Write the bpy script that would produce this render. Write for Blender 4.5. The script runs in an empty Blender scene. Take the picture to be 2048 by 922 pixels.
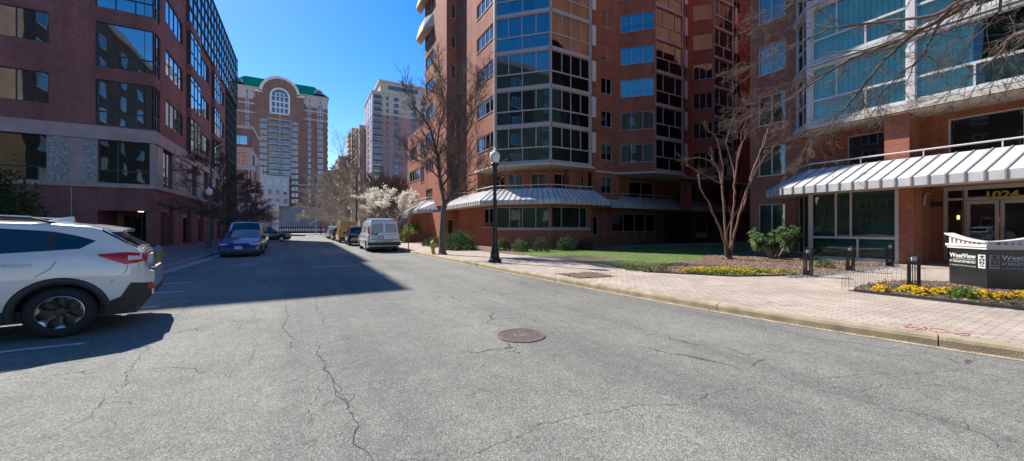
import bpy, bmesh, math, random
from mathutils import Vector, Matrix
random.seed(7)
R = math.radians
scene = bpy.context.scene
COL = scene.collection
CAMH = 1.48
HEAD = R(29.2)
VD = Vector((math.sin(HEAD), math.cos(HEAD), 0))      # viewing direction on the ground
VR = Vector((math.cos(HEAD), -math.sin(HEAD), 0))     # to the right of it

def at(px, py, t):
    """survey helper: metric position of a photo point at depth t"""
    u = (px - 1024) / 741.0
    p = (VD + VR * u) * t
    return Vector((p.x, p.y, CAMH + (457 - py) / 741.0 * t))

# ---------------------------------------------------------------- materials
def new_mat(name):
    m = bpy.data.materials.new(name); m.use_nodes = True
    nt = m.node_tree; b = nt.nodes['Principled BSDF']
    return m, nt, b
def N(nt, t, **kw):
    n = nt.nodes.new(t)
    for k, v in kw.items():
        if k in n.inputs: n.inputs[k].default_value = v
        else: setattr(n, k, v)
    return n
def L(nt, a, b): nt.links.new(a, b)
def ramp(nt, fac, stops):
    r = nt.nodes.new('ShaderNodeValToRGB'); el = r.color_ramp.elements
    while len(el) < len(stops): el.new(0.5)
    for e, (p, c) in zip(el, stops):
        e.position = p; e.color = (c[0], c[1], c[2], 1)
    L(nt, fac, r.inputs[0]); return r.outputs[0]
def mixc(nt, fac, a, b, mode='MIX'):
    m = nt.nodes.new('ShaderNodeMix'); m.data_type = 'RGBA'; m.blend_type = mode
    for s, v in ((0, fac), (6, a), (7, b)):
        if isinstance(v, (int, float)): m.inputs[s].default_value = v
        elif isinstance(v, tuple): m.inputs[s].default_value = (v[0], v[1], v[2], 1)
        else: L(nt, v, m.inputs[s])
    return m.outputs[2]
def simple(name, col, rough=.6, metal=0.0, spec=.5, var=.12, scale=3.0, bump=0.0, coat=0.0, emit=None, es=0):
    m, nt, b = new_mat(name)
    b.inputs['Roughness'].default_value = rough
    b.inputs['Metallic'].default_value = metal
    b.inputs['Specular IOR Level'].default_value = spec
    b.inputs['Coat Weight'].default_value = coat
    b.inputs['Coat Roughness'].default_value = .04
    tc = N(nt, 'ShaderNodeTexCoord')
    no = N(nt, 'ShaderNodeTexNoise', Scale=scale, Detail=6.0)
    L(nt, tc.outputs['Object'], no.inputs['Vector'])
    a = tuple(c * (1 - var) for c in col); d = tuple(min(1, c * (1 + var)) for c in col)
    c = ramp(nt, no.outputs[0], [(.3, a), (.7, d)])
    L(nt, c, b.inputs['Base Color'])
    if bump:
        bp = N(nt, 'ShaderNodeBump', Strength=bump, Distance=.01)
        n2 = N(nt, 'ShaderNodeTexNoise', Scale=scale * 12, Detail=4.0)
        L(nt, tc.outputs['Object'], n2.inputs['Vector'])
        L(nt, n2.outputs[0], bp.inputs['Height']); L(nt, bp.outputs[0], b.inputs['Normal'])
    if emit:
        b.inputs['Emission Color'].default_value = (*emit, 1); b.inputs['Emission Strength'].default_value = es
    return m
def brick(name, c1, c2, mortar, bw=.21, bh=.072, stain=.25, bands=None):
    m, nt, b = new_mat(name)
    b.inputs['Roughness'].default_value = .85
    b.inputs['Specular IOR Level'].default_value = .25
    uv = N(nt, 'ShaderNodeUVMap')
    br = N(nt, 'ShaderNodeTexBrick', Scale=1.0)
    br.inputs['Color1'].default_value = (*c1, 1); br.inputs['Color2'].default_value = (*c2, 1)
    br.inputs['Mortar'].default_value = (*mortar, 1)
    br.inputs['Mortar Size'].default_value = .006; br.inputs['Mortar Smooth'].default_value = .3
    br.inputs['Brick Width'].default_value = bw; br.inputs['Row Height'].default_value = bh
    br.inputs['Bias'].default_value = -.1
    L(nt, uv.outputs[0], br.inputs['Vector'])
    no = N(nt, 'ShaderNodeTexNoise', Scale=.35, Detail=8.0, Roughness=.65)
    L(nt, uv.outputs[0], no.inputs['Vector'])
    n2 = N(nt, 'ShaderNodeTexNoise', Scale=9.0, Detail=3.0)
    L(nt, uv.outputs[0], n2.inputs['Vector'])
    f = ramp(nt, no.outputs[0], [(.3, (1 - stain,) * 3), (.7, (1 + stain * .35,) * 3)])
    stain_f = f
    f2 = ramp(nt, n2.outputs[0], [(.3, (.82,) * 3), (.7, (1.12,) * 3)])
    mp = N(nt, 'ShaderNodeMapping'); mp.inputs['Scale'].default_value = (1.1, .10, 1); L(nt, uv.outputs[0], mp.inputs['Vector'])
    n4 = N(nt, 'ShaderNodeTexNoise', Scale=1.0, Detail=6.0, Roughness=.6); L(nt, mp.outputs[0], n4.inputs['Vector'])
    c = mixc(nt, 1.0, br.outputs[0], ramp(nt, n4.outputs[0], [(.34, (.80, .79, .80)), (.52, (1,) * 3), (.70, (1.14, 1.12, 1.10))]), 'MULTIPLY')
    c = mixc(nt, 1.0, c, f2, 'MULTIPLY'); c = mixc(nt, 1.0, c, stain_f, 'MULTIPLY')
    L(nt, c, b.inputs['Base Color'])
    bp = N(nt, 'ShaderNodeBump', Strength=.35, Distance=.006); bp.invert = True
    L(nt, br.outputs['Fac'], bp.inputs['Height']); L(nt, bp.outputs[0], b.inputs['Normal'])
    return m
def glass(name, tint, refl=.12, gloss=(1, 1, 1), wob=.02, rough=.015, opaque=None, wscale=.55, ior=1.5):
    m = bpy.data.materials.new(name); m.use_nodes = True; nt = m.node_tree
    nt.nodes.clear()
    out = N(nt, 'ShaderNodeOutputMaterial'); mx = N(nt, 'ShaderNodeMixShader')
    if opaque: tr = N(nt, 'ShaderNodeBsdfDiffuse'); tr.inputs[0].default_value = (*opaque, 1)
    else: tr = N(nt, 'ShaderNodeBsdfTransparent'); tr.inputs[0].default_value = (*tint, 1)
    gl = N(nt, 'ShaderNodeBsdfGlossy'); gl.inputs[0].default_value = (*gloss, 1); gl.inputs['Roughness'].default_value = rough
    fr = N(nt, 'ShaderNodeFresnel', IOR=ior)
    ma = N(nt, 'ShaderNodeMath', operation='MULTIPLY_ADD'); ma.inputs[1].default_value = 1 - refl; ma.inputs[2].default_value = refl
    ma.use_clamp = True
    L(nt, fr.outputs[0], ma.inputs[0]); L(nt, ma.outputs[0], mx.inputs[0])
    L(nt, tr.outputs[0], mx.inputs[1]); L(nt, gl.outputs[0], mx.inputs[2]); L(nt, mx.outputs[0], out.inputs[0])
    if wob:
        g = N(nt, 'ShaderNodeNewGeometry'); no = N(nt, 'ShaderNodeTexNoise', Scale=wscale, Detail=1.0)
        L(nt, g.outputs['Position'], no.inputs['Vector'])
        bp = N(nt, 'ShaderNodeBump', Strength=1.0, Distance=wob); L(nt, no.outputs[0], bp.inputs['Height'])
        L(nt, bp.outputs[0], gl.inputs['Normal'])
    return m

M = {}
M['brick'] = brick('red_brick', (.48, .165, .095), (.37, .122, .075), (.40, .25, .19), stain=.26)
M['brick_dull'] = brick('plum_brick', (.34, .15, .13), (.26, .11, .10), (.27, .18, .18), stain=.24)
M['brick_far'] = brick('far_brick', (.30, .165, .13), (.25, .135, .11), (.30, .22, .19), bw=.4, bh=.15)
M['pink_brick'] = simple('pink_masonry', (.34, .215, .2), .85, var=.1, scale=.3)
M['cream'] = simple('cream_stone', (.50, .42, .36), .8, var=.08, scale=.6)
M['stone'] = simple('band_stone', (.44, .36, .35), .8, var=.14, scale=1.2, bump=.2)
M['white_trim'] = simple('white_painted_metal', (.66, .63, .60), .45, var=.05, scale=1.5)
M['taupe_trim'] = simple('taupe_painted_metal', (.50, .44, .42), .45, var=.05, scale=1.5)
M['awning'] = simple('awning_metal', (.58, .575, .55), .5, var=.16, scale=1.3, spec=.4)
M['awning_seam'] = simple('awning_seam_metal', (.31, .265, .265), .5, var=.08, scale=1)
M['soffit'] = simple('soffit_plaster', (.62, .56, .47), .9, var=.05, scale=.8)
M['dark_frame'] = simple('dark_window_metal', (.03, .045, .055), .4, var=.1)
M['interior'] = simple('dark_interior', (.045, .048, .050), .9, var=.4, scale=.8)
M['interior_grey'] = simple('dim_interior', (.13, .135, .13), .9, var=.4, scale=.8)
M['blind_pale'] = simple('pale_blind', (.80, .80, .74), .8, var=.12, scale=1.5)
M['blind_grey'] = simple('grey_blind', (.38, .40, .38), .8, var=.2, scale=1.0)
M['glass_block'] = simple('glass_block', (.30, .36, .36), .2, spec=.8, var=.5, scale=7)
M['glass_clear'] = glass('tinted_window_glass', (.68, .80, .77), .07, wob=.008, ior=1.4)
M['glass_teal'] = glass('green_sunroom_glass', (.72, .93, .87), .05, wob=.008, ior=1.16)
M['glass_blue'] = glass('coated_office_glass', (.10, .16, .18), .42, gloss=(.80, .93, 1.0), wob=.005)
M['glass_far'] = glass('far_window_glass', None, .13, opaque=(.03, .04, .05), wob=.03)
M['glass_bay'] = glass('reflective_bay_glass', (.58, .74, .74), .17, gloss=(.70, .86, .92), wob=.006)
M['concrete'] = simple('concrete', (.36, .34, .31), .9, var=.2, scale=2.0, bump=.3)
M['black_metal'] = simple('black_painted_metal', (.012, .013, .014), .35, var=.2, spec=.5)
M['white_glow'] = simple('lamp_acorn_glass', (.78, .78, .76), .25, var=.03, spec=.6)
M['rubber'] = simple('tyre_rubber', (.016, .016, .017), .8, var=.2, scale=10)
M['black_plastic'] = simple('black_plastic', (.022, .023, .025), .55, var=.15, scale=8)
M['chrome'] = simple('bright_metal', (.62, .62, .63), .22, metal=1.0, var=.03)
M['rim'] = simple('alloy_rim', (.42, .42, .43), .3, metal=.9, var=.05)
M['car_glass'] = glass('car_window_glass', None, .04, opaque=(.010, .012, .014), wob=.0)
M['red_lens'] = simple('red_lamp_lens', (.50, .008, .012), .15, var=.1, spec=.4, coat=.25)
M['clear_lens'] = simple('clear_lamp_lens', (.55, .56, .58), .12, var=.1, spec=.8, coat=.8)
M['orange_lens'] = simple('amber_lens', (.7, .2, .03), .2)
M['plate'] = simple('licence_plate', (.6, .6, .58), .5, var=.15, scale=30)
M['bark'] = simple('grey_brown_bark', (.14, .108, .088), .95, var=.35, scale=9, bump=.8)
M['bark_dark'] = simple('dark_bark', (.10, .075, .065), .95, var=.3, scale=9, bump=.6)
M['bark_pale'] = simple('pale_bark', (.36, .31, .235), .95, var=.25, scale=6, bump=.4)
M['bark_red'] = simple('reddish_smooth_bark', (.20, .108, .074), .85, var=.3, scale=5, bump=.25)
M['leaf_dark'] = simple('evergreen_leaf', (.042, .080, .034), .75, var=.5, scale=3, spec=.15)
M['leaf_mid'] = simple('mid_green_leaf', (.065, .14, .03), .75, var=.5, scale=3, spec=.15)
M['leaf_bright'] = simple('bright_green_leaf', (.21, .36, .04), .75, var=.35, scale=4, spec=.15)
M['leaf_pale'] = simple('pale_green_leaf', (.15, .22, .09), .75, var=.35, scale=4, spec=.15)
M['leaf_yellow'] = simple('yellow_green_leaf', (.38, .38, .04), .6, var=.4, scale=5)
M['blossom'] = simple('white_blossom', (.90, .86, .78), .8, var=.12, scale=5)
M['petal'] = simple('yellow_petal', (.78, .50, .012), .6, var=.15, scale=20)
M['petal_dark'] = simple('maroon_petal', (.11, .02, .035), .7, var=.3, scale=20)

def thin_leaf(key, k=.5):
    nt = M[key].node_tree; b = nt.nodes['Principled BSDF']; out = nt.nodes['Material Output']
    src = b.inputs['Base Color'].links[0].from_socket
    tl = N(nt, 'ShaderNodeBsdfTranslucent'); L(nt, src, tl.inputs[0]); mx = N(nt, 'ShaderNodeMixShader'); mx.inputs[0].default_value = k
    L(nt, b.outputs[0], mx.inputs[1]); L(nt, tl.outputs[0], mx.inputs[2]); L(nt, mx.outputs[0], out.inputs[0])
for k_ in ('leaf_dark', 'leaf_mid', 'leaf_bright', 'leaf_pale', 'leaf_yellow', 'blossom', 'petal', 'petal_dark'): thin_leaf(k_, .35 if k_ == 'leaf_dark' else .5)
def asphalt():
    m, nt, b = new_mat('weathered_asphalt')
    b.inputs['Roughness'].default_value = .88; b.inputs['Specular IOR Level'].default_value = .3
    tc = N(nt, 'ShaderNodeTexCoord'); P = tc.outputs['Object']
    v = N(nt, 'ShaderNodeTexVoronoi', Scale=95.0); L(nt, P, v.inputs['Vector'])
    n1 = N(nt, 'ShaderNodeTexNoise', Scale=130.0, Detail=2.0); L(nt, P, n1.inputs['Vector'])
    n2 = N(nt, 'ShaderNodeTexNoise', Scale=.45, Detail=7.0, Roughness=.6); L(nt, P, n2.inputs['Vector'])
    n3 = N(nt, 'ShaderNodeTexNoise', Scale=5.0, Detail=5.0, Roughness=.7); L(nt, P, n3.inputs['Vector'])
    sp = ramp(nt, v.outputs['Color'], [(.1, (.145, .140, .122)), (.5, (.235, .228, .199)), (.8, (.315, .305, .266)), (.97, (.43, .415, .365))])
    pits = ramp(nt, n1.outputs[0], [(.36, (.58,) * 3), (.50, (1,) * 3)])
    c = mixc(nt, 1, sp, pits, 'MULTIPLY')
    c = mixc(nt, 1, c, ramp(nt, n2.outputs[0], [(.3, (.80, .80, .81)), (.7, (1.15, 1.15, 1.14))]), 'MULTIPLY')
    c = mixc(nt, 1, c, ramp(nt, n3.outputs[0], [(.35, (.88,) * 3), (.6, (1.06,) * 3)]), 'MULTIPLY')
    mp = N(nt, 'ShaderNodeMapping'); mp.inputs['Scale'].default_value = (.75, .035, 1); L(nt, P, mp.inputs['Vector'])
    n5 = N(nt, 'ShaderNodeTexNoise', Scale=1.0, Detail=4.0, Roughness=.55); L(nt, mp.outputs[0], n5.inputs['Vector'])
    c = mixc(nt, 1, c, ramp(nt, n5.outputs[0], [(.35, (.80, .80, .81)), (.5, (1.0,) * 3), (.68, (1.12, 1.12, 1.10))]), 'MULTIPLY')
    n6 = N(nt, 'ShaderNodeTexNoise', Scale=1.1, Detail=3.0); L(nt, P, n6.inputs['Vector'])
    c = mixc(nt, 1, c, ramp(nt, n6.outputs[0], [(.68, (1,) * 3), (.76, (.80, .79, .77))]), 'MULTIPLY')
    # web of fine cracks where the surface is tired
    ds = N(nt, 'ShaderNodeTexNoise', Scale=1.4, Detail=6.0); L(nt, P, ds.inputs['Vector'])
    ad = N(nt, 'ShaderNodeVectorMath', operation='MULTIPLY_ADD'); L(nt, ds.outputs['Color'], ad.inputs[0]); ad.inputs[1].default_value = (.9, .9, 0); L(nt, P, ad.inputs[2])
    ve = N(nt, 'ShaderNodeTexVoronoi', Scale=.62, feature='DISTANCE_TO_EDGE'); L(nt, ad.outputs[0], ve.inputs['Vector'])
    nm = N(nt, 'ShaderNodeTexNoise', Scale=.55, Detail=3.0); L(nt, P, nm.inputs['Vector'])
    thr = ramp(nt, nm.outputs[0], [(.5, (0,) * 3), (.64, (.007,) * 3)])
    lt = N(nt, 'ShaderNodeMath', operation='LESS_THAN'); L(nt, ve.outputs[0], lt.inputs[0]); L(nt, thr, lt.inputs[1])
    c = mixc(nt, lt.outputs[0], c, (.075, .072, .068))
    L(nt, c, b.inputs['Base Color'])
    bp = N(nt, 'ShaderNodeBump', Strength=.75, Distance=.005)
    h = N(nt, 'ShaderNodeMath', operation='SUBTRACT'); L(nt, n1.outputs[0], h.inputs[0]); L(nt, v.outputs['Distance'], h.inputs[1])
    L(nt, h.outputs[0], bp.inputs['Height']); L(nt, bp.outputs[0], b.inputs['Normal'])
    return m
M['asphalt'] = asphalt()
def pavers(name, c1, c2, mort):
    m, nt, b = new_mat(name)
    b.inputs['Roughness'].default_value = .85; b.inputs['Specular IOR Level'].default_value = .25
    tc = N(nt, 'ShaderNodeTexCoord'); P = tc.outputs['Object']
    sx = N(nt, 'ShaderNodeSeparateXYZ'); L(nt, P, sx.inputs[0])
    def tri(src, amp, per):
        pp = N(nt, 'ShaderNodeMath', operation='PINGPONG'); L(nt, src, pp.inputs[0]); pp.inputs[1].default_value = per
        mu = N(nt, 'ShaderNodeMath', operation='MULTIPLY'); L(nt, pp.outputs[0], mu.inputs[0]); mu.inputs[1].default_value = amp
        return mu.outputs[0]
    ax = N(nt, 'ShaderNodeMath', operation='ADD'); L(nt, sx.outputs[0], ax.inputs[0]); L(nt, tri(sx.outputs[1], .55, .055), ax.inputs[1])
    ay = N(nt, 'ShaderNodeMath', operation='ADD'); L(nt, sx.outputs[1], ay.inputs[0]); L(nt, tri(sx.outputs[0], .55, .055), ay.inputs[1])
    cb = N(nt, 'ShaderNodeCombineXYZ'); L(nt, ay.outputs[0], cb.inputs[0]); L(nt, ax.outputs[0], cb.inputs[1])
    br = N(nt, 'ShaderNodeTexBrick', Scale=1.0)
    br.inputs['Color1'].default_value = (*c1, 1); br.inputs['Color2'].default_value = (*c2, 1); br.inputs['Mortar'].default_value = (*mort, 1)
    br.inputs['Mortar Size'].default_value = .006; br.inputs['Mortar Smooth'].default_value = .2
    br.inputs['Brick Width'].default_value = .22; br.inputs['Row Height'].default_value = .11
    L(nt, cb.outputs[0], br.inputs['Vector'])
    no = N(nt, 'ShaderNodeTexNoise', Scale=.8, Detail=7.0, Roughness=.7); L(nt, P, no.inputs['Vector'])
    c = mixc(nt, 1, br.outputs[0], ramp(nt, no.outputs[0], [(.3, (.78, .77, .76)), (.7, (1.12, 1.12, 1.12))]), 'MULTIPLY')
    n2 = N(nt, 'ShaderNodeTexNoise', Scale=60.0, Detail=2.0); L(nt, P, n2.inputs['Vector'])
    c = mixc(nt, 1, c, ramp(nt, n2.outputs[0], [(.3, (.85,) * 3), (.7, (1.1,) * 3)]), 'MULTIPLY')
    L(nt, c, b.inputs['Base Color'])
    bp = N(nt, 'ShaderNodeBump', Strength=.5, Distance=.006); bp.invert = True
    L(nt, br.outputs['Fac'], bp.inputs['Height']); L(nt, bp.outputs[0], b.inputs['Normal'])
    return m
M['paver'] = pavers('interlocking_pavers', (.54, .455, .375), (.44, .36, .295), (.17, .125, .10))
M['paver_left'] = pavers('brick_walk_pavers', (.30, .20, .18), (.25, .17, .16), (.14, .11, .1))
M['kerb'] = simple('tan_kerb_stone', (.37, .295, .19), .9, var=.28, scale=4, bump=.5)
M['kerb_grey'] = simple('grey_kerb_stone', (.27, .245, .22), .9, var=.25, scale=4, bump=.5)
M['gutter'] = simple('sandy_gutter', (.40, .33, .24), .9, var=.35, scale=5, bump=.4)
M['soil'] = simple('leaf_mulch', (.17, .105, .07), .95, var=.65, scale=26, bump=1.0)
M['lawn_base'] = simple('turf_soil', (.07, .10, .03), .95, var=.5, scale=8, bump=.6)
M['paint'] = simple('road_paint', (.62, .62, .60), .7, var=.25, scale=12)
M['crack'] = simple('crack_dark', (.075, .07, .062), 1, var=.4, scale=10)  # dark tone of the road cracks, also used for pick holes

# ---------------------------------------------------------------- mesh building
class MB:
    def __init__(s): s.v = []; s.f = []; s.m = []; s.sm = []
    def face(s, pts, m=0, smooth=False):
        i = len(s.v); s.v.extend([tuple(p) for p in pts]); s.f.append(list(range(i, i + len(pts)))); s.m.append(m); s.sm.append(smooth)
    def box(s, x0, x1, y0, y1, z0, z1, m=0):
        s.obox((0, 0, 0), (1, 0), x0, x1, y0, y1, z0, z1, m)
    def obox(s, o, d, s0, s1, n0, n1, z0, z1, m=0):
        """box in a frame: o 2D/3D origin, d direction on the ground, n to the left of d"""
        ox, oy = o[0], o[1]; oz = o[2] if len(o) > 2 else 0
        nx, ny = -d[1], d[0]
        P = []
        for z in (z0, z1):
            for a, b in ((s0, n0), (s1, n0), (s1, n1), (s0, n1)):
                P.append((ox + d[0] * a + nx * b, oy + d[1] * a + ny * b, oz + z))
        i = len(s.v); s.v.extend(P)
        for q in ((3, 2, 1, 0), (4, 5, 6, 7), (0, 1, 5, 4), (1, 2, 6, 5), (2, 3, 7, 6), (3, 0, 4, 7)):
            s.f.append([i + k for k in q]); s.m.append(m); s.sm.append(False)
    def prism(s, poly, z0, z1, m=0, bottom=True):
        n = len(poly)
        a = sum(poly[i][0] * poly[(i + 1) % n][1] - poly[(i + 1) % n][0] * poly[i][1] for i in range(n))
        if a < 0: poly = poly[::-1]
        i = len(s.v)
        s.v.extend([(p[0], p[1], z0) for p in poly]); s.v.extend([(p[0], p[1], z1) for p in poly])
        s.f.append([i + n + k for k in range(n)]); s.m.append(m); s.sm.append(False)
        if bottom: s.f.append([i + n - 1 - k for k in range(n)]); s.m.append(m); s.sm.append(False)
        for k in range(n):
            k2 = (k + 1) % n
            s.f.append([i + k, i + k2, i + n + k2, i + n + k]); s.m.append(m); s.sm.append(False)
    def grid(s, rows, m=0, smooth=True, close=False):
        i = len(s.v); w = len(rows[0])
        for r in rows: s.v.extend([tuple(p) for p in r])
        for a in range(len(rows) - 1):
            for b in range(w if close else w - 1):
                b2 = (b + 1) % w
                s.f.append([i + a * w + b, i + a * w + b2, i + (a + 1) * w + b2, i + (a + 1) * w + b]); s.m.append(m); s.sm.append(smooth)
        return i
    def tube(s, pts, rad, n=6, m=0, cap=False, smooth=True):
        pts = [Vector(p) for p in pts]
        if isinstance(rad, (int, float)): rad = [rad] * len(pts)
        rows = []; ref = None
        for k, p in enumerate(pts):
            d = (pts[min(k + 1, len(pts) - 1)] - pts[max(k - 1, 0)])
            if d.length < 1e-9: d = Vector((0, 0, 1))
            d.normalize()
            if ref is None: ref = Vector((0, 0, 1)) if abs(d.z) < .9 else Vector((1, 0, 0))
            a = d.cross(ref)
            if a.length < 1e-4: a = d.orthogonal()
            a.normalize(); b = d.cross(a)
            rows.append([p + (a * math.cos(2 * math.pi * j / n) + b * math.sin(2 * math.pi * j / n)) * rad[k] for j in range(n)])
        s.grid([r[::-1] for r in rows], m, smooth, True)
        if cap:
            s.face(rows[0], m); s.face(rows[-1][::-1], m)
    def lathe(s, prof, c=(0, 0, 0), n=16, m=0, smooth=True):
        rows = [[(c[0] + r * math.cos(2 * math.pi * j / n), c[1] + r * math.sin(2 * math.pi * j / n), c[2] + z) for j in range(n)] for r, z in prof]
        s.grid(rows, m, smooth, True)
    def blade(s, p, d, w, m=0):
        a = d.orthogonal().normalized() * w
        s.face([p - a, p + a, p + d], m)
    def leaf(s, p, size, m=0, rnd=random):
        a = Vector((rnd.uniform(-1, 1), rnd.uniform(-1, 1), rnd.uniform(-1, 1))); a.normalize()
        b = a.orthogonal().normalized()
        s.face([p - a * size, p + b * size * .45, p + a * size, p - b * size * .45], m)
    def build(s, name, mats, parent=None, origin=None, xf=None):
        me = bpy.data.meshes.new(name)
        if origin is None and parent is not None: origin = parent.get('_o')
        V_ = s.v
        if origin is not None:
            ox, oy, oz = origin[0], origin[1], origin[2]
            V_ = [(a - ox, b - oy, c - oz) for a, b, c in V_]
        me.from_pydata(V_, [], s.f)
        if not isinstance(mats, (list, tuple)): mats = [mats]
        for m_ in mats: me.materials.append(M[m_] if isinstance(m_, str) else m_)
        me.polygons.foreach_set('material_index', s.m); me.polygons.foreach_set('use_smooth', s.sm)
        uvl = me.uv_layers.new(name='UVMap'); uv = [0.0] * (2 * len(me.loops)); sv = s.v
        for p in me.polygons:
            n = p.normal
            if abs(n.z) > .7:
                for li in p.loop_indices:
                    q = sv[me.loops[li].vertex_index]; uv[2 * li] = q[0]; uv[2 * li + 1] = q[1]
            else:
                l = math.hypot(n.x, n.y) or 1; tx, ty = -n.y / l, n.x / l
                for li in p.loop_indices:
                    q = sv[me.loops[li].vertex_index]; uv[2 * li] = q[0] * tx + q[1] * ty; uv[2 * li + 1] = q[2]
        uvl.data.foreach_set('uv', uv); me.update()
        o = bpy.data.objects.new(name, me); COL.objects.link(o)
        if parent is not None:
            o.parent = parent
            if origin is not None and parent.get('_o') is not None: o['_o'] = tuple(origin)
        elif origin is not None: o.location = origin
        return o

def tag(o, label=None, cat=None, group=None, kind=None):
    if label: o['label'] = label
    if cat: o['category'] = cat
    if group: o['group'] = group
    if kind: o['kind'] = kind
    return o
def thing(name, loc, label, cat, group=None, rz=0, local=False):
    """Empty at a thing's base; with local=False its parts are written in world metres"""
    o = bpy.data.objects.new(name, None); COL.objects.link(o); o.location = loc; o.rotation_euler.z = rz
    o.empty_display_size = .3
    if not local: o['_o'] = tuple(loc)
    return tag(o, label, cat, group)
def struct(name, mb, mat): return tag(mb.build(name, mat), kind='structure')
def kids(o): return [c for c in bpy.data.objects if c.parent == o]
def copy_tree(o, parent=None, memo=None):
    if memo is None:
        memo = {}
        for c in bpy.data.objects:
            if c.parent: memo.setdefault(c.parent.name, []).append(c)
    c = o.copy(); COL.objects.link(c)
    if parent: c.parent = parent
    for ch in memo.get(o.name, []): copy_tree(ch, c, memo)
    return c
_tc = {}
def text_mesh(body, size, extr=.004, bold=.0, shear=0, sx=1.0, spacing=1.0):
    cu = bpy.data.curves.new('t', 'FONT'); cu.body = body; cu.size = size; cu.extrude = extr; cu.offset = bold; cu.shear = shear
    cu.align_x = 'LEFT'; cu.space_character = spacing; cu.resolution_u = 3
    ob = bpy.data.objects.new('t', cu); COL.objects.link(ob)
    dg = bpy.context.evaluated_depsgraph_get(); dg.update()
    me = bpy.data.meshes.new_from_object(ob.evaluated_get(dg)); bpy.data.objects.remove(ob)
    w = max(v.co.x for v in me.vertices) if me.vertices else 0
    return me, w
def put_text(name, body, pos, xdir, ydir, size, mat, parent=None, width=None, **kw):
    """lettering whose baseline starts at pos; xdir, ydir in parent's coordinates (3D)"""
    me, w = text_mesh(body, size, **kw)
    xd = Vector(xdir).normalized(); yd = Vector(ydir).normalized(); zd = xd.cross(yd)
    k = width / w if width else 1
    mt = Matrix(((xd.x * k, yd.x, zd.x, pos[0]), (xd.y * k, yd.y, zd.y, pos[1]), (xd.z * k, yd.z, zd.z, pos[2]), (0, 0, 0, 1)))
    me.transform(mt); me.materials.clear(); me.materials.append(M[mat])
    o = bpy.data.objects.new(name, me); COL.objects.link(o)
    if parent is not None:
        if parent.get('_o') is not None: me.transform(Matrix.Translation(-Vector(parent['_o'])))
        o.parent = parent
    return o

# ---------------------------------------------------------------- facades
def vec2(a, b):
    l = math.hypot(b[0] - a[0], b[1] - a[1]); return ((b[0] - a[0]) / l, (b[1] - a[1]) / l), l
def wall(mb, A, B, z0, z1, ops=(), depth=.16, m=0, mr=None):
    """wall from A to B, outside on the right hand; ops = (s0, s1, za, zb) openings with reveals"""
    d, l = vec2(A, B); inx, iny = -d[1], d[0]
    def P(s, z, n=0): return (A[0] + d[0] * s + inx * n, A[1] + d[1] * s + iny * n, z)
    ops = [(max(0, a), min(l, b), max(z0, c), min(z1, e)) for a, b, c, e in ops if a < l and c < z1 and e > z0]
    S = sorted({0, l} | {round(q, 4) for o in ops for q in o[:2]}); Z = sorted({z0, z1} | {round(q, 4) for o in ops for q in o[2:]})
    for i in range(len(S) - 1):
        sm = (S[i] + S[i + 1]) / 2; run = None
        for j in range(len(Z) - 1):
            zm = (Z[j] + Z[j + 1]) / 2
            hole = any(o[0] < sm < o[1] and o[2] < zm < o[3] for o in ops)
            if hole:
                if run is not None: mb.face([P(S[i], run), P(S[i + 1], run), P(S[i + 1], Z[j]), P(S[i], Z[j])], m); run = None
            elif run is None: run = Z[j]
        if run is not None: mb.face([P(S[i], run), P(S[i + 1], run), P(S[i + 1], z1), P(S[i], z1)], m)
    mr = m if mr is None else mr
    for a, b, c, e in ops:
        mb.face([P(a, c), P(b, c), P(b, c, depth), P(a, c, depth)], mr)
        mb.face([P(a, e, depth), P(b, e, depth), P(b, e), P(a, e)], mr)
        mb.face([P(a, c), P(a, c, depth), P(a, e, depth), P(a, e)], mr)
        mb.face([P(b, c, depth), P(b, c), P(b, e), P(b, e, depth)], mr)

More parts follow.
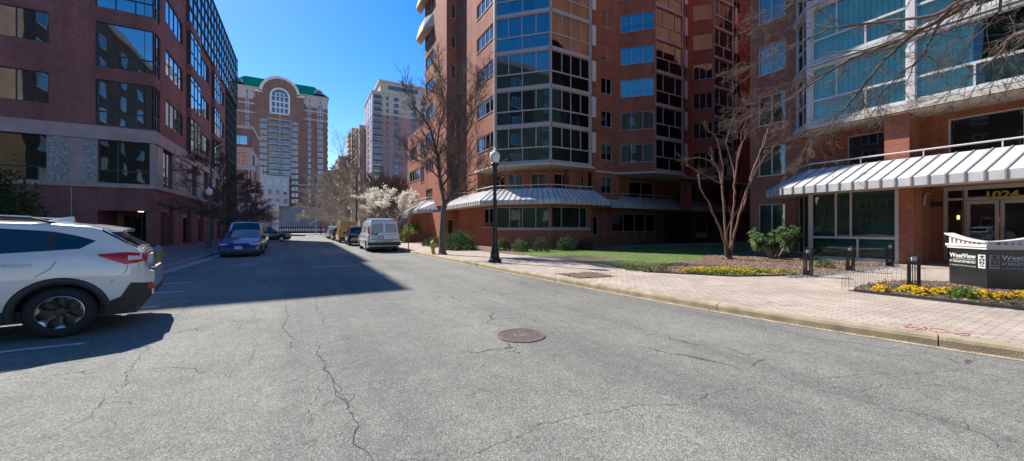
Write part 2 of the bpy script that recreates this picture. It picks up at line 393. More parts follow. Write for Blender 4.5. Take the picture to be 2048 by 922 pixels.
_wc = {}
def window(root, A, d, s0, s1, z0, z1, st='double', fmat='taupe_trim', gmat='glass_clear', back='interior', depth=.10, name='window', sill=True):
    """window object (frame) with children pane and blind; local x along the wall, y inwards, z up"""
    w = round(s1 - s0, 3); h = round(z1 - z0, 3)
    key = (w, h, st, fmat, gmat, back, depth, sill)
    if key not in _wc:
        fr = MB(); pn = MB(); bk = MB(); fw = .05; y0, y1 = depth - .05, depth + .02
        X = (1, 0)
        def bar(a, b, c, e, yy0=y0, yy1=y1): fr.obox((0, 0), X, a, b, yy0, yy1, c, e)
        cols = {'single': [], 'double': [.5], 'triple': [.333, .667], 'quad': [.25, .5, .75], 'side': [.3], 'uneq': [.38, .62]}.get(st, [])
        split = None
        if st.startswith('sun'): split = float(st.split('_')[1]); top = [float(q) for q in st.split('_')[2].split(',')]; bot = [float(q) for q in st.split('_')[3].split(',')]
        if st.startswith('grid'): nx, nz = [int(q) for q in st[4:].split('x')]
        bar(0, w, 0, fw); bar(0, w, h - fw, h); bar(0, fw, fw, h - fw); bar(w - fw, w, fw, h - fw)
        if split is not None:
            zs = h * split; bar(fw, w - fw, zs - .045, zs + .045)
            for q in top: bar(w * q - .03, w * q + .03, zs + .045, h - fw)
            for q in bot: bar(w * q - .03, w * q + .03, fw, zs - .045)
        elif st.startswith('grid'):
            for i in range(1, nx): bar(w * i / nx - .022, w * i / nx + .022, fw, h - fw)
            for j in range(1, nz): bar(fw, w - fw, h * j / nz - .022, h * j / nz + .022, y0 + .004, y1 - .004)
        else:
            for q in cols: bar(w * q - .025, w * q + .025, fw, h - fw)
            if st == 'tee': bar(fw, w - fw, h * .3, h * .3 + .06); bar(w * .33 - .025, w * .33 + .025, h * .3 + .06, h - fw); bar(w * .66 - .025, w * .66 + .025, fw, h * .3)
        if sill: fr.obox((0, 0), X, -.04, w + .04, -.05, depth - .052, -.001, .045)
        pn.obox((0, 0), X, fw * .6, w - fw * .6, depth - .008, depth, fw * .6, h - fw * .6)
        yb = depth + (.14 if back != 'interior' else .45)
        if back == 'vertical':
            n = max(4, int(w / .17))
            for i in range(n):
                a = w * i / n; b2 = w * (i + .78) / n
                bk.face([(a, yb - .06, .03), (b2, yb + .03, .03), (b2, yb + .03, h - .03), (a, yb - .06, h - .03)], 1)
            bk.face([(0, yb + .25, 0), (w, yb + .25, 0), (w, yb + .25, h), (0, yb + .25, h)], 0)
        elif back == 'part':
            for x0_, x1_ in ((0, w * .27), (w * .70, w)):
                n = max(3, int((x1_ - x0_) / .12)); rows = []
                for i in range(2 * n + 1): xx = x0_ + (x1_ - x0_) * i / (2 * n); rows.append([(xx, yb + (.04 if i % 2 else -.02), .02), (xx, yb + (.04 if i % 2 else -.02), h - .02)])
                bk.grid(rows, 1, False)
            bk.face([(0, yb + .5, 0), (w, yb + .5, 0), (w, yb + .5, h), (0, yb + .5, h)], 0)
            bk.face([(w * .3, yb + .3, 0), (w * .52, yb + .3, 0), (w * .52, yb + .3, h * .45), (w * .3, yb + .3, h * .45)], 2)
        elif back == 'half':
            bk.face([(0, yb, h * .45), (w, yb, h * .45), (w, yb, h), (0, yb, h)], 1)
            bk.face([(0, yb + .3, 0), (w, yb + .3, 0), (w, yb + .3, h), (0, yb + .3, h)], 0)
        else:
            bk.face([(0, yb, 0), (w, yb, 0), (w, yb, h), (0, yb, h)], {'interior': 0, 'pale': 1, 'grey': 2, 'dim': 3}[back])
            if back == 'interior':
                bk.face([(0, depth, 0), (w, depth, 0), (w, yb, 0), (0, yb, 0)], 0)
        _wc[key] = [q.build('t', mm).data for q, mm in ((fr, fmat), (pn, gmat), (bk, ['interior', 'blind_pale', 'blind_grey', 'interior_grey']))]
        for o in [o for o in COL.objects if o.name == 't' or o.name.startswith('t.')]: bpy.data.objects.remove(o)
    ms = _wc[key]
    o = bpy.data.objects.new(name, ms[0]); COL.objects.link(o); o.parent = root
    ro = root['_o']
    o.location = (A[0] + d[0] * s0 - ro[0], A[1] + d[1] * s0 - ro[1], z0 - ro[2]); o.rotation_euler.z = math.atan2(d[1], d[0])
    p = bpy.data.objects.new('pane', ms[1]); COL.objects.link(p); p.parent = o
    b = bpy.data.objects.new('interior' if back in ('interior', 'dim') else 'blind', ms[2]); COL.objects.link(b); b.parent = o
    return o
def far_window(root, mesh, x, y, z, name='window'):
    o = bpy.data.objects.new(name, mesh); COL.objects.link(o); o.parent = root; ro = root['_o']
    o.location = (x - ro[0], y - ro[1], z - ro[2]); return o
# ================================================================ SETTING
def lerp_poly(pts, step=1.0):
    out = []
    for a, b in zip(pts[:-1], pts[1:]):
        n = max(1, int(math.hypot(b[0] - a[0], b[1] - a[1]) / step))
        for i in range(n): out.append((a[0] + (b[0] - a[0]) * i / n, a[1] + (b[1] - a[1]) * i / n))
    out.append(pts[-1]); return out
def smooth_poly(pts, it=2):
    for _ in range(it):
        q = [pts[0]]
        for a, b in zip(pts[:-1], pts[1:]):
            q.append((a[0] * .75 + b[0] * .25, a[1] * .75 + b[1] * .25)); q.append((a[0] * .25 + b[0] * .75, a[1] * .25 + b[1] * .75))
        q.append(pts[-1]); pts = q
    return pts
def offset_poly(pts, off):
    out = []
    for i, p in enumerate(pts):
        a = pts[max(0, i - 1)]; b = pts[min(len(pts) - 1, i + 1)]; d, _ = vec2(a, b)
        out.append((p[0] + d[1] * off, p[1] - d[0] * off))
    return out
def sheet(pts, z): mb = MB(); mb.face([(p[0], p[1], z) for p in pts]); return mb

g = MB(); g.box(-700, 700, -300, 900, -.4, -.03); struct('ground', g, simple('far_ground', (.16, .15, .14), .95))
g = MB(); g.face([(-60, -30, 0), (60, -30, 0), (60, 118, 0), (-60, 118, 0)]); struct('road', g, 'asphalt')

KR = smooth_poly([(9.6, -6), (8.3, -3), (7.02, .8), (6.36, 4), (6.02, 9.3), (5.75, 17.4), (5.5, 24), (5.4, 70), (5.6, 76), (8, 79), (14, 80), (60, 80)])
g = MB(); g.prism(offset_poly(KR, .16)[::-1] + [] if False else [*offset_poly(KR, .15), (60, -12), (9.6, -12)], .0, .128)
struct('sidewalk_right', g, 'paver')
def kerb_run(name, line, off, mat, seg=1.85, h=.138, w=.16):
    mb = MB(); pts = lerp_poly(line, .25); acc = 0; cur = [0]
    segs = []; start = 0
    for i in range(1, len(pts)):
        acc += math.hypot(pts[i][0] - pts[i - 1][0], pts[i][1] - pts[i - 1][1])
        if acc >= seg: segs.append((start, i)); start = i; acc = 0
    o1 = offset_poly(pts, off)
    for a, b in segs:
        g1 = .006
        P0 = pts[a:b + 1]; P1 = o1[a:b + 1]
        def sh(P, k0, k1):
            P = list(P); d, l = vec2(P[0], P[1]); P[0] = (P[0][0] + d[0] * k0, P[0][1] + d[1] * k0)
            d, l = vec2(P[-2], P[-1]); P[-1] = (P[-1][0] - d[0] * k1, P[-1][1] - d[1] * k1); return P
        P0 = sh(P0, g1, g1); P1 = sh(P1, g1, g1); hh = h + random.uniform(-.004, .004)
        def mixp(p, q, t): return (p[0] + (q[0] - p[0]) * t, p[1] + (q[1] - p[1]) * t)
        rows = []
        for p, q in zip(P0, P1):
            a1 = mixp(p, q, .02); a2 = mixp(p, q, .14); a3 = mixp(p, q, .30)
            rows.append([(p[0], p[1], -.01), (a1[0], a1[1], hh - .05), (a2[0], a2[1], hh - .014), (a3[0], a3[1], hh), (q[0], q[1], hh), (q[0], q[1], 0)])
        mb.grid(rows, 0, False)
        mb.face(rows[0]); mb.face(rows[-1][::-1])
    return struct(name, mb, mat)
kerb_run('kerb_right', KR, .16, 'kerb', seg=2.6)
KL = smooth_poly([(-60, 13.6), (-9, 13.6), (-7.6, 13.7), (-5.6, 14.3), (-4.45, 15.3), (-4.35, 17.5), (-4.35, 30), (-4.3, 66), (-4.6, 69), (-8, 71), (-60, 71)])
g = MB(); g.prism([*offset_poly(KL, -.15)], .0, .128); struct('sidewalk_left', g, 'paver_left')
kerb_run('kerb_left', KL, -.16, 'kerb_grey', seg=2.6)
def strip(mb, line, w0, w1, z):
    a = offset_poly(line, w0); b = offset_poly(line, w1)
    for i in range(len(line) - 1): mb.face([(*b[i], z), (*b[i + 1], z), (*a[i + 1], z), (*a[i], z)][::-1])
g = MB(); strip(g, lerp_poly(KR, .5), -.10, .01, .005); struct('gutter_right', g, 'gutter')
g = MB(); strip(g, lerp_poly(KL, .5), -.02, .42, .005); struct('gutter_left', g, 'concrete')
# far side of the cross street
g = MB(); g.prism([(-120, 97), (120, 97), (120, 330), (-120, 330)], 0, .13); struct('plaza', g, 'concrete')

# painted parking lines, square to the street on the left
g = MB()
for pts in ([(0, 705), (170, 687)], [(235, 621), (322, 612)], [(318, 585), (366, 583.5)], [(318, 568), (384, 565.5)]):
    a, b = [at(x, y, CAMH * 741 / (y - 457)) for x, y in pts]
    y0 = (a.y + b.y) / 2; xr = b.x
    rows = []
    for i in range(13):
        x = xr - 5.4 * i / 12; j = random.uniform(-.006, .006)
        rows.append([(x, y0 - .052 + j, .006), (x, y0 + .052 + j * .6, .006)])
    g.grid(rows[::-1], 0, False)
struct('parking_lines', g, 'paint')
g = MB()
for (px, py, ln) in ((605, 487, 3.2), (640, 490, 2.2), (672, 533, 1.6)):
    c = at(px, py, CAMH * 741 / (py - 457)); g.obox((c.x, c.y), (1, 0), -ln / 2, ln / 2, -.06, .06, .003, .006)
c = at(560, 483, 42); g.obox((-4.2, 52), (1, 0), 0, 9, 0, .5, .003, .007)
struct('road_marking', g, 'paint')

# long irregular cracks in the asphalt
def crack(mb, pts, w=.012, z=.0045, br=.35):
    w *= .58
    P = [at(x, y, CAMH * 741 / (y - 457)) for x, y in pts]; fine = []
    for a, b in zip(P[:-1], P[1:]):
        n = max(2, int((b - a).length / .05))
        for i in range(n): fine.append(a.lerp(b, i / n))
    off = 0; line = []
    for i, p in enumerate(fine):
        off = off * .86 + random.gauss(0, .014); d = (fine[min(i + 1, len(fine) - 1)] - fine[max(i - 1, 0)])
        if d.length < 1e-6: continue
        d.normalize(); nn = Vector((-d.y, d.x, 0)); line.append((p + nn * off, nn))
        if random.random() < br * .12:
            q = p + nn * off; dd = (nn * random.choice((-1, 1)) + d * random.uniform(-1, 1)).normalized(); prev = q
            for k in range(random.randint(3, 9)):
                dd = (dd + Vector((random.gauss(0, .4), random.gauss(0, .4), 0))).normalized(); nx = prev + dd * .045
                s_ = Vector((-dd.y, dd.x, 0)) * w * .25
                mb.face([(prev - s_).to_tuple()[:2] + (z,), (prev + s_).to_tuple()[:2] + (z,), (nx + s_).to_tuple()[:2] + (z,), (nx - s_).to_tuple()[:2] + (z,)][::-1]); prev = nx
    for (p, n1), (q, n2) in zip(line[:-1], line[1:]):
        if random.random() < .12: continue
        a = w * random.uniform(.15, .6); b = w * random.uniform(.15, .6)
        mb.face([(p.x - n1.x * a, p.y - n1.y * a, z), (q.x - n2.x * b, q.y - n2.y * b, z), (q.x + n2.x * b, q.y + n2.y * b, z), (p.x + n1.x * a, p.y + n1.y * a, z)][::-1])
g = MB()
crack(g, [(572, 604), (575, 625), (568, 655), (580, 680), (572, 700)], .016)
crack(g, [(610, 570), (625, 592), (640, 625), (652, 650)], .016)
crack(g, [(632, 690), (648, 730), (668, 758), (680, 800), (700, 850), (702, 905)], .016, br=.9)
crack(g, [(655, 730), (640, 800), (625, 860)], .007)
crack(g, [(940, 905), (1000, 880), (1080, 858), (1180, 838), (1290, 820), (1390, 812), (1450, 780), (1520, 770)], .009)
crack(g, [(500, 912), (620, 880), (700, 860)], .007)
crack(g, [(1380, 682), (1440, 690), (1500, 712), (1560, 738), (1640, 756), (1700, 752), (1830, 745), (1930, 740)], .008)
crack(g, [(1550, 745), (1640, 778), (1740, 805), (1850, 830), (1950, 868), (1985, 900)], .010)
crack(g, [(900, 565), (930, 578), (960, 585), (1010, 600), (1100, 605)], .020)
crack(g, [(380, 605), (340, 640), (290, 690), (240, 770), (180, 830), (120, 868), (0, 900)], .010, br=.7)
crack(g, [(1010, 620), (1100, 640), (1200, 655), (1300, 668)], .006)
crack(g, [(1700, 785), (1780, 770), (1870, 800), (2000, 812)], .006)
crack(g, [(470, 570), (500, 610), (520, 660), (490, 740)], .006)
struct('asphalt_cracks', g, 'crack')

# lawn, mulch beds, path
BEDZ = .134
lawn_poly = [(9.7, 15.6), (9.75, 9.7), (11.2, 9.1), (14.5, 9.6), (17.0, 11.2), (20.6, 11.6), (38, 12.0), (38, 20.6), (18.6, 20.2), (14.8, 20.4), (12.4, 22.6)]
M['lawn_base'] = simple('turf', (.115, .165, .045), .95, var=.45, scale=5, bump=.6); struct('lawn_soil', sheet(lawn_poly, BEDZ), 'lawn_base')
def rough_bed(name, poly, z, amp, mat, step=.12):
    xs = [p[0] for p in poly]; ys = [p[1] for p in poly]
    def inside(x, y):
        c = False; j = len(poly) - 1
        for i in range(len(poly)):
            if (poly[i][1] > y) != (poly[j][1] > y) and x < (poly[j][0] - poly[i][0]) * (y - poly[i][1]) / (poly[j][1] - poly[i][1]) + poly[i][0]: c = not c
            j = i
        return c
    mb = MB(); nx = int((max(xs) - min(xs)) / step) + 1; ny = int((max(ys) - min(ys)) / step) + 1
    H = {}
    def h(i, j):
        if (i, j) not in H:
            x = min(xs) + i * step; y = min(ys) + j * step
            H[(i, j)] = (x, y, z + (amp * (.5 + random.random()) if inside(x, y) else .0))
        return H[(i, j)]
    for i in range(nx):
        for j in range(ny):
            if inside(min(xs) + (i + .5) * step, min(ys) + (j + .5) * step):
                mb.face([h(i, j), h(i + 1, j), h(i + 1, j + 1), h(i, j + 1)], 0, True)
    struct(name, mb, mat); return inside
BED1 = [(9.45, 9.7), (9.3, 7.9), (10.5, 6.1), (12.3, 5.3), (15, 5.05), (18.4, 5.0), (19.6, 5.3), (19.6, 7.9), (20.8, 9.2), (20.8, 11.4), (17, 11.2), (14.5, 9.7), (11.2, 9.2)]
in_bed1 = rough_bed('mulch_bed', BED1, .138, .03, 'soil')
BED2 = [(10.25, 3.45), (10.35, 1.2), (10.6, -1.2), (15.2, -1.2), (15.0, 1.6), (13.3, 3.4), (12.4, 3.6)]
in_bed2 = rough_bed('sign_bed', BED2, .138, .035, 'soil')
rough_bed('tree_pit', [(6.45, 7.85), (7.55, 7.65), (7.75, 8.75), (6.55, 8.95)], .134, .018, 'soil', .08)
BED3 = [(9.7, 15.7), (12.2, 22.7), (14.8, 20.5), (18.6, 20.3), (38, 20.7), (38, 22.9), (19.4, 22.9), (18.4, 21.1), (14.9, 21.1), (11.95, 23.9), (11.95, 31.5), (10.9, 31.6), (10.9, 44), (8.9, 44), (8.9, 26), (9.3, 19)]
rough_bed('shrub_bed', BED3, .138, .02, 'soil', .3)
# grey gravel between bed and path
g = MB()
for _ in range(2600):
    t = random.random(); x = 11.6 + 7.6 * t; y = 5.12 - .25 * t * 0 + random.gauss(0, .13) - .15 * math.sin(t * 3); s_ = random.uniform(.012, .032)
    g.leaf(Vector((x, y, .145 + s_ * .5)), s_, 0); g.leaf(Vector((x, y, .145)), s_, 0)
tag(g.build('gravel', simple('grey_gravel', (.2, .2, .195), .9, var=.5, scale=14)), 'grey gravel strip along the edge of the entrance path', 'gravel', kind='stuff')

# grass blades
def in_poly(poly, x, y):
    c = False; j = len(poly) - 1
    for i in range(len(poly)):
        if (poly[i][1] > y) != (poly[j][1] > y) and x < (poly[j][0] - poly[i][0]) * (y - poly[i][1]) / (poly[j][1] - poly[i][1]) + poly[i][0]: c = not c
        j = i
    return c
g = MB(); n = 0
while n < 42000:
    x = random.uniform(9.7, 24); y = random.uniform(9, 22.8)
    if not in_poly(lawn_poly, x, y): continue
    if x < 11.2 and y > 13 and random.random() < .55: continue
    if math.sin(x * 1.7 + y) * math.sin(y * 2.3 - x * .6) > .55 and random.random() < .7: continue
    hgt = random.uniform(.03, .075); p = Vector((x, y, BEDZ))
    g.blade(p, Vector((random.gauss(0, .02), random.gauss(0, .02), hgt)), .007, random.choice((0, 0, 0, 1, 2))); n += 1
tag(g.build('grass', ['leaf_bright', 'leaf_mid', 'leaf_yellow']), 'bright green lawn grass in front of the red brick building', 'grass', kind='stuff')
# dead leaves and chips on beds and along the kerb
g = MB()
lm = [simple('dry_leaf', (.30, .18, .09), .9, var=.4, scale=9), simple('dark_chip', (.09, .05, .035), .9, var=.4, scale=9), simple('pale_chip', (.42, .32, .22), .9, var=.3, scale=9)]
n = 0
while n < 9000:
    x = random.uniform(9.2, 20.8); y = random.uniform(-1.2, 11.4)
    if not (in_poly(BED1, x, y) or in_poly(BED2, x, y)): continue
    g.leaf(Vector((x, y, .165 + random.random() * .02)), random.uniform(.015, .04), random.choice((0, 0, 1, 1, 2))); n += 1
kl = lerp_poly([p for p in KR if p[1] < 30], .05)
for _ in range(900):
    p = random.choice(kl[:int(len(kl) * .6)]); g.leaf(Vector((p[0] - abs(random.gauss(.03, .05)), p[1], .012)), random.uniform(.006, .018), random.choice((0, 2, 0)))
for _ in range(260):
    g.leaf(Vector((random.uniform(6.4, 7.8), random.uniform(7.6, 9), .15)), random.uniform(.01, .03), random.choice((0, 1)))
tag(g.build('leaf_litter', lm), 'dry leaf litter and bark chips on the planting beds and kerb', 'leaf litter', kind='stuff')
# flower ground cover in the big bed
g = MB(); n = 0
while n < 5200:
    x = random.uniform(9.4, 12.6); y = random.uniform(5.2, 7.3)
    if not in_poly(BED1, x, y): continue
    # densest along the front edge
    e = min(abs(x - 9.6 - max(0, 7.9 - y) * .85), 9)
    if random.random() < e * .6: continue
    dens = .5 + .5 * math.sin(x * 6 + y * 3) * math.sin(y * 5.1 - x * 3)
    if random.random() > dens ** 2 * 1.5 - (.25 if x > 11.2 else 0): continue
    k = random.random()
    fl = .10 + .75 * max(0, math.sin(y * 5.2 + x * 2)) ** 2
    g.leaf(Vector((x, y, .17 + random.random() * .09 + (.03 if k < fl else 0))), random.uniform(.020, .038), 2 if k < fl else (0 if k < .8 else 1)); n += 1
tag(g.build('flower_cover', ['leaf_bright', 'leaf_mid', 'petal']), 'low green ground cover dotted with yellow flowers at the front of the big bed', 'flowers', kind='stuff')
# red utility marks sprayed on the pavers
g = MB()
def spray(pts, w=.014):
    P = [at(x, y, (CAMH - .128) * 741 / (y - 457)) for x, y in pts]
    for a, b in zip(P[:-1], P[1:]):
        d = (b - a); l = d.length; d.normalize(); s_ = Vector((-d.y, d.x, 0)) * w
        g.face([(a.x - s_.x, a.y - s_.y, .133), (b.x - s_.x, b.y - s_.y, .133), (b.x + s_.x, b.y + s_.y, .133), (a.x + s_.x, a.y + s_.y, .133)][::-1])
spray([(1822, 648), (1809, 653), (1812, 655), (1828, 654), (1840, 657), (1830, 660)]); spray([(1840, 657), (1852, 655), (1846, 660)])
spray([(1858, 657), (1876, 658), (1896, 662), (1894, 665), (1874, 665), (1860, 661), (1858, 657)])
spray([(1906, 666.5), (1938, 667), (1932, 672), (1912, 669), (1906, 666.5)])
spray([(1560, 611), (1600, 612)], .01); spray([(1530, 606), (1548, 604)], .01)
struct('sprayed_marks', g, simple('red_spray_paint', (.52, .22, .18), .8, var=.3, scale=18))
# ================================================================ RED BRICK APARTMENT BUILDING (right)
SH = 2.65
def F(k): return 6.1 + SH * k
NF = 9
ZT = F(NF) + 1.0
apt = thing('apartment_building', (16, 24, 0), 'tall red brick apartment building with glazed bays, metal awnings and entrance marked 1024', 'apartment building')
bw = MB(); TRS = {}       # brick, trims by bay
def TR(k):
    if k not in TRS: TRS[k] = MB()
    return TRS[k]
rnd = random.Random(3)
def awin(*a, **k): return window(apt, *a, **k)
def storeys(A, B, z0, z1, wins, mb=bw, **kw):
    wall(mb, A, B, z0, z1, [w[:4] for w in wins], .12, 0, 0)
    d, l = vec2(A, B)
    for w in wins:
        o = dict(kw); o.update(w[4] if len(w) > 4 else {})
        window(apt, A, d, w[0], w[1], w[2], w[3], **o)
backs = ['interior', 'part', 'grey', 'part', 'vertical', 'pale', 'half', 'grey']
def bk(): return rnd.choice(backs)
# --- low far wing
storeys((11, 46), (11, 38.4), 3.6, 12.6, [(1.2, 4.6, 9.6, 10.9, dict(st='quad', back='dim')), (1.0, 5.4, 6.9, 8.2, dict(st='quad', back='grey')), (5.8, 7.3, 9.2, 10.9, dict(st='double', back='half', gmat='glass_bay')), (5.8, 7.3, 6.4, 8.2, dict(st='double', back='grey'))], fmat='white_trim')
bw.face([(11, 46, 12.6), (11, 38.4, 12.6), (17, 38.4, 12.6), (17, 46, 12.6)])
wall(bw, (11, 38.4), (11.0, 38.39), 12.6, 12.61)
wall(bw, (17, 46), (11, 46), 0, 12.6)
# --- street face, far part
ws = []
for k in range(NF):
    ws.append((.25, 2.85, F(k) + 1.2, F(k) + 2.45, dict(st='triple', back=bk(), gmat='glass_bay')))
ws += [(.4, 2.6, 4.2, 5.5, dict(st='triple', back='dim'))]
storeys((11, 38.4), (11, 31.6), 3.6, ZT, ws)
wall(bw, (17, 38.4), (11, 38.4), 12.6, ZT)
storeys((10.6, 44.5), (10.6, 31.6), 0, 3.0, [(.02, 2.2, .95, 2.75, dict(st='triple', back='dim'))])
ws = [(.42, .86, F(k) + .95, F(k) + 2.15, dict(st='single', back='grey')) for k in range(-1, NF)]
storeys((11, 31.6), (12, 31.6), 3.0, ZT, ws)
storeys((10.6, 31.6), (12, 31.6), 0, 3.0, [(.5, 1.1, .95, 2.3, dict(st='single', back='interior'))])
# --- first bay, street side
ws = [(4.35, 7.45, F(k) + 1.3, F(k) + 2.5, dict(st='quad', back=('vertical' if k < 2 else bk()), gmat='glass_bay')) for k in range(NF)]
storeys((12, 31.6), (12, 24.05), 6.1, ZT, ws)
storeys((12, 31.6), (12, 27.1), 3.2, 6.1, [])
storeys((12, 31.6), (12, 24.05), 0, 3.2, [(5.6, 7.4, 1.55, 3.0, dict(st='double', back='dim'))])
# diagonal front of the first bay: glazed
def glazed(A, B, units, z0, z1, stl, tr=None, fm='taupe_trim', gm='glass_bay', k0=0, kn=NF, bks=None):
    d, l = vec2(A, B); tr = TR('bay' + str(int(A[0] / 6.5)))
    for k in range(k0, kn):
        za, zb = F(k) + .14, F(k) + SH - .10
        ops = [(u0, u1, za, zb) for u0, u1 in units]
        wall(tr, A, B, F(k), F(k + 1), ops, .06)
        for i, (u0, u1) in enumerate(units):
            window(apt, A, d, u0, u1, za, zb, st=stl, fmat=fm, gmat=gm, back=(bks[(k * len(units) + i) % len(bks)] if bks else bk()), depth=.07, sill=False)
        tr.obox(A, d, -.02, l + .02, -.06, 0.0 - .002, F(k) - .10, F(k) + .06)
B1a, B1b, B1c, B1d = (12, 24.05), (14.9, 21.15), (18.5, 21.15), (19.5, 22.15)
_, l1 = vec2(B1a, B1b)
glazed(B1a, B1b, [(.10, l1 - .06)], 0, 0, 'sun_.40_.24,.49,.75_.5', bks=['vertical', 'part', 'pale', 'grey', 'part', 'pale', 'grey'])
glazed(B1b, B1c, [(.06, 3.5)], 0, 0, 'sun_.40_.27,.5,.76_.5', bks=['vertical', 'part', 'interior', 'pale', 'half'])
glazed(B1c, B1d, [(.1, 1.3)], 0, 0, 'sun_.40_.5_.5')
for p in (B1a, B1b, B1c): TR('bay1').obox(p, (1, 0), -.06, .06, -.06, .06, 6.0, ZT)
# --- recessed wall between the bays, windows one per storey
ws = [(1.02, 2.16, F(k) + .82, F(k) + 2.15, dict(st='double', back=bk())) for k in range(-1, NF)]
storeys((19.5, 22.2), (22.45, 22.2), 3.2, ZT, ws)
# --- second bay
B2a, B2b, B2c, B2d = (22.45, 22.2), (24.4, 20.2), (27.8, 20.2), (28.8, 21.2)
_, l2 = vec2(B2a, B2b)
ws = [(.12, l2 - .10, F(k) + .72, F(k) + 2.2, dict(st='triple', back=bk(), gmat='glass_bay')) for k in range(NF)]
storeys(B2a, B2b, 6.1, ZT, ws)
glazed(B2b, B2c, [(.06, 3.34)], 0, 0, 'sun_.42_.27,.72_.5', bks=['part', 'vertical', 'half', 'part', 'vertical'])
wall(bw, B2c, B2d, 6.1, ZT)
ws = [(.5, 1.1, F(k) + .82, F(k) + 2.15, dict(st='double', back=bk())) for k in range(-1, NF)]
storeys((28.8, 21.2), (30.4, 21.2), 3.2, ZT, ws)
# --- third bay
B3a, B3b, B3c, B3d = (30.4, 21.2), (31.6, 19.9), (34.6, 19.9), (36, 21.3)
_, l3 = vec2(B3a, B3b)
ws = [(.1, l3 - .1, F(k) + .72, F(k) + 2.2, dict(st='triple', back='interior')) for k in range(NF)]
storeys(B3a, B3b, 6.1, ZT, ws)
glazed(B3b, B3c, [(.06, 2.94)], 0, 0, 'sun_.42_.27,.72_.5', fm='white_trim', bks=['pale', 'grey', 'interior', 'interior', 'pale'])
wall(bw, B3c, B3d, 6.1, ZT)
ws = [(1.0, 2.3, F(k) + .82, F(k) + 2.15, dict(st='double', back=('pale' if k % 2 else 'grey'))) for k in range(-1, NF)]
storeys((36, 21.3), (41, 21.3), 3.2, ZT, ws)
wall(bw, (41, 23.3), (41, 11.2), 0, ZT)
# --- second storey, set back behind the terraces
storeys((12, 27.1), (13.4, 27.1), 3.2, 6.1, [])
storeys((13.4, 27.1), (13.4, 25.0), 3.2, 6.1, [(.2, 1.9, 3.7, 5.7, dict(st='double', back='grey'))])
storeys((13.4, 25.0), (15.9, 22.55), 3.2, 6.1, [(.2, 1.3, 3.9, 5.6, dict(st='double', back='vertical')), (1.95, 3.1, 3.9, 5.6, dict(st='double', back='grey'))])
storeys((15.9, 22.55), (19.5, 22.55), 3.2, 6.1, [(.3, 1.9, 3.5, 5.6, dict(st='double', back='interior')), (2.0, 3.2, 3.5, 5.6, dict(st='double', back='interior'))])
storeys((19.5, 23.2), (41, 23.2), 3.2, 6.1, [(5.2, 8.2, 3.5, 5.6, dict(st='double', back='interior')), (12.2, 14.6, 3.5, 5.6, dict(st='double', back='interior'))])
bw.box(17.1, 18.3, 21.9, 22.549, 3.2, 5.9)
# --- ground storey of the court
storeys((12, 24.05), (14.9, 21.15), 0, 3.2, [(.12, 4.0, 1.5, 3.02, dict(st='quad', back='grey'))])
storeys((14.9, 21.15), (18.6, 21.15), 0, 3.2, [(.1, 3.3, 1.5, 3.02, dict(st='sun_.02_.27,.78_.5', back='dim'))])
wall(bw, (18.6, 21.15), (18.6, 23.0), 0, 3.2)
storeys((18.6, 23.0), (41, 23.0), 0, 3.2, [(1.3, 2.3, .95, 2.5, dict(st='double', back='interior')), (3.9, 9.2, 1.2, 2.75, dict(st='quad', back='half')), (15.3, 18.3, 1.2, 2.75, dict(st='double', back='dim')), (10.4, 14.2, .14, 2.9, dict(st='triple', back='interior', fmat='dark_frame'))])
# stone sills below the ground windows
TR('sill').obox((12, 24.05), vec2((12, 24.05), (14.9, 21.15))[0], -.03, 4.13, -.05, -.003, 1.36, 1.5)
TR('sill').obox((14.9, 21.15), (1, 0), 0, 3.6, -.05, -.003, 1.36, 1.5)
for (fx, fy) in ((18.55, 21.0), (27.85, 20.05), (34.65, 19.75)):
    for k in range(NF):
        q_ = MB(); q_.box(fx, fx + .34, fy, fy + .05, F(k) + 1.0, F(k) + 2.5); q_.build('side_fin', 'white_trim', apt)
# --- hidden sides so that the building casts whole shadows
wall(bw, (41, 58), (17, 58), 0, ZT); wall(bw, (17, 58), (17, 38.4), 0, ZT); wall(bw, (41, 23.2), (41, 58), 0, ZT)
rf = MB(); rf.prism([(11, 38.4), (11, 31.6), (12, 31.6), B1a, B1b, B1c, B1d, (22.45, 22.2), B2b, B2c, B2d, B3a, B3b, B3c, B3d, (41, 21.3), (41, 58), (17, 58), (17, 38.4)], ZT, ZT + .3)
# --- right wing
wall(bw, (41, 11.2), (21, 11.2), 0, ZT)
ws = [(.42, 1.68, F(k) + .75, F(k) + 2.3, dict(st='double', back=('grey' if k % 2 else 'dim'), fmat='white_trim')) for k in range(-1, 6)]
ws += [(.42, 1.68, .75, 2.75, dict(st='double', back='grey', fmat='white_trim'))]
storeys((21, 11.2), (21, 9.05), 0, ZT, ws)
W1, W2, W3 = (21, 9.05), (19.7, 8.0), (19.7, -9.6)
_, lw = vec2(W1, W2)
def wglazed(A, B, units, styles, bks, kn=5):
    d, l = vec2(A, B)
    for k in range(kn):
        za, zb = F(k) + .16, F(k) + SH - .22
        wall(trw, A, B, F(k), F(k + 1), [(u0, u1, za, zb) for u0, u1 in units], .06)
        for i, (u0, u1) in enumerate(units):
            window(apt, A, d, u0, u1, za, zb, st=styles[i % len(styles)], fmat='white_trim', gmat='glass_teal', back=bks[i % len(bks)], depth=.07, sill=False)
        for zz, w_ in ((F(k) - .22, .10), (F(k) - .10, .14), (F(k) + .02, .09)):
            trw.obox(A, d, -.02, l + .02, -w_, -.002, zz, zz + .08)
trw = MB()
wglazed(W1, W2, [(.08, lw - .08)], ['sun_.38_.5_.5'], ['pale'])
wglazed(W2, W3, [(.12, 3.1), (3.3, 8.3), (8.5, 12.6), (12.8, 17.0)], ['sun_.38_.29_.6', 'sun_.36_.52_.28', 'sun_.36_.5_.5'], ['vertical', 'part', 'grey', 'half', 'interior'])
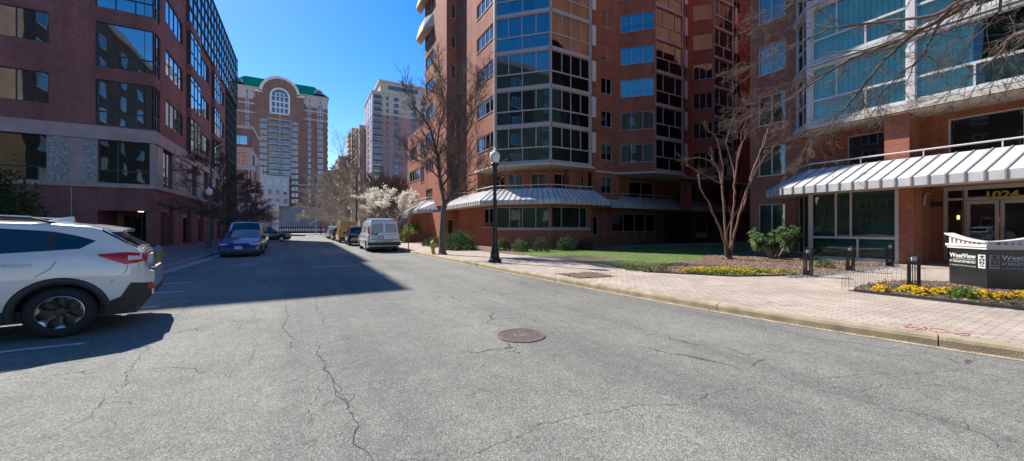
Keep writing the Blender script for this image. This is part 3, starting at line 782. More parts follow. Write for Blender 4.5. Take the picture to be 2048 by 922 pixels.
trw.obox(W2, (0, -1), -.07, .07, -.07, .07, 5.9, F(5)); trw.obox((19.7, 4.78), (0, -1), -.09, .09, -.04, .02, F(0), F(5))
for A, B in ((W1, W2), (W2, W3)): wall(bw, A, B, F(5), ZT)
wall(bw, W3, (41, -9.6), 0, ZT); wall(bw, (41, -9.6), (41, 11.2), 0, ZT)
rf.prism([(21, 11.2), W1, W2, W3, (41, -9.6), (41, 11.2)], ZT, ZT + .3)
# second storey of the wing, set back behind the awning terrace
storeys((21, 9.05), (21.3, 7.7), 3.2, 6.1, [])
storeys((21.3, 7.7), (21.3, 5.6), 3.2, 6.1, [(.5, 2.05, 3.6, 5.62, dict(st='single', back='interior', fmat='white_trim'))])
storeys((21.3, 4.9), (21.3, -9.6), 3.2, 6.1, [(.7, 5.2, 3.6, 5.62, dict(st='uneq', back='interior', fmat='white_trim')), (6.2, 9.4, 3.6, 5.62, dict(st='double', back='interior', fmat='white_trim'))])
bw.box(19.95, 21.3, 4.9, 5.6, 3.2, 5.88)
# ground storey of the wing: glass front, pier, recessed entrance
storeys((21, 9.05), (19.9, 8.1), 0, 3.2, [(.1, 1.35, .3, 3.0, dict(st='double', back='grey', gmat='glass_teal'))])
glw = MB()
wall(trw, (19.9, 8.1), (19.9, 5.18), .14, 3.2, [(.1, 2.86, .22, 3.04)], .06)
window(apt, (19.9, 8.1), (0, -1), .1, 2.86, .22, 3.04, st='sun_.31_.32,.5_.58', fmat='white_trim', gmat='glass_teal', back='dim', depth=.07, sill=False)
wall(bw, (19.9, 5.18), (19.9, 4.78), 0, 3.2); wall(bw, (19.9, 4.78), (23.6, 4.78), 0, 3.2)
wall(trw, (23.6, 4.78), (23.6, -4.5), 0, 3.3, [(.06, .56, .2, 3.1), (.6, 4.0, .16, 2.62), (.6, 4.0, 2.68, 3.1), (4.1, 7.0, .2, 3.1)], .06)
window(apt, (23.6, 4.78), (0, -1), .06, .56, .2, 3.1, st='sun_.86_.99_.99', fmat='white_trim', gmat='glass_clear', back='interior', depth=.07, sill=False)
window(apt, (23.6, 4.78), (0, -1), .6, 4.0, 2.68, 3.1, st='single', fmat='white_trim', gmat='glass_clear', back='interior', depth=.07, sill=False)
window(apt, (23.6, 4.78), (0, -1), 4.1, 7.0, .2, 3.1, st='double', fmat='white_trim', gmat='glass_clear', back='interior', depth=.07, sill=False)
for s0 in (.62, 1.47, 2.32, 3.17):
    dr = MB(); dr.obox((23.6, 4.78), (0, -1), s0, s0 + .82, .0, .06, .17, .27)
    for a, b in ((s0, s0 + .10), (s0 + .72, s0 + .82)): dr.obox((23.6, 4.78), (0, -1), a, b, .0, .06, .27, 2.60)
    dr.obox((23.6, 4.78), (0, -1), s0 + .10, s0 + .72, .0, .06, 2.46, 2.60)
    dob = dr.build('entrance_door', 'white_trim', apt)
    gp = MB(); gp.obox((23.6, 4.78), (0, -1), s0 + .10, s0 + .72, .02, .035, .27, 2.46); gp.build('pane', 'glass_clear', dob)
    ih = MB(); ih.obox((23.6, 4.78), (0, -1), s0, s0 + .82, .5, .52, .14, 2.6); ih.build('interior', 'interior', dob)
    hb = MB(); hb.tube([(23.55, 4.78 - s0 - .1, 1.0), (23.52, 4.78 - s0 - .1, 1.05), (23.52, 4.78 - s0 - .1, 1.5), (23.55, 4.78 - s0 - .1, 1.55)], .014, 6); hb.build('door_handle', 'chrome', dob)
M['gold'] = simple('gilt_number', (.55, .42, .10), .5, var=.1)
put_text('house_number', '1024', (23.46, 3.69, 2.66), (0, -1, 0), (0, 0, 1), .40, 'gold', apt, width=.84, bold=.012, extr=.02)
wall(bw, (23.6, -4.5), (19.9, -4.5), 0, 3.2); wall(bw, (19.9, -4.5), (19.9, -9.6), 0, 3.2)
bw.build('brick_wall', 'brick', apt); [q_.build('stone_sill' if k_ == 'sill' else 'bay_trim', 'taupe_trim', apt) for k_, q_ in TRS.items()]; trw.build('bay_cladding', 'white_trim', apt)
rf.build('roof', 'concrete', apt)
# soffits
so = MB(); so.prism([(11.8, 27.3), (11.8, 23.9), (14.8, 20.92), (18.7, 20.92), (19.75, 22.0), (19.75, 23.6), (13.5, 27.3)], 5.9, 6.04)
so.prism([(22.2, 22.1), (24.3, 20.02), (27.9, 20.02), (28.9, 21.0), (30.3, 21.0), (31.5, 19.7), (34.7, 19.7), (36.1, 21.1), (41, 21.1), (41, 23.4), (19.76, 23.4), (19.76, 22.1)], 5.9, 6.04)
so.prism([(21.1, 9.15), (19.55, 8.02), (19.55, -9.4), (21.5, -9.4), (21.5, 9.0)], 5.88, 6.04)
so.prism([(21, 9.0), (19.95, 8.0), (19.95, 5.2), (23.6, 5.2), (23.6, -4.5), (21.35, -4.5), (21.35, 9.0)], 3.2, 3.28)
so.prism([(12.1, 27), (12.1, 24.1), (14.95, 21.25), (18.5, 21.25), (19.4, 23), (40.9, 23.1), (40.9, 23.3), (12.1, 27.2)], 3.2, 3.28)
so.build('soffit', 'soffit', apt)
# penthouse canopies that jut over the street side
for zc in (21.3, 24.6):
    c = MB(); P0 = [(10.98, 39.8), (10.25, 39.1), (10.25, 36.4), (10.98, 35.2)]
    c.prism(P0, zc, zc + .16); P1 = [(10.98, 39.6), (10.5, 38.9), (10.5, 36.6), (10.98, 35.5)]
    c.grid([[(*p, zc + .161) for p in P0], [(*p, zc + 1.3) for p in P1]], 0, False)
    c.build('canopy', 'soffit', apt)
# awnings: inner line follows the wall, outer line runs in front of it
def awning(inner, outer, zt, zl, name='awning', seam=.42, lean=.32, mat='awning', fas=.30):
    mb = MB(); sm = MB(); rl = MB()
    n = len(inner)
    for i in range(n - 1):
        a, b, c, d = inner[i], inner[i + 1], outer[i + 1], outer[i]
        # break line between slope and upright fascia
        mb.face([(*d, zl + fas), (*c, zl + fas), (*b, zt), (*a, zt)]); mb.face([(*d, zl), (*c, zl), (*c, zl + fas), (*d, zl + fas)])
        mb.face([(*a, zl + .02), (*b, zl + .02), (*c, zl + .02), (*d, zl + .02)], 1)
        dd, l = vec2(d, c); nin, _ = vec2(a, b); k = max(1, round(l / seam))
        for j in range(k + 1):
            t = j / k; p = Vector((d[0] + (c[0] - d[0]) * t, d[1] + (c[1] - d[1]) * t, 0)); q = Vector((a[0] + (b[0] - a[0]) * t, a[1] + (b[1] - a[1]) * t, 0))
            nn = Vector((dd[1], -dd[0], 0)); w = Vector((dd[0], dd[1], 0)) * .022; up = .026
            A1 = p + Vector((0, 0, zl)); A2 = p + Vector((0, 0, zl + fas)); A3 = q + Vector((0, 0, zt))
            o1 = nn * up; o2 = nn * up + Vector((0, 0, up * .6)); o3 = nn * up * .6 + Vector((0, 0, up))
            for sgn in (-1, 1):
                f_ = [A1 + w * sgn, A2 + w * sgn, A2 + w * sgn + o2, A1 + w * sgn + o1]; sm.face(f_ if sgn > 0 else f_[::-1])
                f_ = [A2 + w * sgn, A3 + w * sgn, A3 + w * sgn + o3, A2 + w * sgn + o2]; sm.face(f_ if sgn > 0 else f_[::-1])
            sm.face([A1 - w + o1, A1 + w + o1, A2 + w + o2, A2 - w + o2]); sm.face([A2 - w + o2, A2 + w + o2, A3 + w + o3, A3 - w + o3])
            sm.face([A1 - w, A1 + w, A1 + w + o1, A1 - w + o1][::-1])
        k2 = max(1, round(l / 1.8))
        for j in range(k2 + 1):
            t = j / k2; q = (a[0] + (b[0] - a[0]) * t, a[1] + (b[1] - a[1]) * t); rl.tube([(*q, zt), (*q, zt + .22)], .022, 5)
        rl.tube([(*a, zt + .24), (*b, zt + .24)], .035, 6, cap=True)
    # end cheeks
    for s in (0, -1): mb.face([(*inner[s], zl), (*outer[s], zl), (*outer[s], zl + fas), (*inner[s], zt)][::(1 if s == 0 else -1)])
    o = mb.build(name, [mat, 'soffit'], apt); sm.build('seam', 'awning_seam', o); rl.build('railing', 'white_trim', o)
    return o
awning([(10.55, 44.4), (10.55, 36.0), (11.8, 34.8)], [(9.4, 45.2), (9.4, 35.6), (11.8, 33.9)], 4.3, 3.0)
awning([(11.85, 31.4), (11.85, 24.0), (14.85, 21.0), (18.6, 21.0), (19.6, 22.0), (19.6, 22.8)], [(10.6, 31.4), (10.6, 23.5), (14.33, 19.75), (19.1, 19.75), (20.9, 21.4), (20.9, 22.8)], 4.3, 3.12)
awning([(19.6, 22.8), (41, 22.8)], [(20.9, 21.5), (41, 21.5)], 4.2, 3.12)
awning([(21.0, 9.1), (19.75, 8.0), (19.75, -9.6)], [(19.6, 9.7), (18.55, 8.55), (18.55, -9.6)], 4.12, 2.98, seam=.40)
# two warm wall lamps in the lobby
for y_, z_ in ((4.42, 1.95), (3.3, 1.85)):
    lm_ = MB(); lm_.lathe([(0, -.1), (.04, -.08), (.045, .0), (.04, .08), (0, .08)], (23.85, y_, z_), 10); lm_.build('lobby_light', simple('lit_lobby_lamp', (.9, .6, .25), emit=(1, .62, .22), es=2.2), apt)
# bits of furniture on the lowest balconies of the third bay
for (x, z, w, h) in ((31.7, 6.5, 1.2, .7), (32.9, 7.3, .7, .5), (33.4, 6.3, 1.1, .8), (31.9, 8.9, 1.4, .6), (33.2, 9.3, .9, .35)):
    jk = MB(); jk.box(x, x + w, 19.78, 19.83, z, z + h); jk.build('balcony_board', 'white_trim', apt)
# ground service plaques, small wall lamps, pipe
pp = MB(); pp.tube([(20.9, 4.74, 1.2 + 1.2), (20.9, 4.7, 2.75), (20.95, 4.70, 2.83), (21.5, 4.70, 2.85)], .03, 6); pp.build('conduit', 'taupe_trim', apt)
pp = MB(); pp.box(22.0, 22.18, 4.5, 4.78, 2.35, 2.55); pp.box(21.8, 22.0, 4.58, 4.70, 2.38, 2.52); pp.build('wall_camera', 'black_plastic', apt)

# ================================================================ OFFICE BUILDING (left)
off = thing('office_building', (-14, 42, 0), 'plum brick office building with blue reflecting windows and a pale stone band', 'office building')
ob = MB(); ost = MB(); oz = 27.9
def ow(A, d, s0, s1, z0, z1, st='double', back='interior', g='glass_blue', **k): return window(off, A, d, s0, s1, z0, z1, st=st, fmat='dark_frame', gmat=g, back=back, depth=.10, sill=False, **k)
SA, SB = (-36, 36), (-9.5, 36)
def sx(x): return x + 36
rows = [(8.62, 11.75), (12.6, 15.7), (16.7, 19.8), (20.8, 23.9), (24.6, 27.2)]
ws = []
for i, (a, b) in enumerate(rows):
    ws.append((sx(-12.5), 26.46, a, b, 'sun_.30_.99_.33,.67'))
    za = a + 1.05
    for x0 in (-18.4, -23.6, -28.8): ws.append((sx(x0), sx(x0 + 3.75), za, b - .05, 'side' if False else 'uneq'))
wall(ob, SA, SB, 8.5, oz, [w[:4] for w in ws], .12)
for w in ws: ow(SA, (1, 0), w[0], w[1], w[2], w[3], 'sun_.30_.02_.33,.67' if w[4].startswith('sun') else 'uneq')
# street face
TA, TB = (-9.5, 36), (-9.5, 72.3)
def ty(y): return y - 36
ws = []
for i, (a, b) in enumerate(rows[:3]):
    ws.append((.04, 1.25, a, b, 'sun_.30_.99_.5'))
    ws.append((ty(38.5), ty(43.2), a + 1.0, b - .15, 'quad'))
    ws.append((ty(49.5), ty(53.6), a + 1.0, b - .15, 'quad'))
    ws.append((ty(58.8), ty(62.4), a + 1.0, b - .15, 'quad'))
ws.append((.04, 1.25, 20.8, 23.9, 'sun_.30_.99_.5')); ws.append((ty(38.5), ty(43.2), 21.8, 23.75, 'quad'))
wall(ob, TA, (-9.5, 63.3), 8.5, 20.6, [w[:4] for w in ws[:-2]], .12)
wall(ob, TA, (-9.5, 44.3), 20.6, oz, [w[:4] for w in ws[-2:]] + [(.04, 1.25, 24.6, 27.2), (ty(38.5), ty(43.2), 25.0, 27.0)], .12)
for w in ws + [(.04, 1.25, 24.6, 27.2, 'sun_.30_.99_.5'), (ty(38.5), ty(43.2), 25.0, 27.0, 'quad')]: ow(TA, (0, 1), w[0], w[1], w[2], w[3], w[4])
# glazed notches: boxes of dark glass standing proud of the brick
def glass_bay(y0, y1, z0, z1, proud, rowsn, cols):
    b_ = MB(); x = -9.5 + proud
    gr = MB(); gr.box(-9.55, x - .03, y0 + .03, y1 - .03, z0, z1); b_.box(-9.6, x, y0, y0 + .08, z0, z1); b_.box(-9.6, x, y1 - .08, y1, z0, z1)
    for j in range(rowsn + 1): z = z0 + (z1 - z0) * j / rowsn; b_.box(-9.6, x + .01, y0 - .01, y1 + .01, z - .05, z + .05)
    for i in range(1, cols): y = y0 + (y1 - y0) * i / cols; b_.box(x - .05, x + .012, y - .03, y + .03, z0, z1)
    o = b_.build('glass_bay', 'dark_frame', off); gr.build('pane', glass_office_opaque, o)
    for za_, zb_ in ((11.75, 12.6), (15.7, 16.7), (19.8, 20.6)):
        q_ = MB(); q_.box(-9.6, x + .03, y0 - .02, y1 + .02, za_, zb_); q_.build('spandrel', 'brick_dull', off)
    return o
glass_office_opaque = glass('coated_office_glass_wall', None, .40, gloss=(.78, .93, 1.0), wob=.005, opaque=(.012, .02, .022))
glass_bay(44.4, 48.3, 8.5, 20.6, .3, 9, 3); glass_bay(54.8, 57.9, 8.5, 20.6, .3, 9, 3)
cw = MB(); cg = MB(); x0 = -9.5
cg.box(-14, x0 - .03, 63.3, 72.2, .14, oz); cg.box(-14, x0 + .15, 44.4, 72.25, 20.6, oz); cg.build('curtain_glass', glass_office_opaque, off)
for j in range(0, 21): z = .3 + j * 1.38; cw.box(x0 - .05, x0 + .10, 63.3, 72.3, z - .035, z + .035)
for i in range(8): y = 63.3 + 9 * i / 7.0; cw.box(x0 - .05, x0 + .09, y - .03, y + .03, .14, 20.6)
for j in range(6): z = 20.62 + j * (oz - 20.62) / 5; cw.box(x0 + .1, x0 + .26, 44.38, 72.3, z - .045, z + .045)
for i in range(19): y = 44.4 + 27.85 * i / 18; cw.box(x0 + .1, x0 + .22, y - .03, y + .03, 20.62, oz)
cw.build('curtain_frame', 'dark_frame', off)
# stone storey
ost.obox(SA, (1, 0), 0, 26.6, -.12, .3, 7.6, 8.5); ost.obox(TA, (0, 1), .12, 27.3, -.12, .3, 7.6, 8.5)
ost.obox(SA, (1, 0), 0, 26.62, -.14, .3, 4.32, 4.62); ost.obox(TA, (0, 1), .14, 27.3, -.14, .3, 4.32, 4.62)
wsl = [(sx(-12.4), sx(-9.75), 4.62, 7.6), (sx(-19.0), sx(-14.75), 4.62, 7.6), (sx(-26), sx(-21), 4.62, 7.6)]
wall(ost, SA, SB, 4.62, 7.6, wsl, .25)
for w in wsl: window(off, SA, (1, 0), w[0], w[1], w[2], w[3], st='sun_.30_.36_.36', fmat='dark_frame', gmat='glass_clear', back='interior', depth=.2, sill=False)
for a, b in ((-14.7, -13.75), (-13.1, -12.45), (-20.0, -19.05)): gb = MB(); gb.obox(SA, (1, 0), sx(a), sx(b), -.03, .1, 4.64, 7.58); gb.build('glass_block_panel', 'glass_block', off)
wst = [(ty(37.9), ty(40.6)), (ty(46.2), ty(48.3)), (ty(51), ty(53.4)), (ty(57), ty(59.4))]
wall(ost, TA, (-9.5, 63.3), 4.62, 7.6, [(a, b, 4.62, 7.6) for a, b in wst], .25)
for a, b in wst: window(off, TA, (0, 1), a, b, 4.62, 7.6, st='sun_.30_.5_.5', fmat='dark_frame', gmat='glass_blue', back='interior', depth=.2, sill=False)
for a, b in ((36.5, 37.6), (41, 42), (44.6, 45.8), (48.9, 50.4)): gb = MB(); gb.obox(TA, (0, 1), ty(a), ty(b), -.03, .1, 4.64, 7.58); gb.build('glass_block_panel', 'glass_block', off)
ost.build('stone_band', 'stone', off)
# brick base with entrance recess and shop bays
base = MB()
wall(base, SA, (-14.9, 36), 0, 4.32, [(sx(-17.6), sx(-15.9), 2.2, 2.5)], .1)
wall(base, (-14.9, 36), (-12.4, 36), 0, 4.32)
wall(base, (-12.4, 36), (-9.5, 36), 2.75, 4.32)
wall(base, (-12.4, 36), (-12.4, 39), 0, 2.75); wall(base, (-12.4, 39), (-9.5, 39), 0, 2.75, [(.3, 2.4, .14, 2.5)], .1)
wall(base, (-9.95, 36), (-9.5, 36), 0, 2.75); wall(base, (-9.95, 38), (-9.95, 36), 0, 2.75)
base.face([(-12.4, 36, 2.75), (-9.5, 36, 2.75), (-9.5, 39, 2.75), (-12.4, 39, 2.75)][::-1])
shops = [(37.4, 40.5), (43.2, 45.9), (48.6, 50.9), (53.4, 55.8), (58, 60.6)]
wall(base, TA, (-9.5, 63.3), 0, 4.32, [(ty(a), ty(b), .12, 3.3) for a, b in shops], .5)
base.obox(SA, (1, 0), sx(-12.5), 26.49, -.06, -.003, 2.72, 4.3)
base.build('brick_base', 'brick_dull', off)
window(off, (-12.4, 39), (1, 0), .3, 2.4, .14, 2.5, st='double', fmat='dark_frame', gmat='glass_clear', back='interior', depth=.1, sill=False)
for a, b in shops:
    sp_ = MB()
    window(off, TA, (0, 1), ty(a), ty(b), .12, 2.5, st='double', fmat='dark_frame', gmat='glass_clear', back='interior', depth=.42, sill=False, name='shop_window')
    sp_.obox(TA, (0, 1), ty(a) + .02, ty(b) - .02, .30, .4, 2.5, 3.3); sp_.build('shop_fascia', 'stone', off)
el = MB(); el.lathe([(0, 0), (.16, 0), (.16, .03), (0, .03)], (-10.5, 37.0, 2.70), 12); el.build('entrance_light', simple('lit_ceiling_lamp', (.9, .9, .85), emit=(1, .95, .85), es=3), off)
ob.build('brick_wall', 'brick_dull', off)
orf = MB(); orf.box(-36, -9.62, 36.1, 72.2, oz, oz + .2); orf.build('roof', 'concrete', off)
ob2 = MB(); wall(ob2, (-9.8, 72.24), (-36, 72.24), 0, oz); wall(ob2, (-36, 72.24), (-36, 36), 0, oz); ob2.build('rear_wall', 'brick_dull', off)
dp = MB(); dp.tube([(-13.6, 35.93, 0), (-13.6, 35.93, 4.3)], .035, 6); dp.build('downpipe', 'taupe_trim', off)

# ================================================================ MID-RISE beyond the cross street
mid = thing('mid_rise_building', (-15, 112, 0), 'mid-rise brick office block with pale upper floor and blue strip windows beside the tower', 'office building')
def mwall(mb, A, B, z0, z1, ops=()): wall(mb, A, B, z0, z1, ops, .2)
mb_ = MB(); ms_ = MB()
MA, MB_, MC = (-34, 107), (-10.9, 107), (-10.9, 121)
fl = [(21.2, 23.4), (16.6, 19.4), (12.3, 14.4), (8.0, 10.2), (3.8, 6.0)]
def mo(x0, x1): return [(x0 + 34, x1 + 34, a, b) for a, b in fl]
opsF = mo(-30, -24) + mo(-21.5, -18) + mo(-16.6, -11.9)
mwall(mb_, MA, MB_, 0, 15.6, opsF); mwall(mb_, MA, MB_, 20.2, 25, opsF); mwall(ms_, MA, MB_, 15.6, 20.2, opsF)
mwall(mb_, MB_, MC, 0, 15.6); mwall(mb_, MB_, MC, 20.2, 25); mwall(ms_, MB_, MC, 15.6, 20.2, [(1, 5, 16.6, 19.4)])
for o_ in opsF: window(mid, MA, (1, 0), o_[0], o_[1], o_[2], o_[3], st=('grid6x3' if o_[2] == 16.6 else 'triple'), fmat='dark_frame', gmat='glass_blue', back='interior', depth=.2, sill=False)
mb_.box(-34, -10.9, 107.01, 121, 24.9, 25); mb_.box(-10.9, -10.3, 114, 121, 0, 13.5); mb_.box(-34, -10.9, 121, 121.3, 0, 25)
ms_.box(-34.2, -10.7, 106.8, 121.2, 25, 25.7); ms_.box(-34.1, -10.75, 106.85, 106.998, 20.2, 20.6); ms_.box(-34.1, -10.75, 106.85, 106.998, 15.3, 15.7)
ms_.box(-11.05, -10.75, 106.75, 107.05, 0, 15.3); ms_.box(-11.7, -11.4, 106.8, 106.99, 0, 15.3); ms_.box(-10.8, -10.1, 113.8, 121, 13.5, 17.5)
mb_.build('brick_wall', 'brick_far', mid); ms_.build('pale_storey', 'cream', mid)

# white covered walkway with a rounded roof in front of the tower
por = thing('white_portal', (-9, 101, .13), 'white covered walkway with a rounded vault and one square column before the tower', 'canopy')
p_ = MB(); p_.box(-16, -6.45, 100.2, 102, 5.1, 7.4); p_.build('beam', 'white_trim', por)
p_ = MB(); p_.box(-6.45, -5.3, 100, 101.6, .13, 7.6); p_.build('column', 'white_trim', por)
p_ = MB(); rows_ = []
for i in range(13):
    a = math.pi * i / 12; rows_.append([(-9.6 - 2.2 * math.cos(a), 100.3, 7.4 + 2.2 * math.sin(a)), (-9.6 - 2.2 * math.cos(a), 106, 7.4 + 2.2 * math.sin(a))])
p_.grid(rows_, 0, True)
p_.face([(-9.6 - 2.2 * math.cos(math.pi * i / 12), 100.3, 7.4 + 2.2 * math.sin(math.pi * i / 12)) for i in range(13)]); p_.build('vault', 'white_trim', por)
# low dark garden wall with hedge in front of the tower
gw = MB(); gw.box(-14, 40, 119.5, 120.2, .13, 1.9); gwo = tag(gw.build('garden_wall', simple('dark_planter_stone', (.05, .05, .055), .8)), 'long low dark planter wall across the end of the street', 'wall')
gs = MB()
for i in range(26): gs.box(-6 + i * .55, -5.72 + i * .55, 118.9, 119.1, .9, 1.5)
gs.box(-6.2, 8.3, 118.88, 118.9, .75, .85); tag(gs.build('railing', 'white_trim'), 'white baluster railing before the dark planter wall', 'railing')

# ================================================================ GREEN ROOFED TOWER
TWY = 195
twr = thing('apartment_tower', (-9.7, 205, .13), 'tall brick apartment tower with green hipped roof and arched white gable window', 'apartment tower')
X0, X1, EV = -29, 9.3, 62.6
wb = MB(); wb.box(X0, X1, TWY, TWY + 24, .13, 58.5); wb.build('brick_wall', 'brick_far', twr)
ws_ = MB()
ws_.box(X0 - .1, -19.6 + .0, TWY - .12, TWY + 24, 57.6, EV); ws_.box(.4, X1 + .1, TWY - .12, TWY + 24, 57.6, EV); ws_.box(-19.6, .4, TWY + .05, TWY + 24, 58.4, EV)
for z in (55.4, 51.6): ws_.box(X0 - .15, X1 + .15, TWY - .18, TWY - .002, z, z + .55)
ws_.box(X0 - .15, X1 + .15, TWY - .2, TWY - .002, 21.2, 21.7)
ws_.box(X0 - .2, X1 + .25, TWY - .35, TWY + 24.2, EV, EV + .45)
for z in range(2, 57, 3): ws_.box(X1 + .0, X1 + .22, TWY - .2, TWY + 1.2, z, z + 1.4)
ws_.build('stone_trim', 'cream', twr)
lo = MB(); lo.box(X0 - .3, X1 + .3, TWY - .6, TWY - .01, .13, 11.5)
for x in (-26, -19, -2, 5): lo.box(x, x + .7, TWY - .9, TWY - .6, .13, 11.4)
lo.build('stone_base', simple('grey_base_stone', (.27, .26, .27), .8), twr)
rfm = simple('green_metal_roof', (.002, .13, .10), .95, var=.1, scale=.2, spec=.0)
r_ = MB(); e0, e1, ya, yb = X0 - .4, X1 + .6, TWY - .5, TWY + 24.4; rz = 70.2; rx0, rx1, ry = X0 + 5.5, X1 - 5.5, TWY + 9
q = [(e0, ya, EV + .46), (e1, ya, EV + .46), (e1, yb, EV + .46), (e0, yb, EV + .46)]; t0, t1 = (rx0, ry, rz), (rx1, ry, rz); t3, t2 = (rx0, ry + 6, rz), (rx1, ry + 6, rz)
r_.face([q[0], q[1], t1, t0]); r_.face([q[1], q[2], t2, t1]); r_.face([q[2], q[3], t3, t2]); r_.face([q[3], q[0], t0, t3]); r_.face([t0, t1, t2, t3]); r_.build('roof', rfm, twr)
# arched gable
gx, gr_ = -9.7, 6.6; gb_ = MB(); arc = [(gx + gr_ * math.cos(math.pi * i / 20), 61.5 + gr_ * 1.02 * math.sin(math.pi * i / 20)) for i in range(21)]
pol = [(gx + 9.2, 50), (gx + 9.2, 61.2), (gx + 7.2, 61.4)] + arc + [(gx - 7.2, 61.4), (gx - 9.2, 61.2), (gx - 9.2, 50)]
gb_.face([(x, TWY - .5, z) for x, z in pol][::-1]); gb_.grid([[(x, TWY - .5, z), (x, TWY + 6, z)] for x, z in pol], 0, False); gb_.build('gable', 'brick_far', twr)
ga = MB(); 
def arch_band(mb, cx, cz, r0, r1, y0, y1, sq=1.0, n=24):
    for i in range(n):
        a, b = math.pi * i / n, math.pi * (i + 1) / n
        P = lambda r, t, y: (cx + r * math.cos(t), y, cz + r * sq * math.sin(t))
        mb.face([P(r0, a, y0), P(r0, b, y0), P(r1, b, y0), P(r1, a, y0)]); mb.face([P(r1, a, y0), P(r1, b, y0), P(r1, b, y1), P(r1, a, y1)]); mb.face([P(r0, a, y0), P(r0, a, y1), P(r0, b, y1), P(r0, b, y0)])
arch_band(ga, gx, 61.5, gr_, gr_ + 1.1, TWY - .9, TWY + 6, 1.0)
for s in (-1, 1): ga.box(min(gx + s * 6.5, gx + s * 9.5), max(gx + s * 6.5, gx + s * 9.5), TWY - .9, TWY + 3, 61.0, 62.0)
arch_band(ga, gx, 60.2, 3.1, 3.9, TWY - .75, TWY - .5)
for s in (-1, 1): ga.box(gx + s * 3.5 - .4, gx + s * 3.5 + .4, TWY - .75, TWY - .51, 52.6, 60.2)
ga.box(gx - 3.9, gx + 3.9, TWY - .75, TWY - .51, 52.2, 52.9)
for z in (55.0, 57.5): ga.box(gx - 3.1, gx + 3.1, TWY - .7, TWY - .51, z, z + .6)
for k in range(-1, 2): ga.box(gx + k * 1.55 - .22, gx + k * 1.55 + .22, TWY - .69, TWY - .515, 52.9, 61.8)
arch_band(ga, gx, 60.2, 1.5, 1.8, TWY - .7, TWY - .51); ga.box(gx - 3.1, gx + 3.1, TWY - .69, TWY - .52, 60.0, 60.3)
ga.build('gable_trim', 'white_trim', twr)
gp = MB(); gp.face([(gx + 3.1 * math.cos(math.pi * i / 16), TWY - .53, 60.2 + 3.1 * math.sin(math.pi * i / 16)) for i in range(17)][::-1]); gp.box(gx - 3.1, gx + 3.1, TWY - .53, TWY - .511, 52.9, 60.2); gp.build('gable_glass', 'glass_far', twr)
for dx in (-25.2, 5.6):
    d_ = MB(); arch_band(d_, dx, 64.2, 1.5, 2.0, TWY - .3, TWY + 4); d_.face([(dx + 1.6 * math.cos(math.pi * i / 10), TWY - .1, 64.2 + 1.5 * math.sin(math.pi * i / 10)) for i in range(11)][::-1], 1); d_.build('dormer', ['cream', 'glass_far'], twr)
# windows of the tower: shared meshes, each window an object until the hundredth, the rest one part
def fw_mesh(w, h, cols=1, rowsn=1, fm='white_trim', gl='glass_far'):
    m_ = MB(); m_.box(-w / 2, w / 2, -.16, -.01, 0, h, 0)
    for i in range(cols):
        for j in range(rowsn):
            a = -w / 2 + .14 + i * (w - .14) / cols; b = -w / 2 + (i + 1) * (w - .14) / cols; c = .14 + j * (h - .14) / rowsn; e = (j + 1) * (h - .14) / rowsn
            m_.box(a, b, -.175, -.161, c, e, 1)
    o = m_.build('t', [fm, gl]); me = o.data; bpy.data.objects.remove(o); return me
fms = fw_mesh(1.15, 1.75, 1, 2); fmd = fw_mesh(2.3, 1.85, 2, 2); fmt_ = fw_mesh(1.15, 2.4, 1, 3); fmdt = fw_mesh(2.4, 2.4, 2, 3)
cands = []
for r in range(22):
    z = 56.6 - r * 2.72 if r > 0 else 56.6
    if z < 12.5: break
    tall = r < 2
    for x in (-16.6, -15.2, -4.7, -3.3, -21.7, 1.85): cands.append((z, x, fmt_ if tall else fms))
    cands.append((z, 6.3, fmdt if tall else fmd)); cands.append((z, -26.4, fms))
for x in (-15.9, -4.0): cands.append((59.2, x, fw_mesh(2.6, 2.0, 2, 2)))
for x in (-21.7, 1.85, 6.3): cands.append((59.2, x, fmt_))
cands = [c for c in cands if not (c[1] < -22)]
cands.sort(key=lambda c: -c[0])
vis = cands[:100]; rest = cands[100:]
for z, x, me in vis: far_window(twr, me, x, TWY, z)
if rest:
    m_ = MB()
    for z, x, me in rest:
        w, h = (2.3, 1.85) if x == 6.3 else (1.15, 1.75)
        m_.box(x - w / 2, x + w / 2, TWY - .16, TWY - .01, z, z + h, 0); m_.box(x - w / 2 + .12, x + w / 2 - .12, TWY - .18, TWY - .161, z + .12, z + h - .12, 1)
    tag(m_.build('lower_windows', ['white_trim', 'glass_far'], twr), kind='stuff')
# central balcony stack
for r in range(14):
    z = 49.6 - r * 2.72
    if z < 24: break
    b_ = MB(); rows_ = []
    for zz, dd in ((z, 0), (z + .28, 0), (z + .28, .08), (z + .95, .08)):
        pass
    pts_ = [(gx - 4.6 + 9.2 * i / 12, TWY - .6 - 1.0 * math.sin(math.pi * ((i % 6) / 6 if i < 12 else 1)) ** 1 * .9) for i in range(13)]
    b_.prism([(gx - 4.6, TWY - .02)] + pts_ + [(gx + 4.6, TWY - .02)], z, z + .35)
    for p in pts_: b_.box(p[0] - .05, p[0] + .05, p[1] + .02, p[1] + .12, z + .35, z + 1.1)
    for p, q_ in zip(pts_[:-1], pts_[1:]): b_.tube([(p[0], p[1] + .07, z + 1.1), (q_[0], q_[1] + .07, z + 1.1)], .07, 4)
    o_ = b_.build('balcony', 'cream', twr)
    dk = MB(); dk.box(gx - 4.2, gx - .5, TWY - .05, TWY - .004, z + .35, z + 2.3); dk.box(gx + .5, gx + 4.2, TWY - .05, TWY - .004, z + .35, z + 2.3); dk.build('balcony_glass', 'glass_far', o_)
cp = MB(); cp.box(gx - .18, gx + .18, TWY - .9, TWY - .5, 22, 52); cp.build('balcony_column', 'cream', twr)
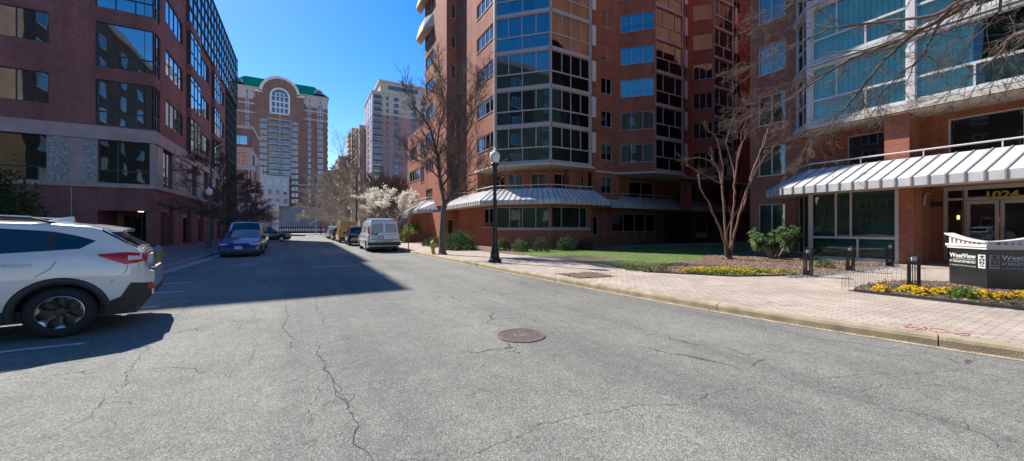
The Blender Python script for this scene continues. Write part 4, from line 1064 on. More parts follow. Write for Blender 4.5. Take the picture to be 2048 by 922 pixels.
# pale projecting block over the entrance
eb = MB(); eb.box(gx - 7.6, gx + 3.6, TWY - 6, TWY - .61, 11.2, 23.6); eb.box(gx - 7.9, gx + 3.9, TWY - 6.3, TWY - .61, 23.6, 24.2); eb.build('entrance_block', simple('pale_panel', (.42, .43, .46), .7, var=.05), twr)
m2 = fw_mesh(1.5, 2.6, 2, 1, 'white_trim')
for z in (20.2, 15.9, 12.0):
    for k in range(4): far_window(twr, m2, gx - 6.2 + k * 2.8, TWY - 6, z)
ew = MB()
for x in (-24, -17.5, -12.6, -1.2): ew = MB(); ew.box(x, x + 3.4, TWY - .75, TWY - .61, 6.2, 9.8); ew.build('ground_opening', 'glass_far', twr)

# ================================================================ PINK TOWER ON THE RIGHT
pk = thing('residential_tower', (38, 190, .13), 'pinkish residential tower with pale top floors and corner balconies behind the bare trees', 'apartment tower')
w_ = MB(); w_.box(27, 62, 180, 205, .13, 54.5, 0); w_.box(27, 62, 180, 205, 54.5, 64.5, 1)
w_.box(24.5, 30, 205, 245, .13, 55, 1); w_.box(22.8, 28, 225, 262, .13, 58, 1)
w_.box(30.5, 62, 179.6, 205, 64.5, 69.5, 1); w_.build('wall', ['pink_brick', 'cream'], pk)
c_ = MB(); c_.box(29.8, 63, 178.9, 206, 69.5, 70.4); c_.box(26.7, 31, 179.7, 206, 64.5, 65.1); c_.build('roof_edge', 'cream', pk)
pm1 = fw_mesh(2.0, 1.7, 2, 1, 'dark_frame'); pm2 = fw_mesh(.9, 1.7, 1, 1, 'dark_frame')
n_ = 0
for r in range(21):
    bc = MB(); bg_ = MB()
    z = 61.6 - r * 2.9
    if z < 3: break
    for x, me in ((33.8, pm2), (37.8, pm1), (46.2, pm1), (50.5, pm1)):
        if n_ < 84: far_window(pk, me, x, 180, z); n_ += 1
    # corner balconies
    bc.box(27.4, 31.2, 178.6, 180, z - .5, z - .25, 0); bc.box(27.4, 31.2, 178.6, 178.66, z - .25, z + .6, 1)
    bg_.box(27.6, 31.0, 179.95, 179.99, z - .2, z + 2.0)
    bo_ = bc.build('balcony', ['cream', 'dark_frame'], pk); bg_.build('pane', 'glass_far', bo_)
    if r < 18:
        for yy in (183, 191, 199): q_ = MB(); q_.box(26.95, 26.99, yy, yy + 3.0, z, z + 1.9); q_.build('side_window', 'glass_far', pk)
        q_ = MB(); q_.box(22.74, 22.78, 228, 246, z - 5, z - 3.2); q_.build('side_window', 'glass_far', pk)
        q_ = MB(); q_.box(23.4, 24.5, 209, 224, z - 8, z - 7.6); q_.build('side_balcony', 'cream', pk)
        q_ = MB(); q_.box(21.8, 22.8, 230, 242, z - 6, z - 5.7); q_.build('side_balcony', 'cream', pk)
tw = MB(); tw.box(34, 48, 179.5, 179.58, 66.6, 68.4); tw.build('top_window', 'glass_far', pk)

# low grey blocks further back
gbk = thing('grey_block', (24, 262, .13), 'pale grey block standing low between the two towers', 'building')
q_ = MB(); q_.box(18.6, 34, 255, 285, .13, 46); q_.build('wall', simple('grey_panel', (.33, .32, .31), .8, var=.1), gbk)
q_ = MB(); q_.box(18.2, 34.3, 254.6, 285.3, 46, 47); q_.build('roof_edge', 'cream', gbk)
me = fw_mesh(1.6, 1.6, 1, 1, 'cream')
for r in range(10):
    for x in (20.5, 23.5, 26.5, 29.5): far_window(gbk, me, x, 255, 42 - r * 3)
gb2 = thing('grey_terrace_block', (20, 300, .13), 'distant grey roofed block seen above the trees right of the tower', 'building')
q_ = MB(); q_.box(2, 30, 300, 320, .13, 41); q_.build('wall', simple('distant_wall', (.27, .28, .29), .8, var=.1), gb2)
q_ = MB(); q_.box(3, 25, 299.7, 318, 41, 44); q_.build('roof_storey', 'concrete', gb2)
me = fw_mesh(1.8, 1.6, 1, 1, 'cream')
for r in range(4):
    for x in (6, 10, 14, 18, 22): far_window(gb2, me, x, 300, 37 - r * 3)

# ================================================================ BUILDINGS BEHIND THE CAMERA (seen only mirrored in the windows)
bb = thing('brick_block', (-34, -10, 0), 'tan brick block behind the camera, seen mirrored in the office windows', 'building')
q_ = MB(); q_.box(-66, -27, -60, 10.5, 0, 33); q_.build('wall', brick('tan_brick', (.16, .105, .075), (.13, .085, .06), (.18, .14, .11), bw=.3, bh=.1), bb)
q_ = MB(); q_.box(-66.4, -26.6, -60.4, 10.9, 33, 34); q_.build('roof_edge', 'cream', bb)
mz = fw_mesh(2.0, 2.0, 2, 1, 'white_trim'); n_ = 0
mx_ = MB(); mx_.box(.01, .16, -1.0, 1.0, 0, 2.0, 0); mx_.box(.161, .18, -.86, -.06, .14, 1.86, 1); mx_.box(.161, .18, .06, .86, .14, 1.86, 1); o_ = mx_.build('t', ['white_trim', 'glass_far']); mxm = o_.data; bpy.data.objects.remove(o_)
mn = fw_mesh(2.0, 2.0, 2, 1, 'white_trim')
for r in range(8):
    for k in range(6):
        far_window(bb, mxm, -27, -30 + k * 7.5, 3 + r * 3.7)
for r in range(4, 8):
    for k in range(7):
        o_ = far_window(bb, mn, -62 + k * 5.2, 10.5, 3 + r * 3.7); o_.rotation_euler.z = math.pi
lb_ = thing('added_low_rise', (-60, 24, 0), 'low brick block beyond the left plaza, seen mirrored in the glass fronts', 'building')  # unseen block added, built high so the wing glass mirrors less sky
q_ = MB(); q_.box(-70, -52, 12, 36, 0, 21); q_.build('wall', 'brick_far', lb_)
for r in range(6):
    for k in range(6): far_window(lb_, mxm, -52, 15 + k * 3.4, 1.5 + r * 3.3)
# ================================================================ VEHICLES
def paint(name, col, metal=.0, rough=.28, coat=1.0, var=.02):
    m = simple(name, col, rough, metal=metal, var=var, scale=1.0, coat=coat); return m
def interp(tab, x):
    if x <= tab[0][0]: return tab[0][1]
    for (a, b), (c, d) in zip(tab[:-1], tab[1:]):
        if x <= c: return b + (d - b) * (x - a) / (c - a) if c > a else d
    return tab[-1][1]
def sstep(t): t = max(0, min(1, t)); return t * t * (3 - 2 * t)
class CarShape:
    def __init__(s, **k):
        s.tum = .20; s.plan = .16; s.planlen = .75; s.crown = .05; s.edge = .07; s.bulge = .035; s.bot = .24; s.__dict__.update(k)
    def half(s, x):
        e = s.L / 2; t = max(0, (abs(x) - (e - s.planlen)) / s.planlen)
        return s.W / 2 * (1 - s.plan * t ** 2.4)
    def top(s, x): return interp(s.prof, x)
    def belt(s, x): return interp(s.beltl, x)
    def y(s, x, z):
        b = s.belt(x); w = s.half(x)
        if z <= b:
            t = (z - s.bot) / max(.01, (b - s.bot)); f = 1 - s.bulge * (2 * t - 1.05) ** 2
            f -= .03 * max(0, .35 - t)
            return w * f
        f0 = 1 - s.bulge * (.95) ** 2
        return w * (f0 - s.tum * (z - b) / (s.Hroof - b) - .03 * sstep((z - b) / .05))
    def ring(s, x, ns=13, nt=8):
        zt = s.top(x); zb = s.bot; e_ = s.L / 2; zb += getattr(s, 'rise', .10) * max(0, (abs(x) - (e_ - .55)) / .55) ** 2
        for wx in s.wx:
            if abs(x - wx) < s.ar: zb = max(zb, s.wz + math.sqrt(max(0, s.ar ** 2 - (x - wx) ** 2)))
        ed = min(s.edge, (zt - zb) * .3); ze = zt - ed
        b = s.belt(x); zs = []
        if b < ze - .03 and b > zb + .05:
            n1 = ns // 2
            zs = [zb + (b - zb) * i / n1 for i in range(n1)] + [b] + [b + .05 + (ze - b - .05) * i / (ns - n1 - 2) for i in range(ns - n1 - 1)]
        else: zs = [zb + (ze - zb) * i / (ns - 1) for i in range(ns)]
        P = [(x, s.y(x, z), z) for z in zs]
        yE = P[-1][1]
        for i in range(1, nt + 1):
            t = i / nt; a = t * math.pi / 2
            # round shoulder then gentle crown
            if i <= 3: aa = i / 3 * math.pi / 2; yy = yE - ed * .9 * (1 - math.cos(aa)); zz = ze + (ed - s.crown * .55) * math.sin(aa)
            else:
                q = (i - 3) / (nt - 3); yy = (yE - ed * .9) * (1 - q); zz = zt - s.crown * .55 * (1 - q) ** 2
            P.append((x, yy, zz))
        full = P + [(x, -y_, z) for x, y_, z in reversed(P[:-1])]
        return full
    def topz(s, x, y):
        zt = s.top(x); r = s.ring(x)
        pts = [(p[1], p[2]) for p in r if p[1] >= -1e-6][13 - 1:]
        y = abs(y)
        for (a, b), (c, d) in zip(pts[:-1], pts[1:]):
            if c <= y <= a: return d + (b - d) * (y - c) / max(1e-6, (a - c))
        return pts[0][1] if y > pts[0][0] else zt
def car(name, loc, heading, label, cat, body, cs, side, front_glass=None, rear_glass=None, tail=None, head=None, clad=None, rails=False, mirrors=None, group='vehicles parked or driving along the street', wheels='plain', sunroof=None, bumper=None, plate='rear', extras=None, handles=(), pillars=(), wheel_r=.335, tw=.22, near=False):
    t = thing(name, loc, label, cat, group, rz=heading, local=True)
    xs = set()
    e = cs.L / 2
    n = 90 if near else 46
    for i in range(n + 1): xs.add(round(-e + cs.L * i / n, 4))
    for p in cs.prof + cs.beltl: xs.add(round(max(-e, min(e, p[0])), 4))
    for wx in cs.wx:
        for i in range(19): xs.add(round(wx - cs.ar * math.cos(math.pi * i / 18), 4))
    xs = sorted(xs); q = [xs[0]]
    for x in xs[1:]:
        if x - q[-1] > .004: q.append(x)
    rings = [cs.ring(x) for x in q]
    b = MB(); b.grid([r for r in rings], 0, True)
    b.face(rings[0][::-1]); b.face(rings[-1])
    bo = b.build('body', body, t)
    md = bo.modifiers.new('es', 'EDGE_SPLIT'); md.split_angle = R(38)
    # underbody and wheel wells
    u = MB(); u.box(-e + .18, e - .18, -cs.W / 2 + .16, cs.W / 2 - .16, cs.bot - .06, cs.bot + .1)
    for wx in cs.wx:
        for sg in (-1, 1):
            rows = []
            for i in range(13):
                a = math.pi * i / 12; rr = cs.ar + .01
                rows.append([(wx - rr * math.cos(a), sg * (cs.half(wx) * .955), cs.wz + rr * math.sin(a)), (wx - rr * math.cos(a), sg * (cs.W / 2 - .38), cs.wz + rr * math.sin(a))])
            u.grid(rows, 0, True)
            u.face([(wx - (cs.ar + .01) * math.cos(math.pi * i / 12), sg * (cs.W / 2 - .38), cs.wz + (cs.ar + .01) * math.sin(math.pi * i / 12)) for i in range(13)])
    u.build('underbody', 'black_plastic', t)
    def side_patch(mb, lo, hi, off=.004, nx=14, nz=4, sgs=(-1, 1), m=0):
        x0 = max(lo[0][0], hi[0][0]); x1 = min(lo[-1][0], hi[-1][0]); px = sorted({x0 + (x1 - x0) * i / nx for i in range(nx + 1)} | {p[0] for p in lo + hi if x0 <= p[0] <= x1})
        for sg in sgs:
            rows = []
            for x in px:
                a = interp(lo, x); c = interp(hi, x)
                rows.append([(x, sg * (cs.y(x, a + (c - a) * j / nz) + off), a + (c - a) * j / nz) for j in range(nz + 1)])
            mb.grid(rows if sg > 0 else rows[::-1], m, True)
    def top_patch(mb, x0, x1, w0, w1, off=.006, nx=10, ny=10, m=0):
        rows = []
        for i in range(nx + 1):
            x = x0 + (x1 - x0) * i / nx; w = w0 + (w1 - w0) * i / nx
            sl = (cs.top(x + .02) - cs.top(x - .02)) / .04; l = math.hypot(1, sl); ox, oz = -sl / l * off, 1 / l * off
            rows.append([(x + ox, -w + 2 * w * j / ny, cs.topz(x, -w + 2 * w * j / ny) + oz) for j in range(ny + 1)])
        mb.grid(rows[::-1], m, True)
    for i, (lo, hi) in enumerate(side):
        for sg in (-1, 1): g_ = MB(); side_patch(g_, lo, hi, .004, sgs=(sg,)); g_.build('side_window', 'car_glass', t)
    for (l1_, h1_), (l2_, h2_) in zip(side[:-1], side[1:]):
        a_, b_ = l1_[-1], l2_[0]; c__, d_ = h1_[-1], h2_[0]
        if b_[0] - a_[0] < .09:
            for sg in (-1, 1): g_ = MB(); side_patch(g_, [a_, b_], [c__, d_], .0035, 2, 3, (sg,)); g_.build('pillar_trim', 'black_plastic', t)
    if front_glass: g_ = MB(); top_patch(g_, *front_glass); g_.build('windscreen', 'car_glass', t)
    if rear_glass: g_ = MB(); top_patch(g_, *rear_glass); g_.build('rear_window', 'car_glass', t)
    if clad:
        # sill strips between the wheels and arch flares
        ws_ = sorted(cs.wx); 
        for sg in (-1, 1): g_ = MB(); side_patch(g_, [(ws_[0] + cs.ar, cs.bot - .02), (ws_[1] - cs.ar, cs.bot - .02)], [(ws_[0] + cs.ar, clad), (ws_[1] - cs.ar, clad)], .012, 8, 2, (sg,)); g_.build('sill_cladding', 'black_plastic', t)
        for wx in cs.wx:
            for sg in (-1, 1):
                rows = []; g_ = MB()
                for i in range(25):
                    a = math.pi * (i / 24) ; r0, r1 = cs.ar - .012, cs.ar + .075
                    def pp(r, off):
                        x, z = wx - r * math.cos(a), cs.wz + r * math.sin(a)
                        if i in (0, 24): z = cs.bot - .02
                        x = max(-e, min(e, x)); return (x, sg * (cs.y(x, max(z, cs.bot)) + off), z)
                    rows.append([pp(r0, -.03), pp(r0, .014), pp(r1 - .01, .014), pp(r1, .002)])
                g_.grid(rows if sg < 0 else rows[::-1], 0, True); g_.build('wheel_arch_cladding', 'black_plastic', t)
    # wheels
    for wx in cs.wx:
        for sg in (-1, 1):
            yc = sg * (cs.half(wx) * .965 - tw / 2 - .01); Rr = wheel_r; rr = Rr * .68
            ty_ = MB(); n_ = 40 if near else 22
            prof = [(rr, -tw / 2), (Rr - .04, -tw / 2), (Rr - .012, -tw / 2 + .03), (Rr, -tw * .3), (Rr, tw * .3), (Rr - .012, tw / 2 - .03), (Rr - .04, tw / 2), (rr, tw / 2), (rr - .02, tw / 2 - .02)]
            rows = [[(wx + r * math.cos(2 * math.pi * j / n_), yc + sg * w, cs.wz + r * math.sin(2 * math.pi * j / n_)) for j in range(n_)] for r, w in prof]
            ty_.grid(rows if sg > 0 else [r[::-1] for r in rows], 0, True, True)
            wo = ty_.build('wheel', 'rubber', t)
            rm = MB(); f = tw / 2 - .02
            def disc(r0, r1, y0, y1, m):
                rows = [[(wx + r * math.cos(2 * math.pi * j / n_), yc + sg * y_, cs.wz + r * math.sin(2 * math.pi * j / n_)) for j in range(n_)] for r, y_ in ((r0, y0), (r1, y1))]
                rm.grid(rows, m, True, True)
            disc(.0, rr - .005, f - .09, f - .09, 1)
            if wheels == 'cross':
                disc(rr - .022, rr - .002, f + .012, f + .004, 0); disc(rr - .002, rr + .001, f + .004, f - .08, 1)
                disc(0, .05, f - .012, f - .014, 1); disc(.05, .075, f - .014, f - .035, 1)
                for k in range(7):
                    a = 2 * math.pi * k / 7 + .2
                    def q3(r, da, y_): return (wx + r * math.cos(a + da), yc + sg * y_, cs.wz + r * math.sin(a + da))
                    rm.face([q3(.05, -.45, f - .02), q3(rr * .62, -.11, f - .006), q3(rr * .62, .11, f - .006), q3(.05, .45, f - .02)], 1)
                    rm.face([q3(rr * .62, -.11, f - .006), q3(rr - .02, -.30, f + .006), q3(rr - .02, .30, f + .006), q3(rr * .62, .11, f - .006)], 1)
                    rm.face([q3(rr * .78, -.07, f + .002), q3(rr - .02, -.24, f + .010), q3(rr - .02, .24, f + .010), q3(rr * .78, .07, f + .002)], 0)
            else:
                ns_ = 5; disc(rr - .03, rr - .002, f + .004, f + .004, 0); disc(0, .055, f - .01, f - .01, 0)
                for k in range(ns_):
                    for dd in (-.13, .13):
                        a = 2 * math.pi * k / ns_ + dd
                        def q3(r, w, y_): return (wx + r * math.cos(a) - w * math.sin(a), yc + sg * y_, cs.wz + r * math.sin(a) + w * math.cos(a))
                        rm.face([q3(.03, -.018, f - .012), q3(rr - .02, -.014, f), q3(rr - .02, .014, f), q3(.03, .018, f - .012)], 0)
            rm.build('rim', ['rim', 'black_metal'], wo)
    def yzbox(name_, x0, x1, y0, y1, z0, z1, mat, both=True):
        mb = MB()
        mb.box(x0, x1, y0, y1, z0, z1); o = mb.build(name_, mat, t)
        if both: mb = MB(); mb.box(x0, x1, -y1, -y0, z0, z1); mb.build(name_, mat, t)
    if tail: 
        for sg in (-1, 1):
            g_ = MB(); side_patch(g_, tail['lo'], tail['hi'], .012, 10, 3, (sg,))
            if 'rear' in tail:
                x_, ya_, yb_, za_, zb_ = tail['rear']; a, c = sorted((sg * ya_, sg * yb_)); g_.box(x_ - .02, x_ + .08, a, c, za_, zb_)
            g_.build('tail_light', 'red_lens', t)
    if head:
        for sg in (-1, 1):
            g_ = MB(); side_patch(g_, head['lo'], head['hi'], .010, 8, 3, (sg,))
            x_, ya_, yb_, za_, zb_ = head['front']; a, c = sorted((sg * ya_, sg * yb_)); g_.box(x_ - .08, x_ + .02, a, c, za_, zb_)
            g_.build('headlight', 'clear_lens', t)
    if bumper:
        for x_, w_, z0, z1 in bumper: yzbox('bumper', x_ - .05, x_ + .05, -w_, w_, z0, z1, 'black_plastic', False)
    if mirrors:
        for sg in (-1, 1):
            g_ = MB(); x_, z_ = mirrors; y_ = sg * (cs.y(x_, z_)); 
            a, c = sorted((y_ + sg * .05, y_ + sg * .24)); g_.box(x_ - .04, x_ + .09, a, c, z_ - .02, z_ + .15)
            a, c = sorted((y_ - sg * .02, y_ + sg * .06)); g_.box(x_, x_ + .05, a, c, z_ - .01, z_ + .03); mo_ = g_.build('mirror', 'black_plastic', t)
            bv = mo_.modifiers.new('b', 'BEVEL'); bv.width = .02; bv.segments = 2
    if rails:
        for sg in (-1, 1):
            xa, xb = rails; y_ = sg * (cs.y(0, cs.top(0) - .07) - .07); g_ = MB()
            pts = [(xa + (xb - xa) * i / 10, y_, cs.topz(xa + (xb - xa) * i / 10, y_) + .065 * min(1, math.sin(math.pi * i / 10) * 3)) for i in range(11)]
            g_.tube(pts, .018, 6); 
            g_.build('roof_rail', 'black_plastic', t)
            g_ = MB(); g_.tube([(p[0], p[1], p[2] + .017) for p in pts[1:-1]], .012, 6); g_.build('rail_trim', 'chrome', t)
    for hx, hz in handles:
        for sg in (-1, 1):
            g_ = MB(); y_ = cs.y(hx, hz); g_.tube([(hx - .11, sg * (y_ + .0), hz), (hx - .08, sg * (y_ + .03), hz), (hx + .08, sg * (y_ + .03), hz + .004), (hx + .11, sg * y_, hz + .004)], .016, 6); g_.build('door_handle', body, t)
    if pillars:   # shut lines
        for ln in pillars:
            for sg in (-1, 1): g_ = MB(); g_.tube([(x, sg * (cs.y(x, z) + .0005), z) for x, z in ln], .004, 4); g_.build('shut_line', 'black_metal', t)
    if plate in ('rear', 'both'): yzbox('licence_plate', cs.rearx - .012, cs.rearx + .02, -.155, .155, cs.plz, cs.plz + .155, 'plate', False)
    if plate in ('front', 'both'): yzbox('licence_plate', e - .03, e + .012, -.155, .155, cs.plf, cs.plf + .155, 'plate', False)
    return t, side_patch, top_patch
H_E, H_N, H_S, H_W = 0, R(90), R(-90), R(180)     # forward is local +x

# --- the near white crossover, nosed in towards the left kerb
pw = paint('pearl_white_paint', (.66, .65, .62), rough=.25)
cs = CarShape(L=4.46, W=1.80, Hroof=1.60, plan=.24, planlen=.55, tum=.19, bot=.29, rise=.20, edge=.085, crown=.05, bulge=.04,
    prof=[(-2.23, .76), (-2.225, .85), (-2.165, .875), (-2.13, .95), (-2.11, 1.14), (-2.06, 1.20), (-1.72, 1.49), (-1.58, 1.54), (-1.2, 1.58), (-.5, 1.60), (.2, 1.585), (.55, 1.53), (1.28, 1.12), (1.75, 1.02), (2.08, .90), (2.2, .74), (2.23, .58)],
    beltl=[(-2.23, .64), (-2.1, 1.06), (-1.5, 1.13), (.0, 1.07), (1.1, 1.02), (1.8, .90), (2.23, .5)], wx=[-1.33, 1.335], ar=.40, wz=.345, rearx=-2.145, plz=.92, plf=.4)
WIN = [([(-1.64, 1.30), (-1.50, 1.20), (-1.26, 1.185)], [(-1.64, 1.31), (-1.45, 1.385), (-1.26, 1.435)]),
       ([(-1.20, 1.18), (-.3, 1.13)], [(-1.20, 1.445), (-.7, 1.49), (-.3, 1.495)]),
       ([(-.24, 1.125), (.98, 1.07)], [(-.24, 1.495), (.3, 1.475), (.98, 1.12)])]
near_p = at(117, 675, 4.97)
fcar, sp, tp = car('parked_crossover', (-4.34, 7.94, 0), R(190), 'white crossover with black roof rails, nosed in to the left kerb closest to the camera', 'car', pw, cs, WIN,
    front_glass=(.62, 1.24, .58, .66), rear_glass=(-2.03, -1.74, .60, .53), clad=.42, rails=(-1.25, .9), mirrors=(.95, 1.12), wheels='cross', wheel_r=.345, tw=.23, near=True,
    tail=dict(lo=[(-2.12, .99), (-1.95, .96), (-1.68, 1.10)], hi=[(-2.12, 1.11), (-1.95, 1.135), (-1.68, 1.12)], rear=(-2.115, .42, .70, .99, 1.10)), head=dict(lo=[(1.75, .68), (2.1, .64)], hi=[(1.75, .80), (2.1, .76)], front=(2.17, .45, .72, .62, .74)),
    handles=[(-.98, 1.0), (.12, .97)], pillars=[[(-1.30, 1.16), (-1.30, 1.04), (-1.25, .94), (-1.12, .84)], [(-.27, 1.1), (-.27, .42)], [(-1.80, .72), (-1.95, .86), (-1.97, .95)]])
g_ = MB(); sp(g_, [(-2.21, .455), (-1.95, .315), (-1.72, .265)], [(-2.21, .66), (-2.0, .69), (-1.9, .50), (-1.72, .42)], .008, 10, 3); g_.box(-2.238, -2.2, -.60, .60, .49, .56); g_.build('lower_bumper', 'black_plastic', fcar)
g_ = MB(); g_.box(-2.232, -2.15, -.5, .5, .857, .873); g_.build('bumper_step', 'black_plastic', fcar)
for sg in (-1, 1):
    g_ = MB(); a, c = sorted((sg * .60, sg * .74)); g_.box(-2.232, -2.14, a, c, .57, .65); g_.build('reflector', 'red_lens', fcar)
# spoiler over the rear window
g_ = MB(); rows = []
for i in range(9):
    y = -.60 + 1.2 * i / 8; k = 1 - .25 * (abs(y) / .6) ** 3
    rows.append([(-1.58, y, cs.topz(-1.58, y) + .008), (-1.72, y, 1.525 - .03 * (abs(y) / .6) ** 2), (-1.72 - .20 * k, y, 1.485 - .035 * (abs(y) / .6) ** 2), (-1.72 - .20 * k, y, 1.465 - .035 * (abs(y) / .6) ** 2), (-1.66, y, 1.46 - .03 * (abs(y) / .6) ** 2)])
g_.grid(rows, 0, True); g_.face(rows[0]); g_.face(rows[-1][::-1]); so_ = g_.build('spoiler', pw, fcar)
so_.modifiers.new('s', 'EDGE_SPLIT').split_angle = R(40)
for sg in (-1, 1): g_ = MB(); sp(g_, [(-2.06, 1.18), (-1.70, 1.44)], [(-2.06, 1.195), (-1.70, 1.475)], .004, 6, 2, (sg,)); g_.build('rear_quarter_trim', 'car_glass', fcar)
g_ = MB(); g_.prism([(-1.05, -.035), (-1.30, -.05), (-1.30, .05), (-1.05, .035)], 1.56, 1.60); g_.face([(-1.30, -.05, 1.59), (-1.05, -.035, 1.59), (-1.05, 0, 1.605), (-1.27, 0, 1.66), (-1.30, 0, 1.66)][::-1]); g_.face([(-1.30, .05, 1.59), (-1.05, .035, 1.59), (-1.05, 0, 1.605), (-1.27, 0, 1.66), (-1.30, 0, 1.66)]); g_.face([(-1.30, -.05, 1.59), (-1.30, 0, 1.66), (-1.30, .05, 1.59)]); g_.build('antenna_fin', pw, fcar)
g_ = MB(); g_.tube([(-2.09, 0, 1.19), (-2.14, .02, 1.22), (-2.10, .06, 1.25)], .016, 5); g_.tube([(-2.10, .04, 1.23), (-1.95, .38, 1.33)], .009, 4); g_.build('rear_wiper', 'black_plastic', fcar)
g_ = MB(); g_.lathe([(0, 0), (.05, 0), (.055, .008), (0, .012)], (0, 0, 0), 16); em = g_.build('emblem', 'black_metal', fcar); em.location = (-2.125, 0, 1.10); em.rotation_euler = (0, R(-90), 0); em.scale = (.6, 1, 1)
for sg in (-1, 1):
    g_ = MB(); sp(g_, [(-2.10, 1.02), (-1.97, 1.02)], [(-2.10, 1.075), (-1.97, 1.085)], .016, 5, 2, (sg,)); g_.build('reversing_lamp', 'clear_lens', fcar)
for i, b_ in enumerate(('CROSSTREK',)):
    put_text('badge', b_, (-2.128, -.62, .855), (0, -1, 0), (0, 0, 1), .05, 'black_metal', fcar, width=.22) if False else None

# --- generic shapes
def sedan(L=4.5, W=1.8, H=1.45, **k):
    e = L / 2
    return CarShape(L=L, W=W, Hroof=H, bot=.20, tum=.24, plan=.17, planlen=.7, wx=[-e + .95, e - .88], ar=.37, wz=.33, rearx=-e + .0, plz=.75, plf=.42,
        prof=[(-e, .55), (-e + .04, .86), (-e + .1, 1.0), (-e + .55, 1.04), (-e + 1.25, H - .08), (-.3, H), (.25, H - .02), (e - 1.25, .99), (e - .55, .88), (e - .12, .72), (e, .5)],
        beltl=[(-e, .5), (-e + .2, .92), (0, .93), (e - 1.2, .90), (e - .4, .74), (e, .45)], **k)
def suv(L=4.65, W=1.86, H=1.68, **k):
    e = L / 2
    return CarShape(L=L, W=W, Hroof=H, bot=.26, tum=.17, plan=.13, planlen=.6, wx=[-e + .95, e - .92], ar=.41, wz=.36, rearx=-e + .08, plz=.86, plf=.45,
        prof=[(-e, .70), (-e + .03, .78), (-e + .09, .84), (-e + .12, 1.12), (-e + .42, H - .1), (-e + .6, H - .04), (-.3, H), (.35, H - .03), (e - 1.32, 1.12), (e - .5, 1.0), (e - .1, .84), (e, .55)],
        beltl=[(-e, .6), (-e + .12, 1.0), (0, 1.02), (e - 1.2, 1.0), (e - .4, .85), (e, .5)], **k)
def swin(e, H, b, x0, x1):
    return [([(x0, b + .03), (x0 + .5, b + .01)], [(x0, b + .08), (x0 + .25, H - .17), (x0 + .5, H - .15)]), ([(x0 + .55, b), (x0 + 1.42, b)], [(x0 + .55, H - .145), (x0 + 1.42, H - .125)]), ([(x0 + 1.47, b), (x1, b)], [(x0 + 1.47, H - .125), (x1 - .7, H - .15), (x1, b + .05)])]
# blue sedan facing the camera
cs = sedan(4.55, 1.80, 1.42); e = 2.275
blue = paint('bright_blue_paint', (.004, .04, .17), rough=.35, coat=.45)
c_, sp, tp = car('parked_sedan', (-2.98, 23.4 + e, 0), H_S, 'bright blue sedan facing the camera at the left kerb in front of the van', 'car', blue, cs, swin(e, 1.42, .95, -1.45, 1.0),
    front_glass=(.3, e - 1.28, .58, .66), rear_glass=(-e + .6, -e + 1.2, .6, .55), mirrors=(.85, .95), plate='front',
    head=dict(lo=[(1.75, .68), (2.15, .66)], hi=[(1.75, .76), (2.15, .73)], front=(2.17, .46, .76, .62, .70)), tail=dict(lo=[(-2.2, .78), (-1.95, .8)], hi=[(-2.2, .92), (-1.95, .88)]))
g_ = MB(); g_.box(2.20, 2.272, -.62, .62, .24, .40); g_.box(2.16, 2.255, -.48, .48, .58, .635); g_.build('grille', 'black_plastic', c_)
for sg in (-1, 1): g_ = MB(); a, c = sorted((sg * .55, sg * .76)); g_.box(2.1, 2.235, a, c, .30, .42); g_.build('fog_lamp', 'clear_lens', c_)
g_ = MB(); g_.lathe([(0, 0), (.05, 0), (0, .01)], (0, 0, 0), 14); em = g_.build('emblem', 'chrome', c_); em.location = (2.2, 0, .69); em.rotation_euler = (0, R(70), 0); em.scale = (.5, 1.3, 1)
# pale van facing the camera behind it
def van(L=5.0, W=1.98, H=1.95, nose=.9, **k):
    e = L / 2
    return CarShape(L=L, W=W, Hroof=H, bot=.26, tum=.10, plan=.10, planlen=.45, wx=[-e + .95, e - .9], ar=.40, wz=.35, rearx=-e - .0, plz=.75, plf=.45, edge=.12,
        prof=[(-e, .62), (-e + .015, 1.1), (-e + .10, H - .22), (-e + .25, H - .03), (0, H), (e - nose - .75, H - .05), (e - nose, 1.18), (e - .25, 1.02), (e - .04, .82), (e, .5)],
        beltl=[(-e, .55), (-e + .1, 1.12), (0, 1.12), (e - nose, 1.10), (e - .3, .9), (e, .45)], **k)
cs = van(5.1, 2.0, 1.95, .95); e = 2.55
silv = paint('silver_blue_paint', (.50, .53, .58), rough=.3)
c_, sp, tp = car('parked_minivan', (-3.38, 28.5 + e, 0), H_S, 'silver passenger van facing the camera at the left kerb behind the bright blue sedan', 'van', silv, cs,
    [([(-2.1, 1.16), (-.7, 1.16)], [(-2.1, 1.72), (-.7, 1.76)]), ([(-.62, 1.16), (.5, 1.15)], [(-.62, 1.76), (.5, 1.76)]), ([(.58, 1.15), (1.5, 1.14)], [(.58, 1.76), (.95, 1.72), (1.5, 1.2)])],
    front_glass=(e - .95 - .70, e - 1.0, .70, .80), rear_glass=None, mirrors=(1.25, 1.15), plate='front', head=dict(lo=[(2.0, .78), (2.42, .76)], hi=[(2.0, .95), (2.42, .9)], front=(2.5, .55, .85, .70, .86)),
    bumper=[(2.5, .75, .32, .5)], rails=(-1.7, .5))
# dark suv crossing at the far end
cs = suv(4.75, 1.88, 1.72); e = 2.375
dk = paint('dark_slate_blue_paint', (.022, .035, .065), rough=.25)
car('crossing_suv', (-3.75, 50.0, 0), H_E, 'dark slate blue sport utility car standing side-on across the far end of the street', 'car', dk, cs, swin(e, 1.72, 1.05, -1.75, 1.0), front_glass=(.4, e - 1.35, .62, .7), rear_glass=(-e + .14, -e + .40, .68, .62), mirrors=(.85, 1.05), rails=(-1.5, .5),
    tail=dict(lo=[(-2.3, .95), (-1.95, .98)], hi=[(-2.3, 1.1), (-1.95, 1.06)]), head=dict(lo=[(1.95, .82), (2.3, .80)], hi=[(1.95, .93), (2.3, .90)], front=(2.3, .5, .8, .72, .84)), clad=.42)
